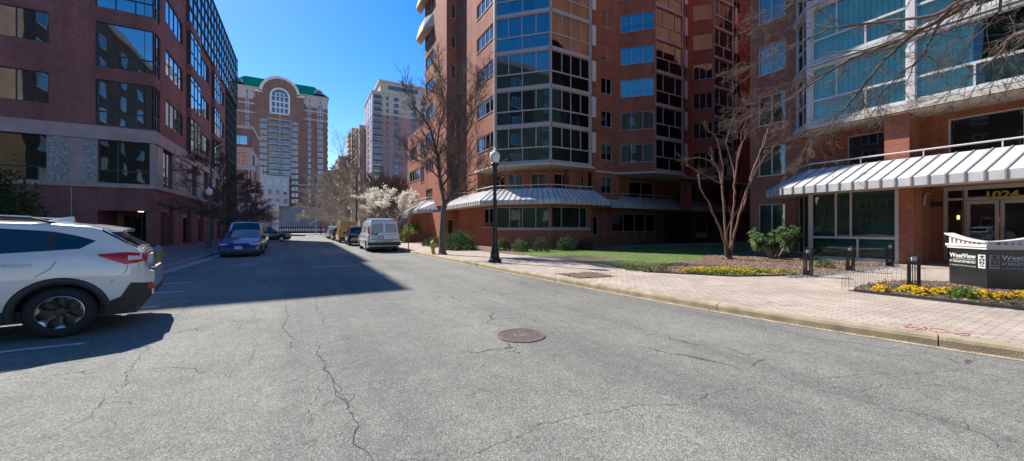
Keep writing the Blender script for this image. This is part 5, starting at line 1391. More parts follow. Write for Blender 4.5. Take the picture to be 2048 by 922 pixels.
# second dark car behind it
cs = sedan(4.6, 1.8, 1.45)
car('far_sedan', (-5.2, 56.0, 0), H_E, 'teal blue sedan half hidden behind the dark crossing sport utility car', 'car', paint('teal_paint', (.02, .12, .18)), cs, swin(2.3, 1.45, .95, -1.45, 1.0), front_glass=(.3, 1.02, .58, .66), rear_glass=(-1.7, -1.1, .6, .55))

# --- right kerb: white work van, seen from behind
cs = van(5.7, 2.0, 2.08, 1.15); e = 2.85
cs.wx = [-e + 1.05, e - .95]; cs.tum = .13; cs.edge = .16
wv = paint('van_white_paint', (.78, .78, .77), rough=.35)
RH = H_N + R(-1)
wvan, sp, tp = car('work_van', (4.42, 24.3 + e, 0), RH, 'white work van with black rear bumper and lettered back doors at the right kerb', 'van', wv, cs,
    [([(1.0, 1.2), (1.9, 1.15)], [(1.0, 1.78), (1.35, 1.78), (1.9, 1.22)])], front_glass=(e - 1.85, e - 1.2, .70, .80), mirrors=(1.75, 1.15), plate=None, wheel_r=.36, tw=.24,
    pillars=[[(.9, .4), (.9, 1.85)], [(-.45, .4), (-.45, 1.9)]])
# rear doors, windows, lights
def rear_plate(name_, pts, x, mat, parent, th=.012):
    mb = MB(); mb.face([(x - th, y, z) for y, z in pts]); mb.grid([[(x - th, y, z), (x + .03, y, z)] for y, z in pts + [pts[0]]], 0, False)
    n = mb.build(name_, mat, parent); return n
xr = -e
for sg in (-1, 1):
    f = lambda y: sg * y
    pl = [(f(.015), .74), (f(.86), .74), (f(.87), 1.15), (f(.80), 1.72), (f(.66), 1.86), (f(.015), 1.88)]
    # leaning door following the van's back
    mb = MB(); P = [((xr - .012 + interp([(.6, 0), (1.1, .015), (1.86, .10), (1.95, .12)], z)), y, z) for y, z in pl]; mb.face(P if sg < 0 else P[::-1]); mb.grid([[p, (p[0] + .05, p[1], p[2])] for p in P + [P[0]]], 0, False)
    dr = mb.build('back_door', wv, wvan)
    pl = [(f(.07), 1.22), (f(.78), 1.22), (f(.74), 1.68), (f(.62), 1.78), (f(.07), 1.80)]
    mb = MB(); P = [((xr - .016 + interp([(.6, 0), (1.1, .015), (1.86, .10)], z)), y, z) for y, z in pl]; mb.face(P if sg < 0 else P[::-1]); mb.build('door_panel', simple('grey_van_panel', (.40, .40, .41), .4), dr)
    mb = MB(); a, c = sorted((f(.88), f(.975))); mb.box(xr - .03, xr + .12, a, c, 1.15, 1.62); mb.build('tail_light', 'red_lens', wvan)
mb = MB(); mb.box(xr - .16, xr + .1, -.98, .98, .42, .62); bp_ = mb.build('bumper', 'black_plastic', wvan)
mb = MB(); mb.box(xr - .03, xr + .0, .05, .42, .84, 1.02); mb.box(xr - .025, xr + .0, -.80, .80, .765, .80); mb.build('plate_recess', 'black_plastic', wvan)
mb = MB(); mb.box(xr - .036, xr - .03, .10, .37, .87, .99); mb.build('licence_plate', 'plate', wvan)
mb = MB(); mb.box(xr - .1 + .0, xr + .0, -.002, .002, .7, 1.9); mb.build('door_gap', 'black_metal', wvan) if False else None
# lettering: seen from behind, left on screen is local +y
put_text('lettering', 'Wulf', (xr - .020, .80, 1.07), (0, -1, 0), (.03, 0, 1), .20, 'black_plastic', wvan, width=.42, bold=.010)
put_text('lettering', 'HEATING & COOLING', (xr - .018, .34, 1.075), (0, -1, 0), (.03, 0, 1), .06, 'black_plastic', wvan, width=.9) if False else None
mb = MB(); mb.box(xr - .019, xr - .015, -.72, .30, 1.075, 1.09); mb.build('lettering_rule', 'black_plastic', wvan)
mb = MB()
for i in range(20):
    a, b2 = 2 * math.pi * i / 20, 2 * math.pi * (i + 1) / 20
    mb.face([(xr - .018, .62 + r * math.cos(t), .90 + r * math.sin(t)) for r, t in ((.125, a), (.125, b2), (.11, b2), (.11, a))][::-1])
mb.tube([(xr - .018, .69, .84), (xr - .018, .62, .97), (xr - .018, .56, .84)], .008, 4); mb.tube([(xr - .018, .66, .90), (xr - .018, .57, .93)], .007, 4); mb.build('emblem', 'black_plastic', wvan)
put_text('phone_number', '410-438-8071', (xr - .018, .56, .655), (0, -1, 0), (0, 0, 1), .10, 'black_plastic', wvan, width=1.05, bold=.004)
# side lettering (left side, y+)
ys = cs.y(-1.5, 1.5)
put_text('lettering', 'Wulf', (-.2, ys + .03, 1.42), (-1, 0, 0), (0, -.12, 1), .24, 'black_plastic', wvan, width=.8)
mb = MB(); mb.face([(-.1, ys + .052, 1.24), (-1.0, ys + .052, 1.24), (-1.0, ys + .040, 1.33), (-.1, ys + .040, 1.33)]); mb.build('side_stripe', 'black_plastic', wvan)
mb = MB(); 
for y in (-.7, 0, .7): pass
for x in (-2.2, -1.2, -.2): mb.tube([(x, -.75, 2.12), (x, .75, 2.12)], .025, 6); mb.tube([(x, .7, 2.0), (x, .7, 2.12)], .02, 5); mb.tube([(x, -.7, 2.0), (x, -.7, 2.12)], .02, 5)
for y in (-.7, .7): mb.tube([(-2.4, y, 2.14), (.2, y, 2.14)], .022, 6)
mb.build('roof_rack', 'chrome', wvan)
# black suv
cs = suv(4.75, 1.9, 1.70); e = 2.375
blk = paint('black_paint', (.008, .009, .011), rough=.2)
c_, sp, tp = car('parked_suv', (4.15, 33.6 + e, 0), H_N, 'black sport utility car parked between the white work van and the yellow van', 'car', blk, cs, swin(e, 1.70, 1.05, -1.85, 1.0), front_glass=(.4, e - 1.35, .62, .7), rear_glass=(-e + .14, -e + .40, .70, .62), mirrors=(.85, 1.05), clad=.42,
    tail=dict(lo=[(-2.28, .98), (-1.95, 1.0)], hi=[(-2.28, 1.1), (-1.95, 1.06)], rear=(-2.29, .35, .78, 1.0, 1.06)))
# yellow high van (box-like with rounded roof)
cs = van(5.2, 1.95, 2.25, .95); e = 2.6
yl = paint('yellow_van_paint', (.80, .38, .012), rough=.4)
c_, sp, tp = car('delivery_van', (3.95, 41.0 + e, 0), H_N, 'bright yellow high-roofed delivery van ahead of the black sport utility car', 'van', yl, cs, [([(.7, 1.2), (1.6, 1.15)], [(.7, 1.8), (1.0, 1.8), (1.6, 1.2)])], front_glass=(e - 1.65, e - 1.0, .7, .8), mirrors=(1.4, 1.15), bumper=[(-2.6, .9, .4, .58)])
for sg in (-1, 1): mb = MB(); a, c = sorted((sg * .85, sg * .94)); mb.box(-2.62, -2.5, a, c, .95, 1.4); mb.build('tail_light', 'red_lens', c_)
mb = MB(); mb.box(-2.612, -2.5, -.01, .01, .65, 2.0); mb.build('door_seam', 'black_metal', c_)
# dark car ahead
cs = suv(4.5, 1.82, 1.62); e = 2.25
car('parked_hatchback', (3.8, 49.4 + e, 0), H_N, 'dark green hatchback parked ahead of the yellow delivery van', 'car', paint('dark_green_paint', (.02, .04, .038)), cs, swin(e, 1.62, 1.03, -1.7, 1.0), front_glass=(.35, e - 1.35, .6, .68), rear_glass=(-e + .14, -e + .40, .68, .60), mirrors=(.8, 1.03),
    tail=dict(lo=[(-2.2, .95), (-1.95, .97)], hi=[(-2.2, 1.08), (-1.95, 1.05)]))
# white pickup
def pickup():
    L = 5.5; e = L / 2
    return CarShape(L=L, W=1.96, Hroof=1.85, bot=.36, tum=.15, plan=.10, planlen=.5, wx=[-e + 1.15, e - .95], ar=.44, wz=.40, rearx=-e, plz=.7, plf=.5,
        prof=[(-e, .6), (-e + .02, 1.16), (-.55, 1.18), (-.54, 1.2), (-.40, 1.78), (-.2, 1.84), (.7, 1.83), (1.35, 1.22), (e - .3, 1.12), (e - .05, .95), (e, .6)], beltl=[(-e, .6), (-e + .1, 1.15), (0, 1.16), (e - 1.2, 1.14), (e - .3, .95), (e, .5)])
cs = pickup()
car('pickup_truck', (3.75, 56.0 + 2.75, 0), H_N, 'white pickup truck parked ahead of the dark green hatchback', 'pickup truck', paint('pickup_white_paint', (.6, .6, .6)), cs, [([(-.35, 1.2), (.4, 1.2)], [(-.35, 1.68), (.4, 1.72)]), ([(.46, 1.2), (1.2, 1.2)], [(.46, 1.72), (.7, 1.7), (1.2, 1.26)])], front_glass=(.75, 1.3, .65, .74), mirrors=(1.1, 1.18), wheel_r=.39)
cs = sedan(4.6, 1.8, 1.45)
car('silver_sedan', (3.8, 64.0 + 2.3, 0), H_N, 'silver sedan parked ahead of the white pickup truck', 'car', paint('silver_paint', (.42, .43, .44), metal=.3), cs, swin(2.3, 1.45, .95, -1.45, 1.0), front_glass=(.3, 1.02, .58, .66), rear_glass=(-1.7, -1.1, .6, .55), tail=dict(lo=[(-2.25, .78), (-1.95, .8)], hi=[(-2.25, .92), (-1.95, .88)]))
# dark car beyond the hedge, orange loader
# ================================================================ TREES AND PLANTS
def rot_about(d, ax, ang): return Matrix.Rotation(ang, 3, ax) @ d
def grow(mb, p, d, length, r, lvl, rnd, spread=.6, up=.12, segs=5, kink=.12, nside=5, splits=3, shrink=.68, twig=.006, ends=None, droop=0, m=0):
    pts = [p.copy()]; rad = [r]; q = p.copy(); dd = d.normalized(); st = length / segs
    children = []
    for i in range(segs):
        dd = (dd + Vector((rnd.gauss(0, kink), rnd.gauss(0, kink), rnd.gauss(0, kink * .7) + up * .25 - droop * .2))).normalized()
        q = q + dd * st; t = (i + 1) / segs; rr = max(twig, r * (1 - .55 * t)); pts.append(q.copy()); rad.append(rr)
        if lvl > 0 and i >= (1 if lvl > 1 else 0):
            children.append((q.copy(), dd.copy(), rr, t))
    mb.tube(pts, rad, nside if lvl > 1 else (4 if lvl == 1 else 3), m)
    if lvl <= 0:
        if ends is not None: ends.append((q, dd))
        return
    for (c, cd, cr, t) in children:
        for k in range(splits if t < .99 else splits + 1):
            if rnd.random() < .22: continue
            ax = cd.orthogonal().normalized(); ax = rot_about(ax, cd, rnd.uniform(0, 6.283))
            nd = rot_about(cd, ax, rnd.uniform(spread * .5, spread * 1.25)); nd.z += up
            grow(mb, c, nd, length * shrink * rnd.uniform(.65, 1.15) * (1 - .25 * t), max(twig, cr * .55), lvl - 1, rnd, spread, up, max(2, segs - 1), kink * 1.15, nside - 1, splits, shrink, twig, ends, droop, m)
def base_flare(mb, x, y, z, r, h=.25, m=0):
    mb.lathe([(r * 1.9, -.02), (r * 1.45, .04), (r * 1.18, .12), (r * 1.02, h)], (x, y, z), 10, m)

TG = 'bare street trees'
# --- the bare tree on the kerb strip, limbs surveyed from the photograph
T0 = at(885, 508, 19.3); T0.z = .13
t = thing('street_tree', T0, 'bare brown forked tree on the kerb strip beside the pale yellow hydrant', 'tree', TG)
mb = MB(); rn = random.Random(11); D = 19.3
trunk = [T0 + Vector((0, 0, -.02)), at(884, 470, D), at(886, 430, D), at(889, 409, D)]
mb.tube(trunk, [.20, .155, .14, .145], 10); base_flare(mb, T0.x, T0.y, .13, .165)
mb.build('trunk', 'bark', t); mb = MB()
def limb(mb, pts, r0, r1, rn, lvl=2, sp=.7, ln=1.5, splits=2, every=1, m=0, up=.18, kink=.14):
    n = len(pts); P = []
    for a, b in zip(pts[:-1], pts[1:]):
        for i in range(3): P.append(a.lerp(b, i / 3) + Vector((rn.gauss(0, .015), rn.gauss(0, .015), 0)) * (1 if i else 0))
    P.append(pts[-1]); n = len(P); rad = [r0 + (r1 - r0) * i / (n - 1) for i in range(n)]
    mb.tube(P, rad, 8, m)
    for i in range(2, n, every):
        cd = (P[i] - P[i - 1]).normalized()
        for k in range(splits):
            ax = rot_about(cd.orthogonal().normalized(), cd, rn.uniform(0, 6.28)); nd = rot_about(cd, ax, rn.uniform(.4, 1.1)); nd.z += .15
            grow(mb, P[i], nd, ln * rn.uniform(.6, 1.2), max(.012, rad[i] * .42), lvl, rn, .62, up, 5, kink, 5, 2, .62, .0055, m=m)
A_ = lambda x, y, d=0: at(x, y, D + d)
limb(mb, [A_(889, 409), A_(880, 357, .1), A_(876, 325, .3), A_(872, 300, .5), A_(862, 262, .8), A_(846, 232, 1.0), A_(822, 206, 1.3)], .115, .03, rn, ln=1.5)
limb(mb, [A_(872, 300, .5), A_(878, 262, .2), A_(888, 225, -.1), A_(884, 180, -.3), A_(880, 150, -.4)], .05, .015, rn, ln=1.2)
limb(mb, [A_(880, 357), A_(862, 340, -.4), A_(842, 322, -.8), A_(815, 312, -1.2)], .045, .015, rn, ln=1.1)
limb(mb, [A_(889, 409), A_(900, 395, -.1), A_(911, 378, -.2), A_(917, 345, -.3), A_(921, 295, -.5), A_(916, 262, -.7), A_(922, 225, -.9), A_(912, 185, -1)], .12, .02, rn, ln=1.5)
limb(mb, [A_(921, 295, -.4), A_(937, 262, -.2), A_(946, 235, 0), A_(952, 195, .2), A_(960, 165, .3)], .05, .015, rn, ln=1.2)
limb(mb, [A_(911, 378), A_(935, 352, .4), A_(960, 345, .9), A_(985, 335, 1.3)], .035, .012, rn, ln=1.0)
mb.build('crown', 'bark', t)

# --- generic bare trees
def tree(x, y, h, kind, label, seed, name='street_tree', mat='bark', z=.13, group=TG, tr_=.13, tw=None, nb=50):
    rn = random.Random(seed); t = thing(name, (x, y, z), label, 'tree', group)
    mb = MB(); cr = MB(); p = Vector((x, y, z))
    if kind == 'layered':      # straight trunk, many near-level boughs
        top = p + Vector((rn.gauss(0, .1), rn.gauss(0, .1), h)); P = [p.lerp(top, i / 8) + Vector((rn.gauss(0, .03), rn.gauss(0, .03), 0)) for i in range(9)]
        mb.tube(P, [tr_ * (1 - .85 * i / 8) for i in range(9)], 8)
        z0 = .2; n = nb
        for i in range(n):
            f = z0 + (1 - z0) * i / n; q = p.lerp(top, f); a = rn.uniform(0, 6.283); ln = h * .36 * (1.05 - f) ** .7 * rn.uniform(.7, 1.15)
            grow(cr, q, Vector((math.cos(a), math.sin(a), .12 + .5 * f)), ln, max(.014, tr_ * .30 * (1.1 - f)), 2, rn, .55, .03, 6, .12, 5, 2, .56, tw or .013)
    elif kind == 'vase':
        q = p + Vector((0, 0, h * .2)); mb.tube([p, p + Vector((0, 0, h * .1)), q], [tr_ * 1.2, tr_, tr_ * .95], 8)
        for i in range(6):
            a = i * 1.05 + rn.uniform(-.3, .3); grow(cr, q, Vector((math.cos(a) * .45, math.sin(a) * .45, 1)), h * .36, tr_ * .5, 3, rn, .42, .16, 6, .07, 6, 2, .62, tw or .012)
    elif kind == 'tall':
        q = p + Vector((0, 0, h * .3)); mb.tube([p, q], [tr_ * 1.1, tr_ * .9], 8)
        for i in range(4):
            a = i * 1.57 + rn.uniform(-.4, .4); grow(cr, q + Vector((0, 0, i * h * .06)), Vector((math.cos(a) * .5, math.sin(a) * .5, 1)), h * .34, tr_ * .55, 3, rn, .6, .14, 5, .12, 6, 2, .64, .007)
        mb.tube([q, q + Vector((0, 0, h * .3))], [tr_ * .9, tr_ * .4], 6)
    base_flare(mb, x, y, z, tr_ * .95)
    mb.build('trunk', mat, t); cr.build('crown', mat, t); return t
bd = 'bark_dark'
t1 = tree(-5.85, 33.2, 7.6, 'layered', 'dark layered bare tree at the left kerb right behind the lamp post', 21, mat=bd, nb=30, tw=.012)
def replant(src, x, y, rz, s, label):
    c = copy_tree(src); c.location = (x, y, .13); c.rotation_euler.z = rz; c.scale = (s, s, s); c['label'] = label; return c
# t1 parts are stored relative to its base, so copies may be moved freely
for i, (x, y, rz, s, lb) in enumerate([(-6.0, 39.5, 1.3, .95, 'second dark layered bare tree from the lamp post along the left walk'), (-5.9, 46, 2.7, .98, 'third dark layered bare tree in the left row'),
        (-5.9, 52.5, 4.1, .92, 'fourth dark layered bare tree in the left row'), (-5.8, 59, 5.3, .95, 'fifth dark layered bare tree in the left row beside the crossing car'), (-6.2, 66, .6, 1.0, 'farthest dark layered bare tree of the left row, before the corner')]):
    replant(t1, x, y, rz, s, lb)
t2 = tree(6.0, 66, 13.0, 'layered', 'pale layered bare tree with sunlit twigs behind the yellow van', 31, mat='bark_pale', tw=.024)
for x, y, rz, s, lb in [(5.6, 84, 2.0, 1.15, 'pale layered bare tree at the far end of the right walk behind the parked pickup'), (2.5, 108, 4.0, 1.25, 'pale layered bare tree across the street end in front of the brick tower'), (11.5, 74, 5.0, .9, 'pale layered bare tree set back right of the street end'), (9.5, 110, 1.0, 1.2, 'pale layered bare tree across the street end right of the red sign')]:
    replant(t2, x, y, rz, s, lb)
t3 = tree(8.6, 47, 10.5, 'vase', 'vase-shaped bare grey tree behind the black sport utility car', 41, mat='bark', tw=.018)
for x, y, rz, s, lb in [(11.2, 55, 2.2, 1.05, 'vase-shaped bare tree behind the white work van near the pale blossom'), (13.5, 66, 4.2, 1.15, 'vase-shaped bare tree in front of the pinkish tower')]:
    replant(t3, x, y, rz, s, lb)
tree(6.3, 56, 15.5, 'tall', 'tall thin bare tree rising above the far lamp post on the right walk', 51, mat=bd, tr_=.12)

# crepe myrtle in the mulch bed
TC = at(1457, 522, 15.9); TC.z = .14
t = thing('multi_stem_tree', TC, 'pruned multi-stemmed tree with smooth reddish stems rising from the mulch bed', 'tree')
mb = MB(); rn = random.Random(5); D2 = 15.9
B_ = lambda x, y, d=0: at(x, y, D2 + d)
base = TC
stems = [
 ([(1452, 520, 0), (1450, 485, -.1), (1440, 455, -.25), (1425, 425, -.4), (1415, 400, -.5), (1400, 375, -.6), (1397, 350, -.6)], .065, .035),
 ([(1455, 520, 0), (1452, 470, .05), (1449, 430, .1), (1447, 400, .1), (1444, 370, .2), (1438, 340, .3), (1425, 318, .3)], .075, .045),
 ([(1438, 340, .3), (1420, 322, .3), (1400, 315, .2), (1372, 318, .1)], .035, .022),
 ([(1444, 370, .2), (1446, 330, .1), (1440, 300, 0), (1430, 270, -.1), (1418, 262, -.1)], .05, .02),
 ([(1459, 520, 0), (1462, 465, .1), (1466, 430, .2), (1468, 395, .2), (1470, 360, .3), (1474, 325, .3), (1478, 298, .3), (1490, 275, .3)], .07, .03),
 ([(1470, 360, .3), (1466, 335, .5), (1458, 305, .6), (1452, 285, .6), (1462, 250, .6)], .04, .018),
 ([(1462, 520, 0), (1466, 480, -.15), (1478, 430, -.3), (1489, 395, -.4), (1500, 360, -.5), (1510, 330, -.5), (1520, 305, -.5), (1531, 280, -.5), (1536, 258, -.5)], .07, .028),
 ([(1478, 430, -.3), (1490, 405, -.2), (1497, 375, 0), (1508, 348, .1), (1530, 312, .2)], .045, .022),
 ([(1452, 470, 0), (1456, 455, -.3), (1462, 440, -.5)], .03, .02),
 ([(1444, 370, .2), (1420, 355, 0), (1390, 340, -.1), (1375, 330, -.2)], .03, .02),
 ([(1474, 325, .3), (1484, 290, .2), (1482, 262, .1), (1495, 238, 0)], .03, .012),
 ([(1520, 305, -.5), (1530, 270, -.3), (1545, 262, -.2), (1566, 254, 0)], .020, .008)]
for pts, r0, r1 in stems:
    P = [B_(*p) for p in pts]
    if pts[0][1] >= 515: P[0] = TC + (P[0] - TC) * .6; P[0].z = .12
    fine = []
    for a, b in zip(P[:-1], P[1:]):
        for i in range(3): fine.append(a.lerp(b, i / 3) + Vector((rn.gauss(0, .012), rn.gauss(0, .012), rn.gauss(0, .01))) * (1 if i else 0))
    fine.append(P[-1]); k = len(fine); rad = [(r0 + (r1 - r0) * i / (k - 1)) * .80 * rn.uniform(.88, 1.14) for i in range(k)]
    mb.tube(fine, rad, 8, cap=True)
for pts, r0, r1 in stems: mb.lathe([(r1 * .2, .03), (r1 * 1.2, .0), (r1 * 1.0, -.05)], B_(*pts[-1]), 6)
base_flare(mb, TC.x, TC.y, .13, .13, .18)
for i in range(6):
    a = i * 1.05 + .3; mb.tube([TC + Vector((math.cos(a) * .12, math.sin(a) * .12, .06)), TC + Vector((math.cos(a) * .35, math.sin(a) * .35, .015)), TC + Vector((math.cos(a) * .6, math.sin(a) * .6, -.03))], [.05, .035, .015], 6)
mb.build('stem', 'bark_red', t); mb = MB()
for s_, (pts, r0, r1) in enumerate(stems):
    e0 = B_(*pts[-1])
    for k in range(5):
        d = (B_(*pts[-1]) - B_(*pts[-2])).normalized() + Vector((rn.gauss(0, .5), rn.gauss(0, .5), rn.gauss(.1, .3)))
        grow(mb, e0, d, rn.uniform(.2, .5), .007, 1, rn, .5, .25, 4, .12, 4, 1, .6, .004)
mb.build('crown', 'bark_red', t)

# overhanging tree whose trunk stands outside the frame on the right
t = thing('overhanging_tree', (9.6, -2.2, .13), 'bare tree with long thin branches hanging in front of the pale glazed bays', 'tree')
mb = MB(); rn = random.Random(77); p0 = Vector((9.6, -2.2, .13))
mb.tube([p0, p0 + Vector((.05, .1, 1.5)), p0 + Vector((.1, .35, 3.2))], [.2, .16, .14], 10); base_flare(mb, p0.x, p0.y, .13, .19); mb.build('trunk', 'bark', t)
mb = MB(); q0 = p0 + Vector((.1, .35, 3.2))
def C_(x, y, d): return at(x, y, d)
main = [
 [q0, C_(2230, -120, 5.0), C_(2000, -40, 5.8), C_(1880, 40, 6.6), C_(1790, 85, 7.3), C_(1700, 118, 7.9), C_(1620, 170, 8.4), C_(1570, 205, 8.8)],
 [q0, C_(2200, -60, 4.8), C_(2010, -30, 5.6), C_(1900, 20, 6.3), C_(1800, 90, 6.9), C_(1745, 150, 7.2), C_(1700, 205, 7.5), C_(1650, 262, 7.8), C_(1615, 285, 8.0)],
 [q0, C_(2300, -200, 5.0), C_(2060, -100, 5.5), C_(1960, -20, 6.0), C_(1870, 30, 6.4), C_(1760, 45, 7.0), C_(1660, 55, 7.5), C_(1590, 90, 8.0), C_(1530, 120, 8.3)],
 [q0, C_(2200, 10, 4.6), C_(2090, 40, 5.2), C_(2030, 70, 5.6), C_(1985, 120, 5.9), C_(1930, 165, 6.2)],
 [C_(1700, 118, 7.9), C_(1640, 150, 8.1), C_(1590, 190, 8.4), C_(1540, 215, 8.7), C_(1500, 235, 8.9)],
 [C_(1880, 40, 6.6), C_(1850, 110, 6.8), C_(1800, 150, 7.0), C_(1760, 190, 7.2)],
 [C_(1960, -20, 6.0), C_(1830, -10, 6.8), C_(1700, -20, 7.4), C_(1600, 5, 7.9), C_(1540, 30, 8.2)],
 [C_(1990, -40, 5.8), C_(2000, 20, 5.9), C_(1960, 60, 6.1), C_(1900, 90, 6.3)]]
for i, pts in enumerate(main):
    P = []
    for a, b in zip(pts[:-1], pts[1:]):
        for k in range(4): P.append(a.lerp(b, k / 4) + Vector((rn.gauss(0, .018), rn.gauss(0, .018), rn.gauss(0, .018))) * (1 if k else 0))
    P.append(pts[-1]); n = len(P); r0 = (.048, .042, .042, .036, .018, .018, .022, .018)[i]
    rad = [max(.005, r0 * (1 - i2 / n) ** .8 + .004) for i2 in range(n)]; mb.tube(P, rad, 7)
    for k in range(3, n):
        if k % 2 and k < n - 6: continue
        cd = (P[k] - P[k - 1]).normalized()
        for j in range(2):
            ax = rot_about(cd.orthogonal().normalized(), cd, rn.uniform(0, 6.28)); nd = rot_about(cd, ax, rn.uniform(.3, .9))
            grow(mb, P[k], nd, rn.uniform(.35, .85), max(.004, rad[k] * .4), 2 if k > n * .5 else 1, rn, .6, -.02, 5, .17, 4, 2, .55, .0022)
mb.build('crown', 'bark', t)

# --- shrubs
def blob_bush(name, x, y, z, rx, ry, rz, label, cat='shrub', mats=('leaf_dark', 'leaf_mid'), n=2600, size=.045, seed=1, group='shrubs against the buildings', stems=7, shell=.55, lump=.22, smat='bark'):
    rn = random.Random(seed); t = thing(name, (x, y, z), label, cat, group); mb = MB()
    rz0 = rn.uniform(.9, 1.1); lob = [(Vector((rn.gauss(0, 1), rn.gauss(0, 1), abs(rn.gauss(0, 1)))).normalized(), rn.uniform(.7, 1.25)) for _ in range(14)]
    k = 0
    while k < n:
        d = Vector((rn.gauss(0, 1), rn.gauss(0, 1), rn.gauss(0, .9))); d.normalize()
        if d.z < -.12: continue
        f = 1.0
        for v, a in lob:
            c = v.dot(d)
            if c > .75: f += lump * (a - .85) * (c - .75) * 6
        r = f * (shell + (1 - shell) * rn.random() ** .5) * rn.choice((.92, 1, 1, 1.08, 1.18)) * (1 + .12 * math.sin(d.x * 9 + seed) * math.sin(d.y * 8 + d.z * 7))
        p = Vector((x + d.x * rx * r, y + d.y * ry * r, z + max(.02, (d.z + .12) / 1.12 * rz * r)))
        mb.leaf(p, size * rn.uniform(.6, 1.3), rn.choice(range(len(mats))), rn); k += 1
    mb.build('foliage', list(mats), t); st = MB()
    for _ in range(stems):
        a = rn.uniform(0, 6.28); st.tube([(x, y, z - .02), (x + math.cos(a) * rx * .3, y + math.sin(a) * ry * .3, z + rz * .4), (x + math.cos(a) * rx * .6, y + math.sin(a) * ry * .6, z + rz * .75)], [.02, .012, .005], 4)
    st.build('stem', smat, t); return t
c = at(920, 497, 23.5); blob_bush('evergreen_bush', c.x, c.y, .13, 1.0, .9, 1.0, 'large clipped evergreen bush by the brick corner behind the bare street tree', seed=1, n=5200, size=.05)
c = at(872, 490, 27); blob_bush('evergreen_bush', c.x, c.y, .13, .5, .5, .62, 'small round bush just left of the large clipped bush, behind the hydrant', seed=2, n=1600)
c = at(857, 489, 28.5); blob_bush('evergreen_bush', c.x, c.y, .13, .45, .45, .55, 'small loose bush nearest the forsythia hedge', seed=3, n=1300, mats=('leaf_mid', 'leaf_dark'))
for i, (px, d, r, h, m_, lb) in enumerate([(1008, 22.3, .42, .75, ('leaf_dark', 'leaf_mid'), 'low dark bush right of the black lamp post'), (1040, 21.6, .45, .7, ('leaf_pale', 'leaf_mid'), 'pale variegated bush in front of the bay windows'), (1082, 21.8, .5, .8, ('leaf_dark', 'leaf_dark'), 'shaded dark bush right of the pale variegated bush'), (1130, 22.5, .5, .8, ('leaf_dark', 'leaf_mid'), 'shaded bush below the second pair of bay windows'), (1170, 23.2, .45, .7, ('leaf_dark', 'leaf_dark'), 'last shaded bush of the row before the inner court')]):
    c = at(px, 500, d); blob_bush('low_bush', c.x, c.y, .13, r, r, h, lb, seed=20 + i, mats=m_, n=1500, group='row of low bushes under the bay windows')
c = at(826, 487, 36); blob_bush('forsythia', 10.4, 40.5, .13, 1.5, 2.6, 1.9, 'yellow-green flowering hedge bush beside the brick corner on the right walk', mats=('leaf_yellow', 'leaf_bright', 'leaf_mid'), n=5200, size=.08, seed=9)
# white blossoming tree
def blossom(x, y, h, w, label, seed, n=9000):
    rn = random.Random(seed); t = thing('blossom_tree', (x, y, .13), label, 'tree'); mb = MB(); bl = MB(); ends = []
    q = Vector((x, y, .13 + h * .15)); st = MB(); st.tube([Vector((x, y, .1)), q], [.14, .12], 8); st.build('trunk', 'bark', t)
    for i in range(7):
        a = i * .9; grow(mb, q, Vector((math.cos(a) * .9, math.sin(a) * .9, .8)), h * .36, .06, 3, rn, .55, .08, 4, .12, 6, 2, .66, .008, ends)
    mb.build('crown', 'bark', t)
    for k in range(n):
        p, d = rn.choice(ends); bl.leaf(p + Vector((rn.gauss(0, .10), rn.gauss(0, .10), rn.gauss(0, .06))) - d * rn.uniform(0, .5), rn.uniform(.045, .10), 0 if rn.random() < .93 else 1, rn)
    bl.build('blossom', ['blossom', 'leaf_pale'], t)
blossom(9.3, 42.2, 9.2, 3, 'white blossoming tree behind the work van at the brick corner', 61, 15000)
tg = tree(9.3, 58, 5.0, 'layered', 'small tree with the first pale green leaves left of the white blossom', 71, name='leafing_tree', mat='bark_pale')
# rhododendron with visible stems
t = thing('rhododendron', (18.3, 8.75, .15), 'open leggy shrub with whorls of bright green leaves beside the glass front', 'shrub')
rn = random.Random(8); mb = MB(); lf = MB(); ends = []
for i in range(14):
    a = rn.uniform(0, 6.28); grow(mb, Vector((18.3 + math.cos(a) * .12, 8.75 + math.sin(a) * .12, .12)), Vector((math.cos(a) * .75, math.sin(a) * .75, rn.uniform(.6, 1.3))), .88, .022, 2, rn, .55, .12, 4, .14, 5, 2, .66, .006, ends)
mb.build('stem', 'bark_pale', t)
for p, d in ends:
    for k in range(6):
        a = k * 1.05; s_ = rn.uniform(.11, .19); o = d.orthogonal().normalized(); o = rot_about(o, d, a); tip = p + (o + d * .35).normalized() * s_; side = o.cross(d).normalized() * s_ * .24; mid_ = p.lerp(tip, .55)
        lf.face([p, mid_ + side, tip, mid_ - side], rn.choice((0, 1, 1)))
lf.build('foliage', ['leaf_mid', 'leaf_pale'], t)
c = at(1648, 533, 12.4); blob_bush('small_shrub', c.x, c.y, .15, .28, .28, .3, 'small green shrub in the mulch in front of the glass front', seed=33, n=420, size=.035, mats=('leaf_mid', 'leaf_pale'))
for i, (px, py, d, lb) in enumerate([(1260, 535, 11.9, 'leftmost small green tuft at the front edge of the mulch bed'), (1292, 538, 11.6, 'middle small green tuft at the front edge of the mulch bed'), (1325, 540, 11.4, 'right-hand small green tuft beside the yellow flower cover')]):
    c = at(px, py, d); blob_bush('green_tuft', c.x, c.y, .14, .16, .16, .2, lb, cat='plant', seed=40 + i, n=200, size=.03, mats=('leaf_mid', 'leaf_bright'), group='tufts in the mulch bed', stems=2)
# evergreen at the far left
blob_bush('evergreen_tree', -14.6, 29.0, .1, 2.3, 2.3, 4.4, 'dense dark evergreen bush at the far left before the brick wall', cat='bush', seed=50, n=9000, size=.11, mats=('leaf_dark', 'leaf_mid'))

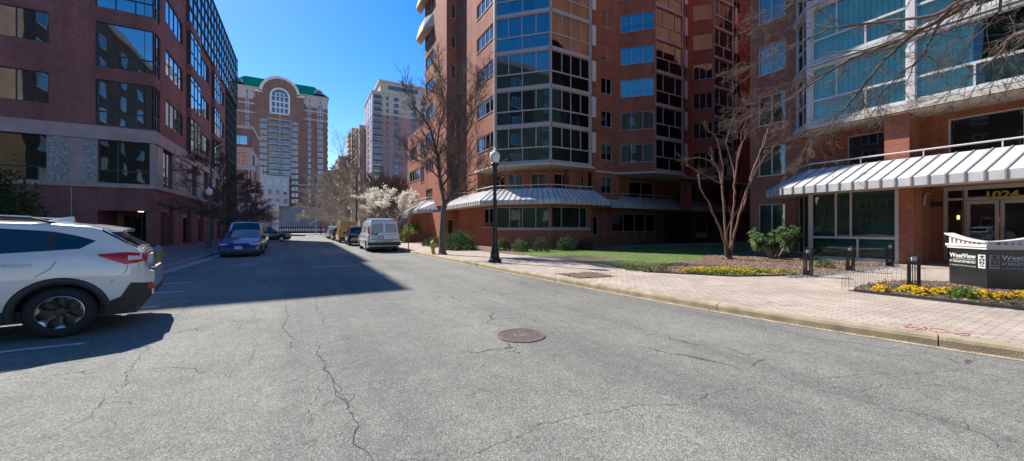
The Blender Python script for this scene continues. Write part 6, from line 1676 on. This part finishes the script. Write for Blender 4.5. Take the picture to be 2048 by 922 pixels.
# pansies at the sign
for i, (px, py, d, lb, r) in enumerate([(1822, 572, 7.55, 'large clump of yellow pansies under the lone bollard light', .20), (1885, 577, 7.35, 'clump of yellow pansies left of the dark sign', .19), (1762, 577, 7.7, 'small clump of yellow pansies at the left tip of the sign bed', .12), (1965, 587, 7.0, 'clump of yellow pansies below the corner of the sign', .13), (1998, 592, 6.85, 'small sparse clump of yellow pansies right of the sign corner', .09), (2044, 587, 6.9, 'yellow pansies at the right edge of the sign bed', .15), (1843, 580, 7.3, 'low clump of yellow pansies between the two large clumps', .11)]):
    c = at(px, py, d); rn = random.Random(90 + i); t = thing('pansy_clump', (c.x, c.y, .15), lb, 'flowers', 'yellow pansies in the sign bed'); f_ = MB(); l_ = MB()
    for k in range(int(260 * r / .15)):
        a = rn.uniform(0, 6.28); q = r * math.sqrt(rn.random()) * 1.25; p = Vector((c.x + math.cos(a) * q, c.y + math.sin(a) * q, .15 + .15 * (1 - (q / r / 1.3) ** 2) + rn.uniform(0, .03)))
        if k % 3: l_.leaf(p - Vector((0, 0, .04)), rn.uniform(.02, .035), rn.choice((0, 1)), rn)
        else:
            u = Vector((rn.gauss(-.6, .3), rn.gauss(-.3, .3), .7)).normalized(); o = u.orthogonal().normalized(); s_ = rn.uniform(.022, .034); f_.face([p + rot_about(o, u, j * 1.257) * s_ * (1 if j % 2 else .8) for j in range(5)])
    f_.build('flowers', 'petal', t); l_.build('leaves', ['leaf_mid', 'leaf_dark'], t)
c = at(1925, 596, 7.0); blob_bush('green_plant', c.x, c.y, .14, .17, .17, .24, 'leafy green plant without flowers at the kerb edge below the sign', cat='plant', seed=99, n=420, size=.03, mats=('leaf_bright', 'leaf_mid'), stems=3, group=None)
g = MB(); rn = random.Random(4); k = 0
while k < 1900:
    x = rn.uniform(10.4, 13); y = rn.uniform(-.8, 3.5)
    if not in_poly(BED2, x, y): continue
    if rn.random() < .4 * abs(x - 11): continue
    g.leaf(Vector((x, y, .17 + rn.random() * .07)), rn.uniform(.015, .03), rn.choice((0, 0, 1, 1, 2)), rn); k += 1
tag(g.build('bed_cover', ['petal_dark', 'leaf_dark', 'leaf_mid']), 'maroon and dark green low foliage between the pansies around the sign', 'ground cover', kind='stuff')
# thin scrub branches near the left building base
# ================================================================ STREET FURNITURE AND SIGN
def lamp_post(x, y, label, z=.13, mat='black_metal', h=4.5):
    t = thing('street_lamp', (x, y, z), label, 'street lamp', 'acorn street lamps'); b = MB()
    b.lathe([(.26, 0), (.26, .09), (.20, .13), (.17, .30), (.19, .34), (.16, .40), (.115, .62), (.12, .68), (.095, .74)], (x, y, z), 16); b.build('base', mat, t)
    p = MB(); rows = []; n = 20
    for zz, r in ((.72, .088), (2.0, .076), (h - .82, .060)):
        rows.append([(x + (r * (1 if j % 2 else .84)) * math.cos(2 * math.pi * j / n), y + (r * (1 if j % 2 else .84)) * math.sin(2 * math.pi * j / n), z + zz) for j in range(n)])
    p.grid(rows, 0, True, True); p.build('pole', mat, t)
    c = MB(); c.lathe([(.06, h - .84), (.10, h - .80), (.085, h - .74), (.075, h - .66), (.12, h - .58), (.155, h - .52), (.15, h - .46), (.0, h - .46)], (x, y, z), 16); c.build('collar', mat, t)
    g_ = MB(); g_.lathe([(.11, h - .46), (.165, h - .38), (.205, h - .26), (.215, h - .16), (.19, h - .07), (.12, h - .01), (.06, h + .02), (.045, h + .05), (.05, h + .075), (.02, h + .10), (.012, h + .15), (0, h + .16)], (x, y, z), 18); g_.build('globe', 'white_glow', t)
    return t
lamp_post(6.62, 13.25, 'tall black lamp post with acorn globe standing on the near right kerb', h=4.42)
c = at(418, 497, 26.0); lamp_post(c.x, c.y, 'grey lamp post with acorn globe at the left kerb beside the dark tree', mat=simple('grey_cast_metal', (.10, .10, .105), .5), h=4.15)
c = at(698, 470, 53); lamp_post(c.x, c.y, 'lamp post with acorn globe rising behind the yellow van on the right')
for px, d, lb in ((642, 96, 'small distant lamp at the street end, leftmost of the three'), (651, 104, 'small distant lamp at the street end, middle of the three'), (667, 100, 'small distant lamp at the street end, rightmost of the three')):
    c = at(px, 470, d); lamp_post(c.x, c.y, lb)
def hydrant(x, y, label, cap, body, z=.13, rz=0):
    t = thing('fire_hydrant', (x, y, z), label, 'fire hydrant', 'fire hydrants'); b = MB()
    b.lathe([(.15, 0), (.15, .03), (.10, .04), (.10, .30), (.125, .32), (.125, .36), (.105, .37), (.11, .50), (.14, .53), (.14, .56)], (x, y, z), 16); b.build('barrel', body, t)
    b = MB(); b.lathe([(.135, .56), (.125, .62), (.09, .68), (.04, .71), (.03, .75), (0, .75)], (x, y, z), 16); b.build('bonnet', cap, t)
    for a, r in ((0, .055), (math.pi, .055), (-math.pi / 2, .075)):
        b = MB(); d = Vector((math.cos(a + rz), math.sin(a + rz), 0)); c = Vector((x, y, z + .44)); b.tube([c + d * .08, c + d * .17, c + d * .171, c + d * .20], [r * .8, r * .8, r, r * .9], 12, cap=True); b.build('outlet_cap', body, t)
    return t
hy = simple('hydrant_yellow', (.48, .36, .07), .55, var=.2, scale=12); ht = simple('hydrant_teal', (.12, .30, .36), .5)
hydrant(-4.66, 18.0, 'yellow fire hydrant with teal bonnet behind the rear of the white crossover', ht, hy)
c = at(866, 508, 19.6); hydrant(c.x, c.y, 'pale yellow fire hydrant on the right kerb strip left of the bare tree', hy, hy)
# no parking post
c = at(817, 503, 21.7); t = thing('parking_sign', (c.x, c.y, .13), 'thin rusty sign post with a narrow red and white panel at the right kerb', 'sign')
b = MB(); b.tube([(c.x, c.y, .1), (c.x, c.y, 2.25)], .028, 6); b.build('post', simple('rusty_post', (.12, .07, .05), .8), t)
b = MB(); b.obox((c.x, c.y), (math.cos(R(55)), math.sin(R(55))), -.15, .15, -.045, -.03, 1.75, 2.2); b.build('panel', simple('faded_sign_red', (.42, .16, .13), .6), t)
c = at(648, 470, 92); t = thing('stop_sign', (c.x, c.y, .13), 'small red and white sign at the far street end above the parked cars', 'sign')
b = MB(); b.tube([(c.x, c.y, .1), (c.x, c.y, 3.2)], .04, 6); b.build('post', 'taupe_trim', t)
b = MB(); b.box(c.x - .6, c.x + .6, c.y - .06, c.y - .04, 2.0, 3.2); b.build('panel', simple('sign_red', (.45, .1, .1), .5), t)
# manholes
def manhole(x, y, r, label, mat, z=.004):
    t = thing('manhole_cover', (x, y, z), label, 'manhole cover', 'manhole covers'); b = MB()
    b.lathe([(r * 1.0, .0), (r * 1.0, .008), (r * .93, .009), (r * .925, .002), (r * .91, .002)], (x, y, z), 40, smooth=False); b.build('frame', mat, t)
    b = MB(); b.lathe([(r * .905, .001), (r * .90, .008), (r * .86, .008), (r * .855, .004), (.0, .004)], (x, y, z), 40, smooth=False)
    s_ = .034 if r < .4 else .05; n = int(r / s_)
    for i in range(-n, n + 1):
        for j in range(-n, n + 1):
            u, v = i * s_ + (s_ / 2 if j % 2 else 0), j * s_
            if .10 < math.hypot(u, v) < r * .82: b.box(x + u - s_ * .27, x + u + s_ * .27, y + v - s_ * .27, y + v + s_ * .27, z + .0045, z + .0085)
    b.lathe([(.09, .0045), (.088, .009), (.075, .009), (.073, .0045)], (x, y, z), 20)
    b.build('cover', mat, t)
    for sg in (-1, 1):
        b = MB(); b.lathe([(.025, .0048), (.0, .0050)], (x + sg * .05, y, z), 10); b.build('pick_hole', 'crack', t)
manhole(2.61, 4.41, .335, 'rusty round manhole cover in the sunlit road nearest the camera', simple('rusty_iron', (.17, .128, .112), .7, var=.3, scale=20, bump=.3))
c = at(490, 530, 15.05); manhole(c.x, c.y, .46, 'pale round manhole cover in the shaded road near the left kerb', simple('pale_iron', (.30, .30, .30), .6, var=.15))
c = at(757, 551, 11.7); manhole(c.x, c.y, .33, 'manhole cover at the edge of the building shadow in the middle of the road', simple('grey_iron', (.25, .25, .24), .6, var=.2))
# bollard lights
def bollard(x, y, label, h=.80):
    t = thing('bollard_light', (x, y, .14), label, 'bollard light', 'black bollard lights along the path'); z = .14; w = .072
    b = MB(); b.box(x - w - .02, x + w + .02, y - w - .02, y + w + .02, z - .01, z + .16)
    for sx_, sy_ in ((-1, -1), (1, -1), (1, 1), (-1, 1)): b.box(x + sx_ * w - .011, x + sx_ * w + .011, y + sy_ * w - .011, y + sy_ * w + .011, z + .16, z + h - .02)
    for sx_, sy_ in ((0, -1), (1, 0), (0, 1), (-1, 0)): b.box(x + sx_ * w - .007, x + sx_ * w + .007, y + sy_ * w - .007, y + sy_ * w + .007, z + .16, z + h - .17)
    b.box(x - w - .012, x + w + .012, y - w - .012, y + w + .012, z + h - .02, z + h); b.box(x - w - .011, x + w + .011, y - w - .011, y + w + .011, z + h - .185, z + h - .17)
    b.build('cage', 'black_metal', t); b = MB(); b.lathe([(0, h - .165), (.042, h - .165), (.042, h - .04), (0, h - .04)], (x, y, z), 12); b.build('lamp_glass', 'white_glow', t)
    b = MB(); b.lathe([(.11, -.012), (.11, .01), (0, .01)], (x, y, z), 14); b.build('footing', 'concrete', t)
bollard(12.4, 5.05, 'leftmost black bollard light at the corner of the mulch bed and gravel'); bollard(14.95, 4.97, 'second black bollard light from the left, in front of the glass front')
bollard(18.0, 4.9, 'black bollard light closest to the brick pier'); bollard(11.35, 2.72, 'black bollard light standing among the yellow pansies')
# wire hoop edging
def hoops(pts, label):
    t = thing('wire_edging', (pts[0][0], pts[0][1], .13), label, 'garden edging'); b = MB(); P = lerp_poly(pts, .11)
    for i in range(0, len(P) - 2, 1):
        a, c_ = Vector((*P[i], .13)), Vector((*P[i + 2], .13)); h = .33 if i % 2 else .27; row = [a + Vector((0, 0, 0))]
        for k in range(9):
            an = math.pi * k / 8; m_ = (a + c_) / 2; r_ = (c_ - a) / 2; row.append(m_ - r_ * math.cos(an) + Vector((0, 0, h - .08 + .08 * math.sin(an))))
        row.append(c_); b.tube(row, .0024, 4)
    tag(b.build('hoops', simple('dark_wire', (.03, .03, .03), .5, var=.1), t))
hoops([(10.35, 3.35), (10.42, 3.62), (11.2, 3.72), (12.3, 3.78), (13.4, 3.7), (14.2, 3.2)], 'dark wire hoop edging around the back of the sign bed')
b = MB(); ed = lerp_poly([(10.27, 3.35), (10.3, 2.0), (10.4, .6), (10.6, -1.3)], .3)
for a, c_ in zip(ed[:-1], ed[1:]):
    d, l = vec2(a, c_); b.obox(a, d, 0, l, -.035, .035, .12, .185)
tag(b.build('bed_edging', simple('black_edging', (.035, .04, .04), .5, var=.2)), 'low black plastic edging along the front of the sign bed', 'garden edging')
b = MB(); ed = lerp_poly([(9.42, 9.7), (9.27, 7.9), (10.48, 6.05), (12.25, 5.28)], .4)
for a, c_ in zip(ed[:-1], ed[1:]):
    d, l = vec2(a, c_); b.obox(a, d, 0, l, -.012, .012, .12, .165)
tag(b.build('bed_edging', 'bark_dark'), 'thin brown edging strip along the front of the big mulch bed', 'garden edging')
# monument sign: square block turned 45 degrees, letters on both front faces
sc_ = Vector((13.0, 2.0, 0)); k = .68; t = thing('monument_sign', (13.3, 2.4, .14), 'black corner sign with white lettering and a curved white slatted cap beside the entrance path', 'sign')
A2 = (13.0, 2.0); A1 = (13.0 + k, 2.0 + k); A3 = (13.0 + k, 2.0 - k); A4 = (13.0 + 2 * k, 2.0)
b = MB(); b.prism([A1, A2, A3, A4], .1, 1.02); sb = b.build('panel', simple('black_sign_panel', (.016, .019, .021), .25, var=.15), t); bv = sb.modifiers.new('b', 'BEVEL'); bv.width = .006
cx, cy = 13.0 + k, 2.0
def sc(f): return [(cx + (p[0] - cx) * f, cy + (p[1] - cy) * f) for p in (A1, A2, A3, A4)]
b = MB(); b.prism(sc(1.05), 1.02, 1.07); b.prism(sc(1.09), 1.07, 1.125); b.build('cornice', 'white_trim', t)
cap = MB(); sl = MB()
for P, Q in ((A2, A1), (A2, A3)):
    d, l = vec2(P, Q); n_ = 14; rows = []
    nx, ny = (-d[1], d[0]) if P == A2 and Q == A3 else (d[1], -d[0])
    for i in range(n_ + 1):
        s_ = -.03 + (l + .10) * i / n_; zz = 1.17 + .155 * (max(0, s_) / l) ** 1.9
        c0 = (P[0] + d[0] * s_, P[1] + d[1] * s_)
        rows.append([(c0[0] - nx * .05, c0[1] - ny * .05, zz), (c0[0] - nx * .05, c0[1] - ny * .05, zz + .028), (c0[0] + nx * .14, c0[1] + ny * .14, zz + .028), (c0[0] + nx * .14, c0[1] + ny * .14, zz)])
    cap.grid(rows, 0, False, True); cap.face(rows[0]); cap.face(rows[-1][::-1])
    for i in range(9):
        s_ = .02 + l * .95 * i / 8; zz = 1.17 + .155 * (s_ / l) ** 1.9
        q_ = [(P[0] + d[0] * (s_ + a) + nx * c_, P[1] + d[1] * (s_ + a) + ny * c_) for a, c_ in ((-.028, .0), (.028, .0), (.028, .10), (-.028, .10))]
        sl.prism(q_, 1.12, zz + .003)
cap.build('curved_cap', 'white_trim', t); sl.build('slat', 'white_trim', t)
M['sign_white'] = simple('sign_white', (.62, .62, .60), .5, var=.02)
M['sign_grey'] = simple('sign_grey_patch', (.33, .31, .30), .5, var=.2, scale=30)
def face_text(O, xd, left):
    xd = Vector((*xd, 0)).normalized(); nrm = xd.cross(Vector((0, 0, 1))); L_ = k * math.sqrt(2)
    def pt(s_, z, off=.006): return Vector((O[0], O[1], 0)) + xd * s_ + nrm * off + Vector((0, 0, z))
    x0 = .03 if left else .235
    put_text('lettering', 'WestView', pt(x0, .80), xd, (0, 0, 1), .14, 'sign_white', t, width=.68, bold=.003)
    put_text('lettering', 'AT BALLSTON METRO', pt(x0 + .0, .685), xd, (0, 0, 1), .075, 'sign_white', t, width=.67, bold=.001)
    put_text('lettering', 'CONDOMINIUMS', pt(x0 + .0, .60), xd, (0, 0, 1), .045, 'sign_white', t, width=.67, spacing=1.8)
    m_ = MB(); q_ = [pt(x0 + .08, .765), pt(x0 + .68, .765), pt(x0 + .68, .773), pt(x0 + .08, .773)]; m_.face(q_)
    px_ = L_ - .205 if left else .03
    q_ = [pt(px_, .60, .004), pt(px_ + .17, .60, .004), pt(px_ + .17, .90, .004), pt(px_, .90, .004)]; m_.face(q_, 0 if left else 1); m_.build('number_patch', ['sign_white', 'sign_grey'], t)
    M.setdefault('sign_dark', simple('sign_dark', (.03, .03, .03), .5))
    put_text('number', '1024', pt(px_ + .145, .615, .008), (0, 0, 1), -xd, .155, 'sign_dark', t, width=.27, bold=.003)
face_text(A1, (A2[0] - A1[0], A2[1] - A1[1]), True)
face_text(A2, (A3[0] - A2[0], A3[1] - A2[1]), False)

# orange canopy behind the work van
t = thing('orange_canopy', (7.6, 37.8, .13), 'orange tarpaulin canopy standing behind the white work van on the right walk', 'canopy')
b = MB(); x0_, x1_, y0_, y1_ = 6.95, 8.3, 37.0, 38.6
b.face([(x0_, y0_, 2.12), (x1_, y0_, 2.12), (x1_, y0_, 1.96), (x0_, y0_, 1.96)][::-1]); b.face([(x0_, y1_, 2.12), (x0_, y0_, 2.12), (x0_, y0_, 1.96), (x0_, y1_, 1.96)][::-1]); b.face([(x1_, y0_, 2.12), (x1_, y1_, 2.12), (x1_, y1_, 1.96), (x1_, y0_, 1.96)][::-1])
pk_ = ((x0_ + x1_) / 2, (y0_ + y1_) / 2, 2.42)
for p_, q_ in (((x0_, y0_), (x1_, y0_)), ((x1_, y0_), (x1_, y1_)), ((x1_, y1_), (x0_, y1_)), ((x0_, y1_), (x0_, y0_))): b.face([(*p_, 2.12), (*q_, 2.12), pk_])
b.build('tarpaulin', simple('orange_tarpaulin', (.62, .13, .035), .6), t)
for x, y in ((x0_, y0_), (x1_, y0_), (x0_, y1_), (x1_, y1_)): b = MB(); b.tube([(x, y, .1), (x, y, 2.1)], .025, 6); b.build('pole', 'black_metal', t)
# low brick planter wall by the forsythia
b = MB(); b.box(8.6, 10.4, 36.8, 37.1, .1, .95); tag(b.build('planter_wall', 'brick'), 'low brown brick planter wall below the yellow-green hedge', 'wall')
b = MB(); wall(b, (21.2, 22.8), (24.0, 22.8), .13, .75); 
# small plaque by the court door
t = thing('notice_board', (33.2, 22.6, .13), 'small pale notice board low beside the court door', 'sign'); b = MB(); b.box(33.1, 34.9, 22.7, 22.76, .55, 1.1); b.build('board', 'white_trim', t); b = MB(); b.box(33.9, 34.0, 22.72, 22.75, .1, .55); b.build('post', 'black_metal', t)
b = MB(); b.face([(20, 19.9, .142), (38, 18.6, .142), (38, 20.0, .142), (20, 20.7, .142)]); struct('court_path', b, 'concrete')
# small bare tree trained on the awning
# planter rocks at kerb end of lawn: dirt patch
b = MB(); b.face([(9.72, 15.5, .139), (9.75, 11.2, .139), (11.6, 11.0, .139), (12.6, 13.4, .139), (10.6, 15.2, .139)]); struct('worn_soil', b, simple('worn_soil_mat', (.14, .115, .085), .95, var=.4, scale=9))

# ================================================================ CAMERA, SUN, SKY
cam = bpy.data.cameras.new('camera'); co = bpy.data.objects.new('camera', cam); COL.objects.link(co)
co.location = (0, 0, CAMH); co.rotation_euler = (R(90), 0, -HEAD); cam.sensor_width = 36; cam.lens = 36 * 741 / 2048.0
cam.shift_y = -(461 - 457) / 2048.0; cam.clip_end = 3000; cam.clip_start = .05; scene.camera = co
EL = R(43.5); az = Vector((-.40, .9165, 0)).normalized(); sd = Vector((az.x * math.cos(EL), az.y * math.cos(EL), math.sin(EL)))
sl_ = bpy.data.lights.new('sun', 'SUN'); so2 = bpy.data.objects.new('sun', sl_); COL.objects.link(so2); sl_.energy = 5.0; sl_.angle = R(.5); sl_.color = (1, .955, .89)
so2.rotation_euler = sd.to_track_quat('Z', 'Y').to_euler(); so2.location = (0, 0, 60)
w = bpy.data.worlds.new('World'); scene.world = w; w.use_nodes = True; nt = w.node_tree; bg = nt.nodes['Background']
sk = nt.nodes.new('ShaderNodeTexSky'); sk.sky_type = 'NISHITA'; sk.sun_disc = False; sk.sun_elevation = EL; sk.sun_rotation = math.atan2(az.x, az.y)
sk.air_density = 1.0; sk.dust_density = .15; sk.ozone_density = 2.2; sk.altitude = 0
hs = nt.nodes.new('ShaderNodeHueSaturation'); hs.inputs['Saturation'].default_value = 1.45; nt.links.new(sk.outputs[0], hs.inputs['Color']); tm = nt.nodes.new('ShaderNodeMix'); tm.data_type = 'RGBA'; tm.blend_type = 'MULTIPLY'; tm.inputs[0].default_value = 1; tm.inputs[7].default_value = (1.06, .90, .97, 1); nt.links.new(hs.outputs[0], tm.inputs[6]); nt.links.new(tm.outputs[2], bg.inputs[0]); bg.inputs[1].default_value = .13
vs = scene.view_settings; vs.view_transform = 'Standard'; vs.look = 'None'; vs.exposure = .70; vs.gamma = 1; vs.use_curve_mapping = False
cy_ = scene.cycles; cy_.max_bounces = 6; cy_.diffuse_bounces = 4; cy_.glossy_bounces = 3; cy_.transparent_max_bounces = 10; cy_.caustics_reflective = False; cy_.caustics_refractive = False
for o in list(bpy.data.objects):
    if '_o' in o.keys(): del o['_o']
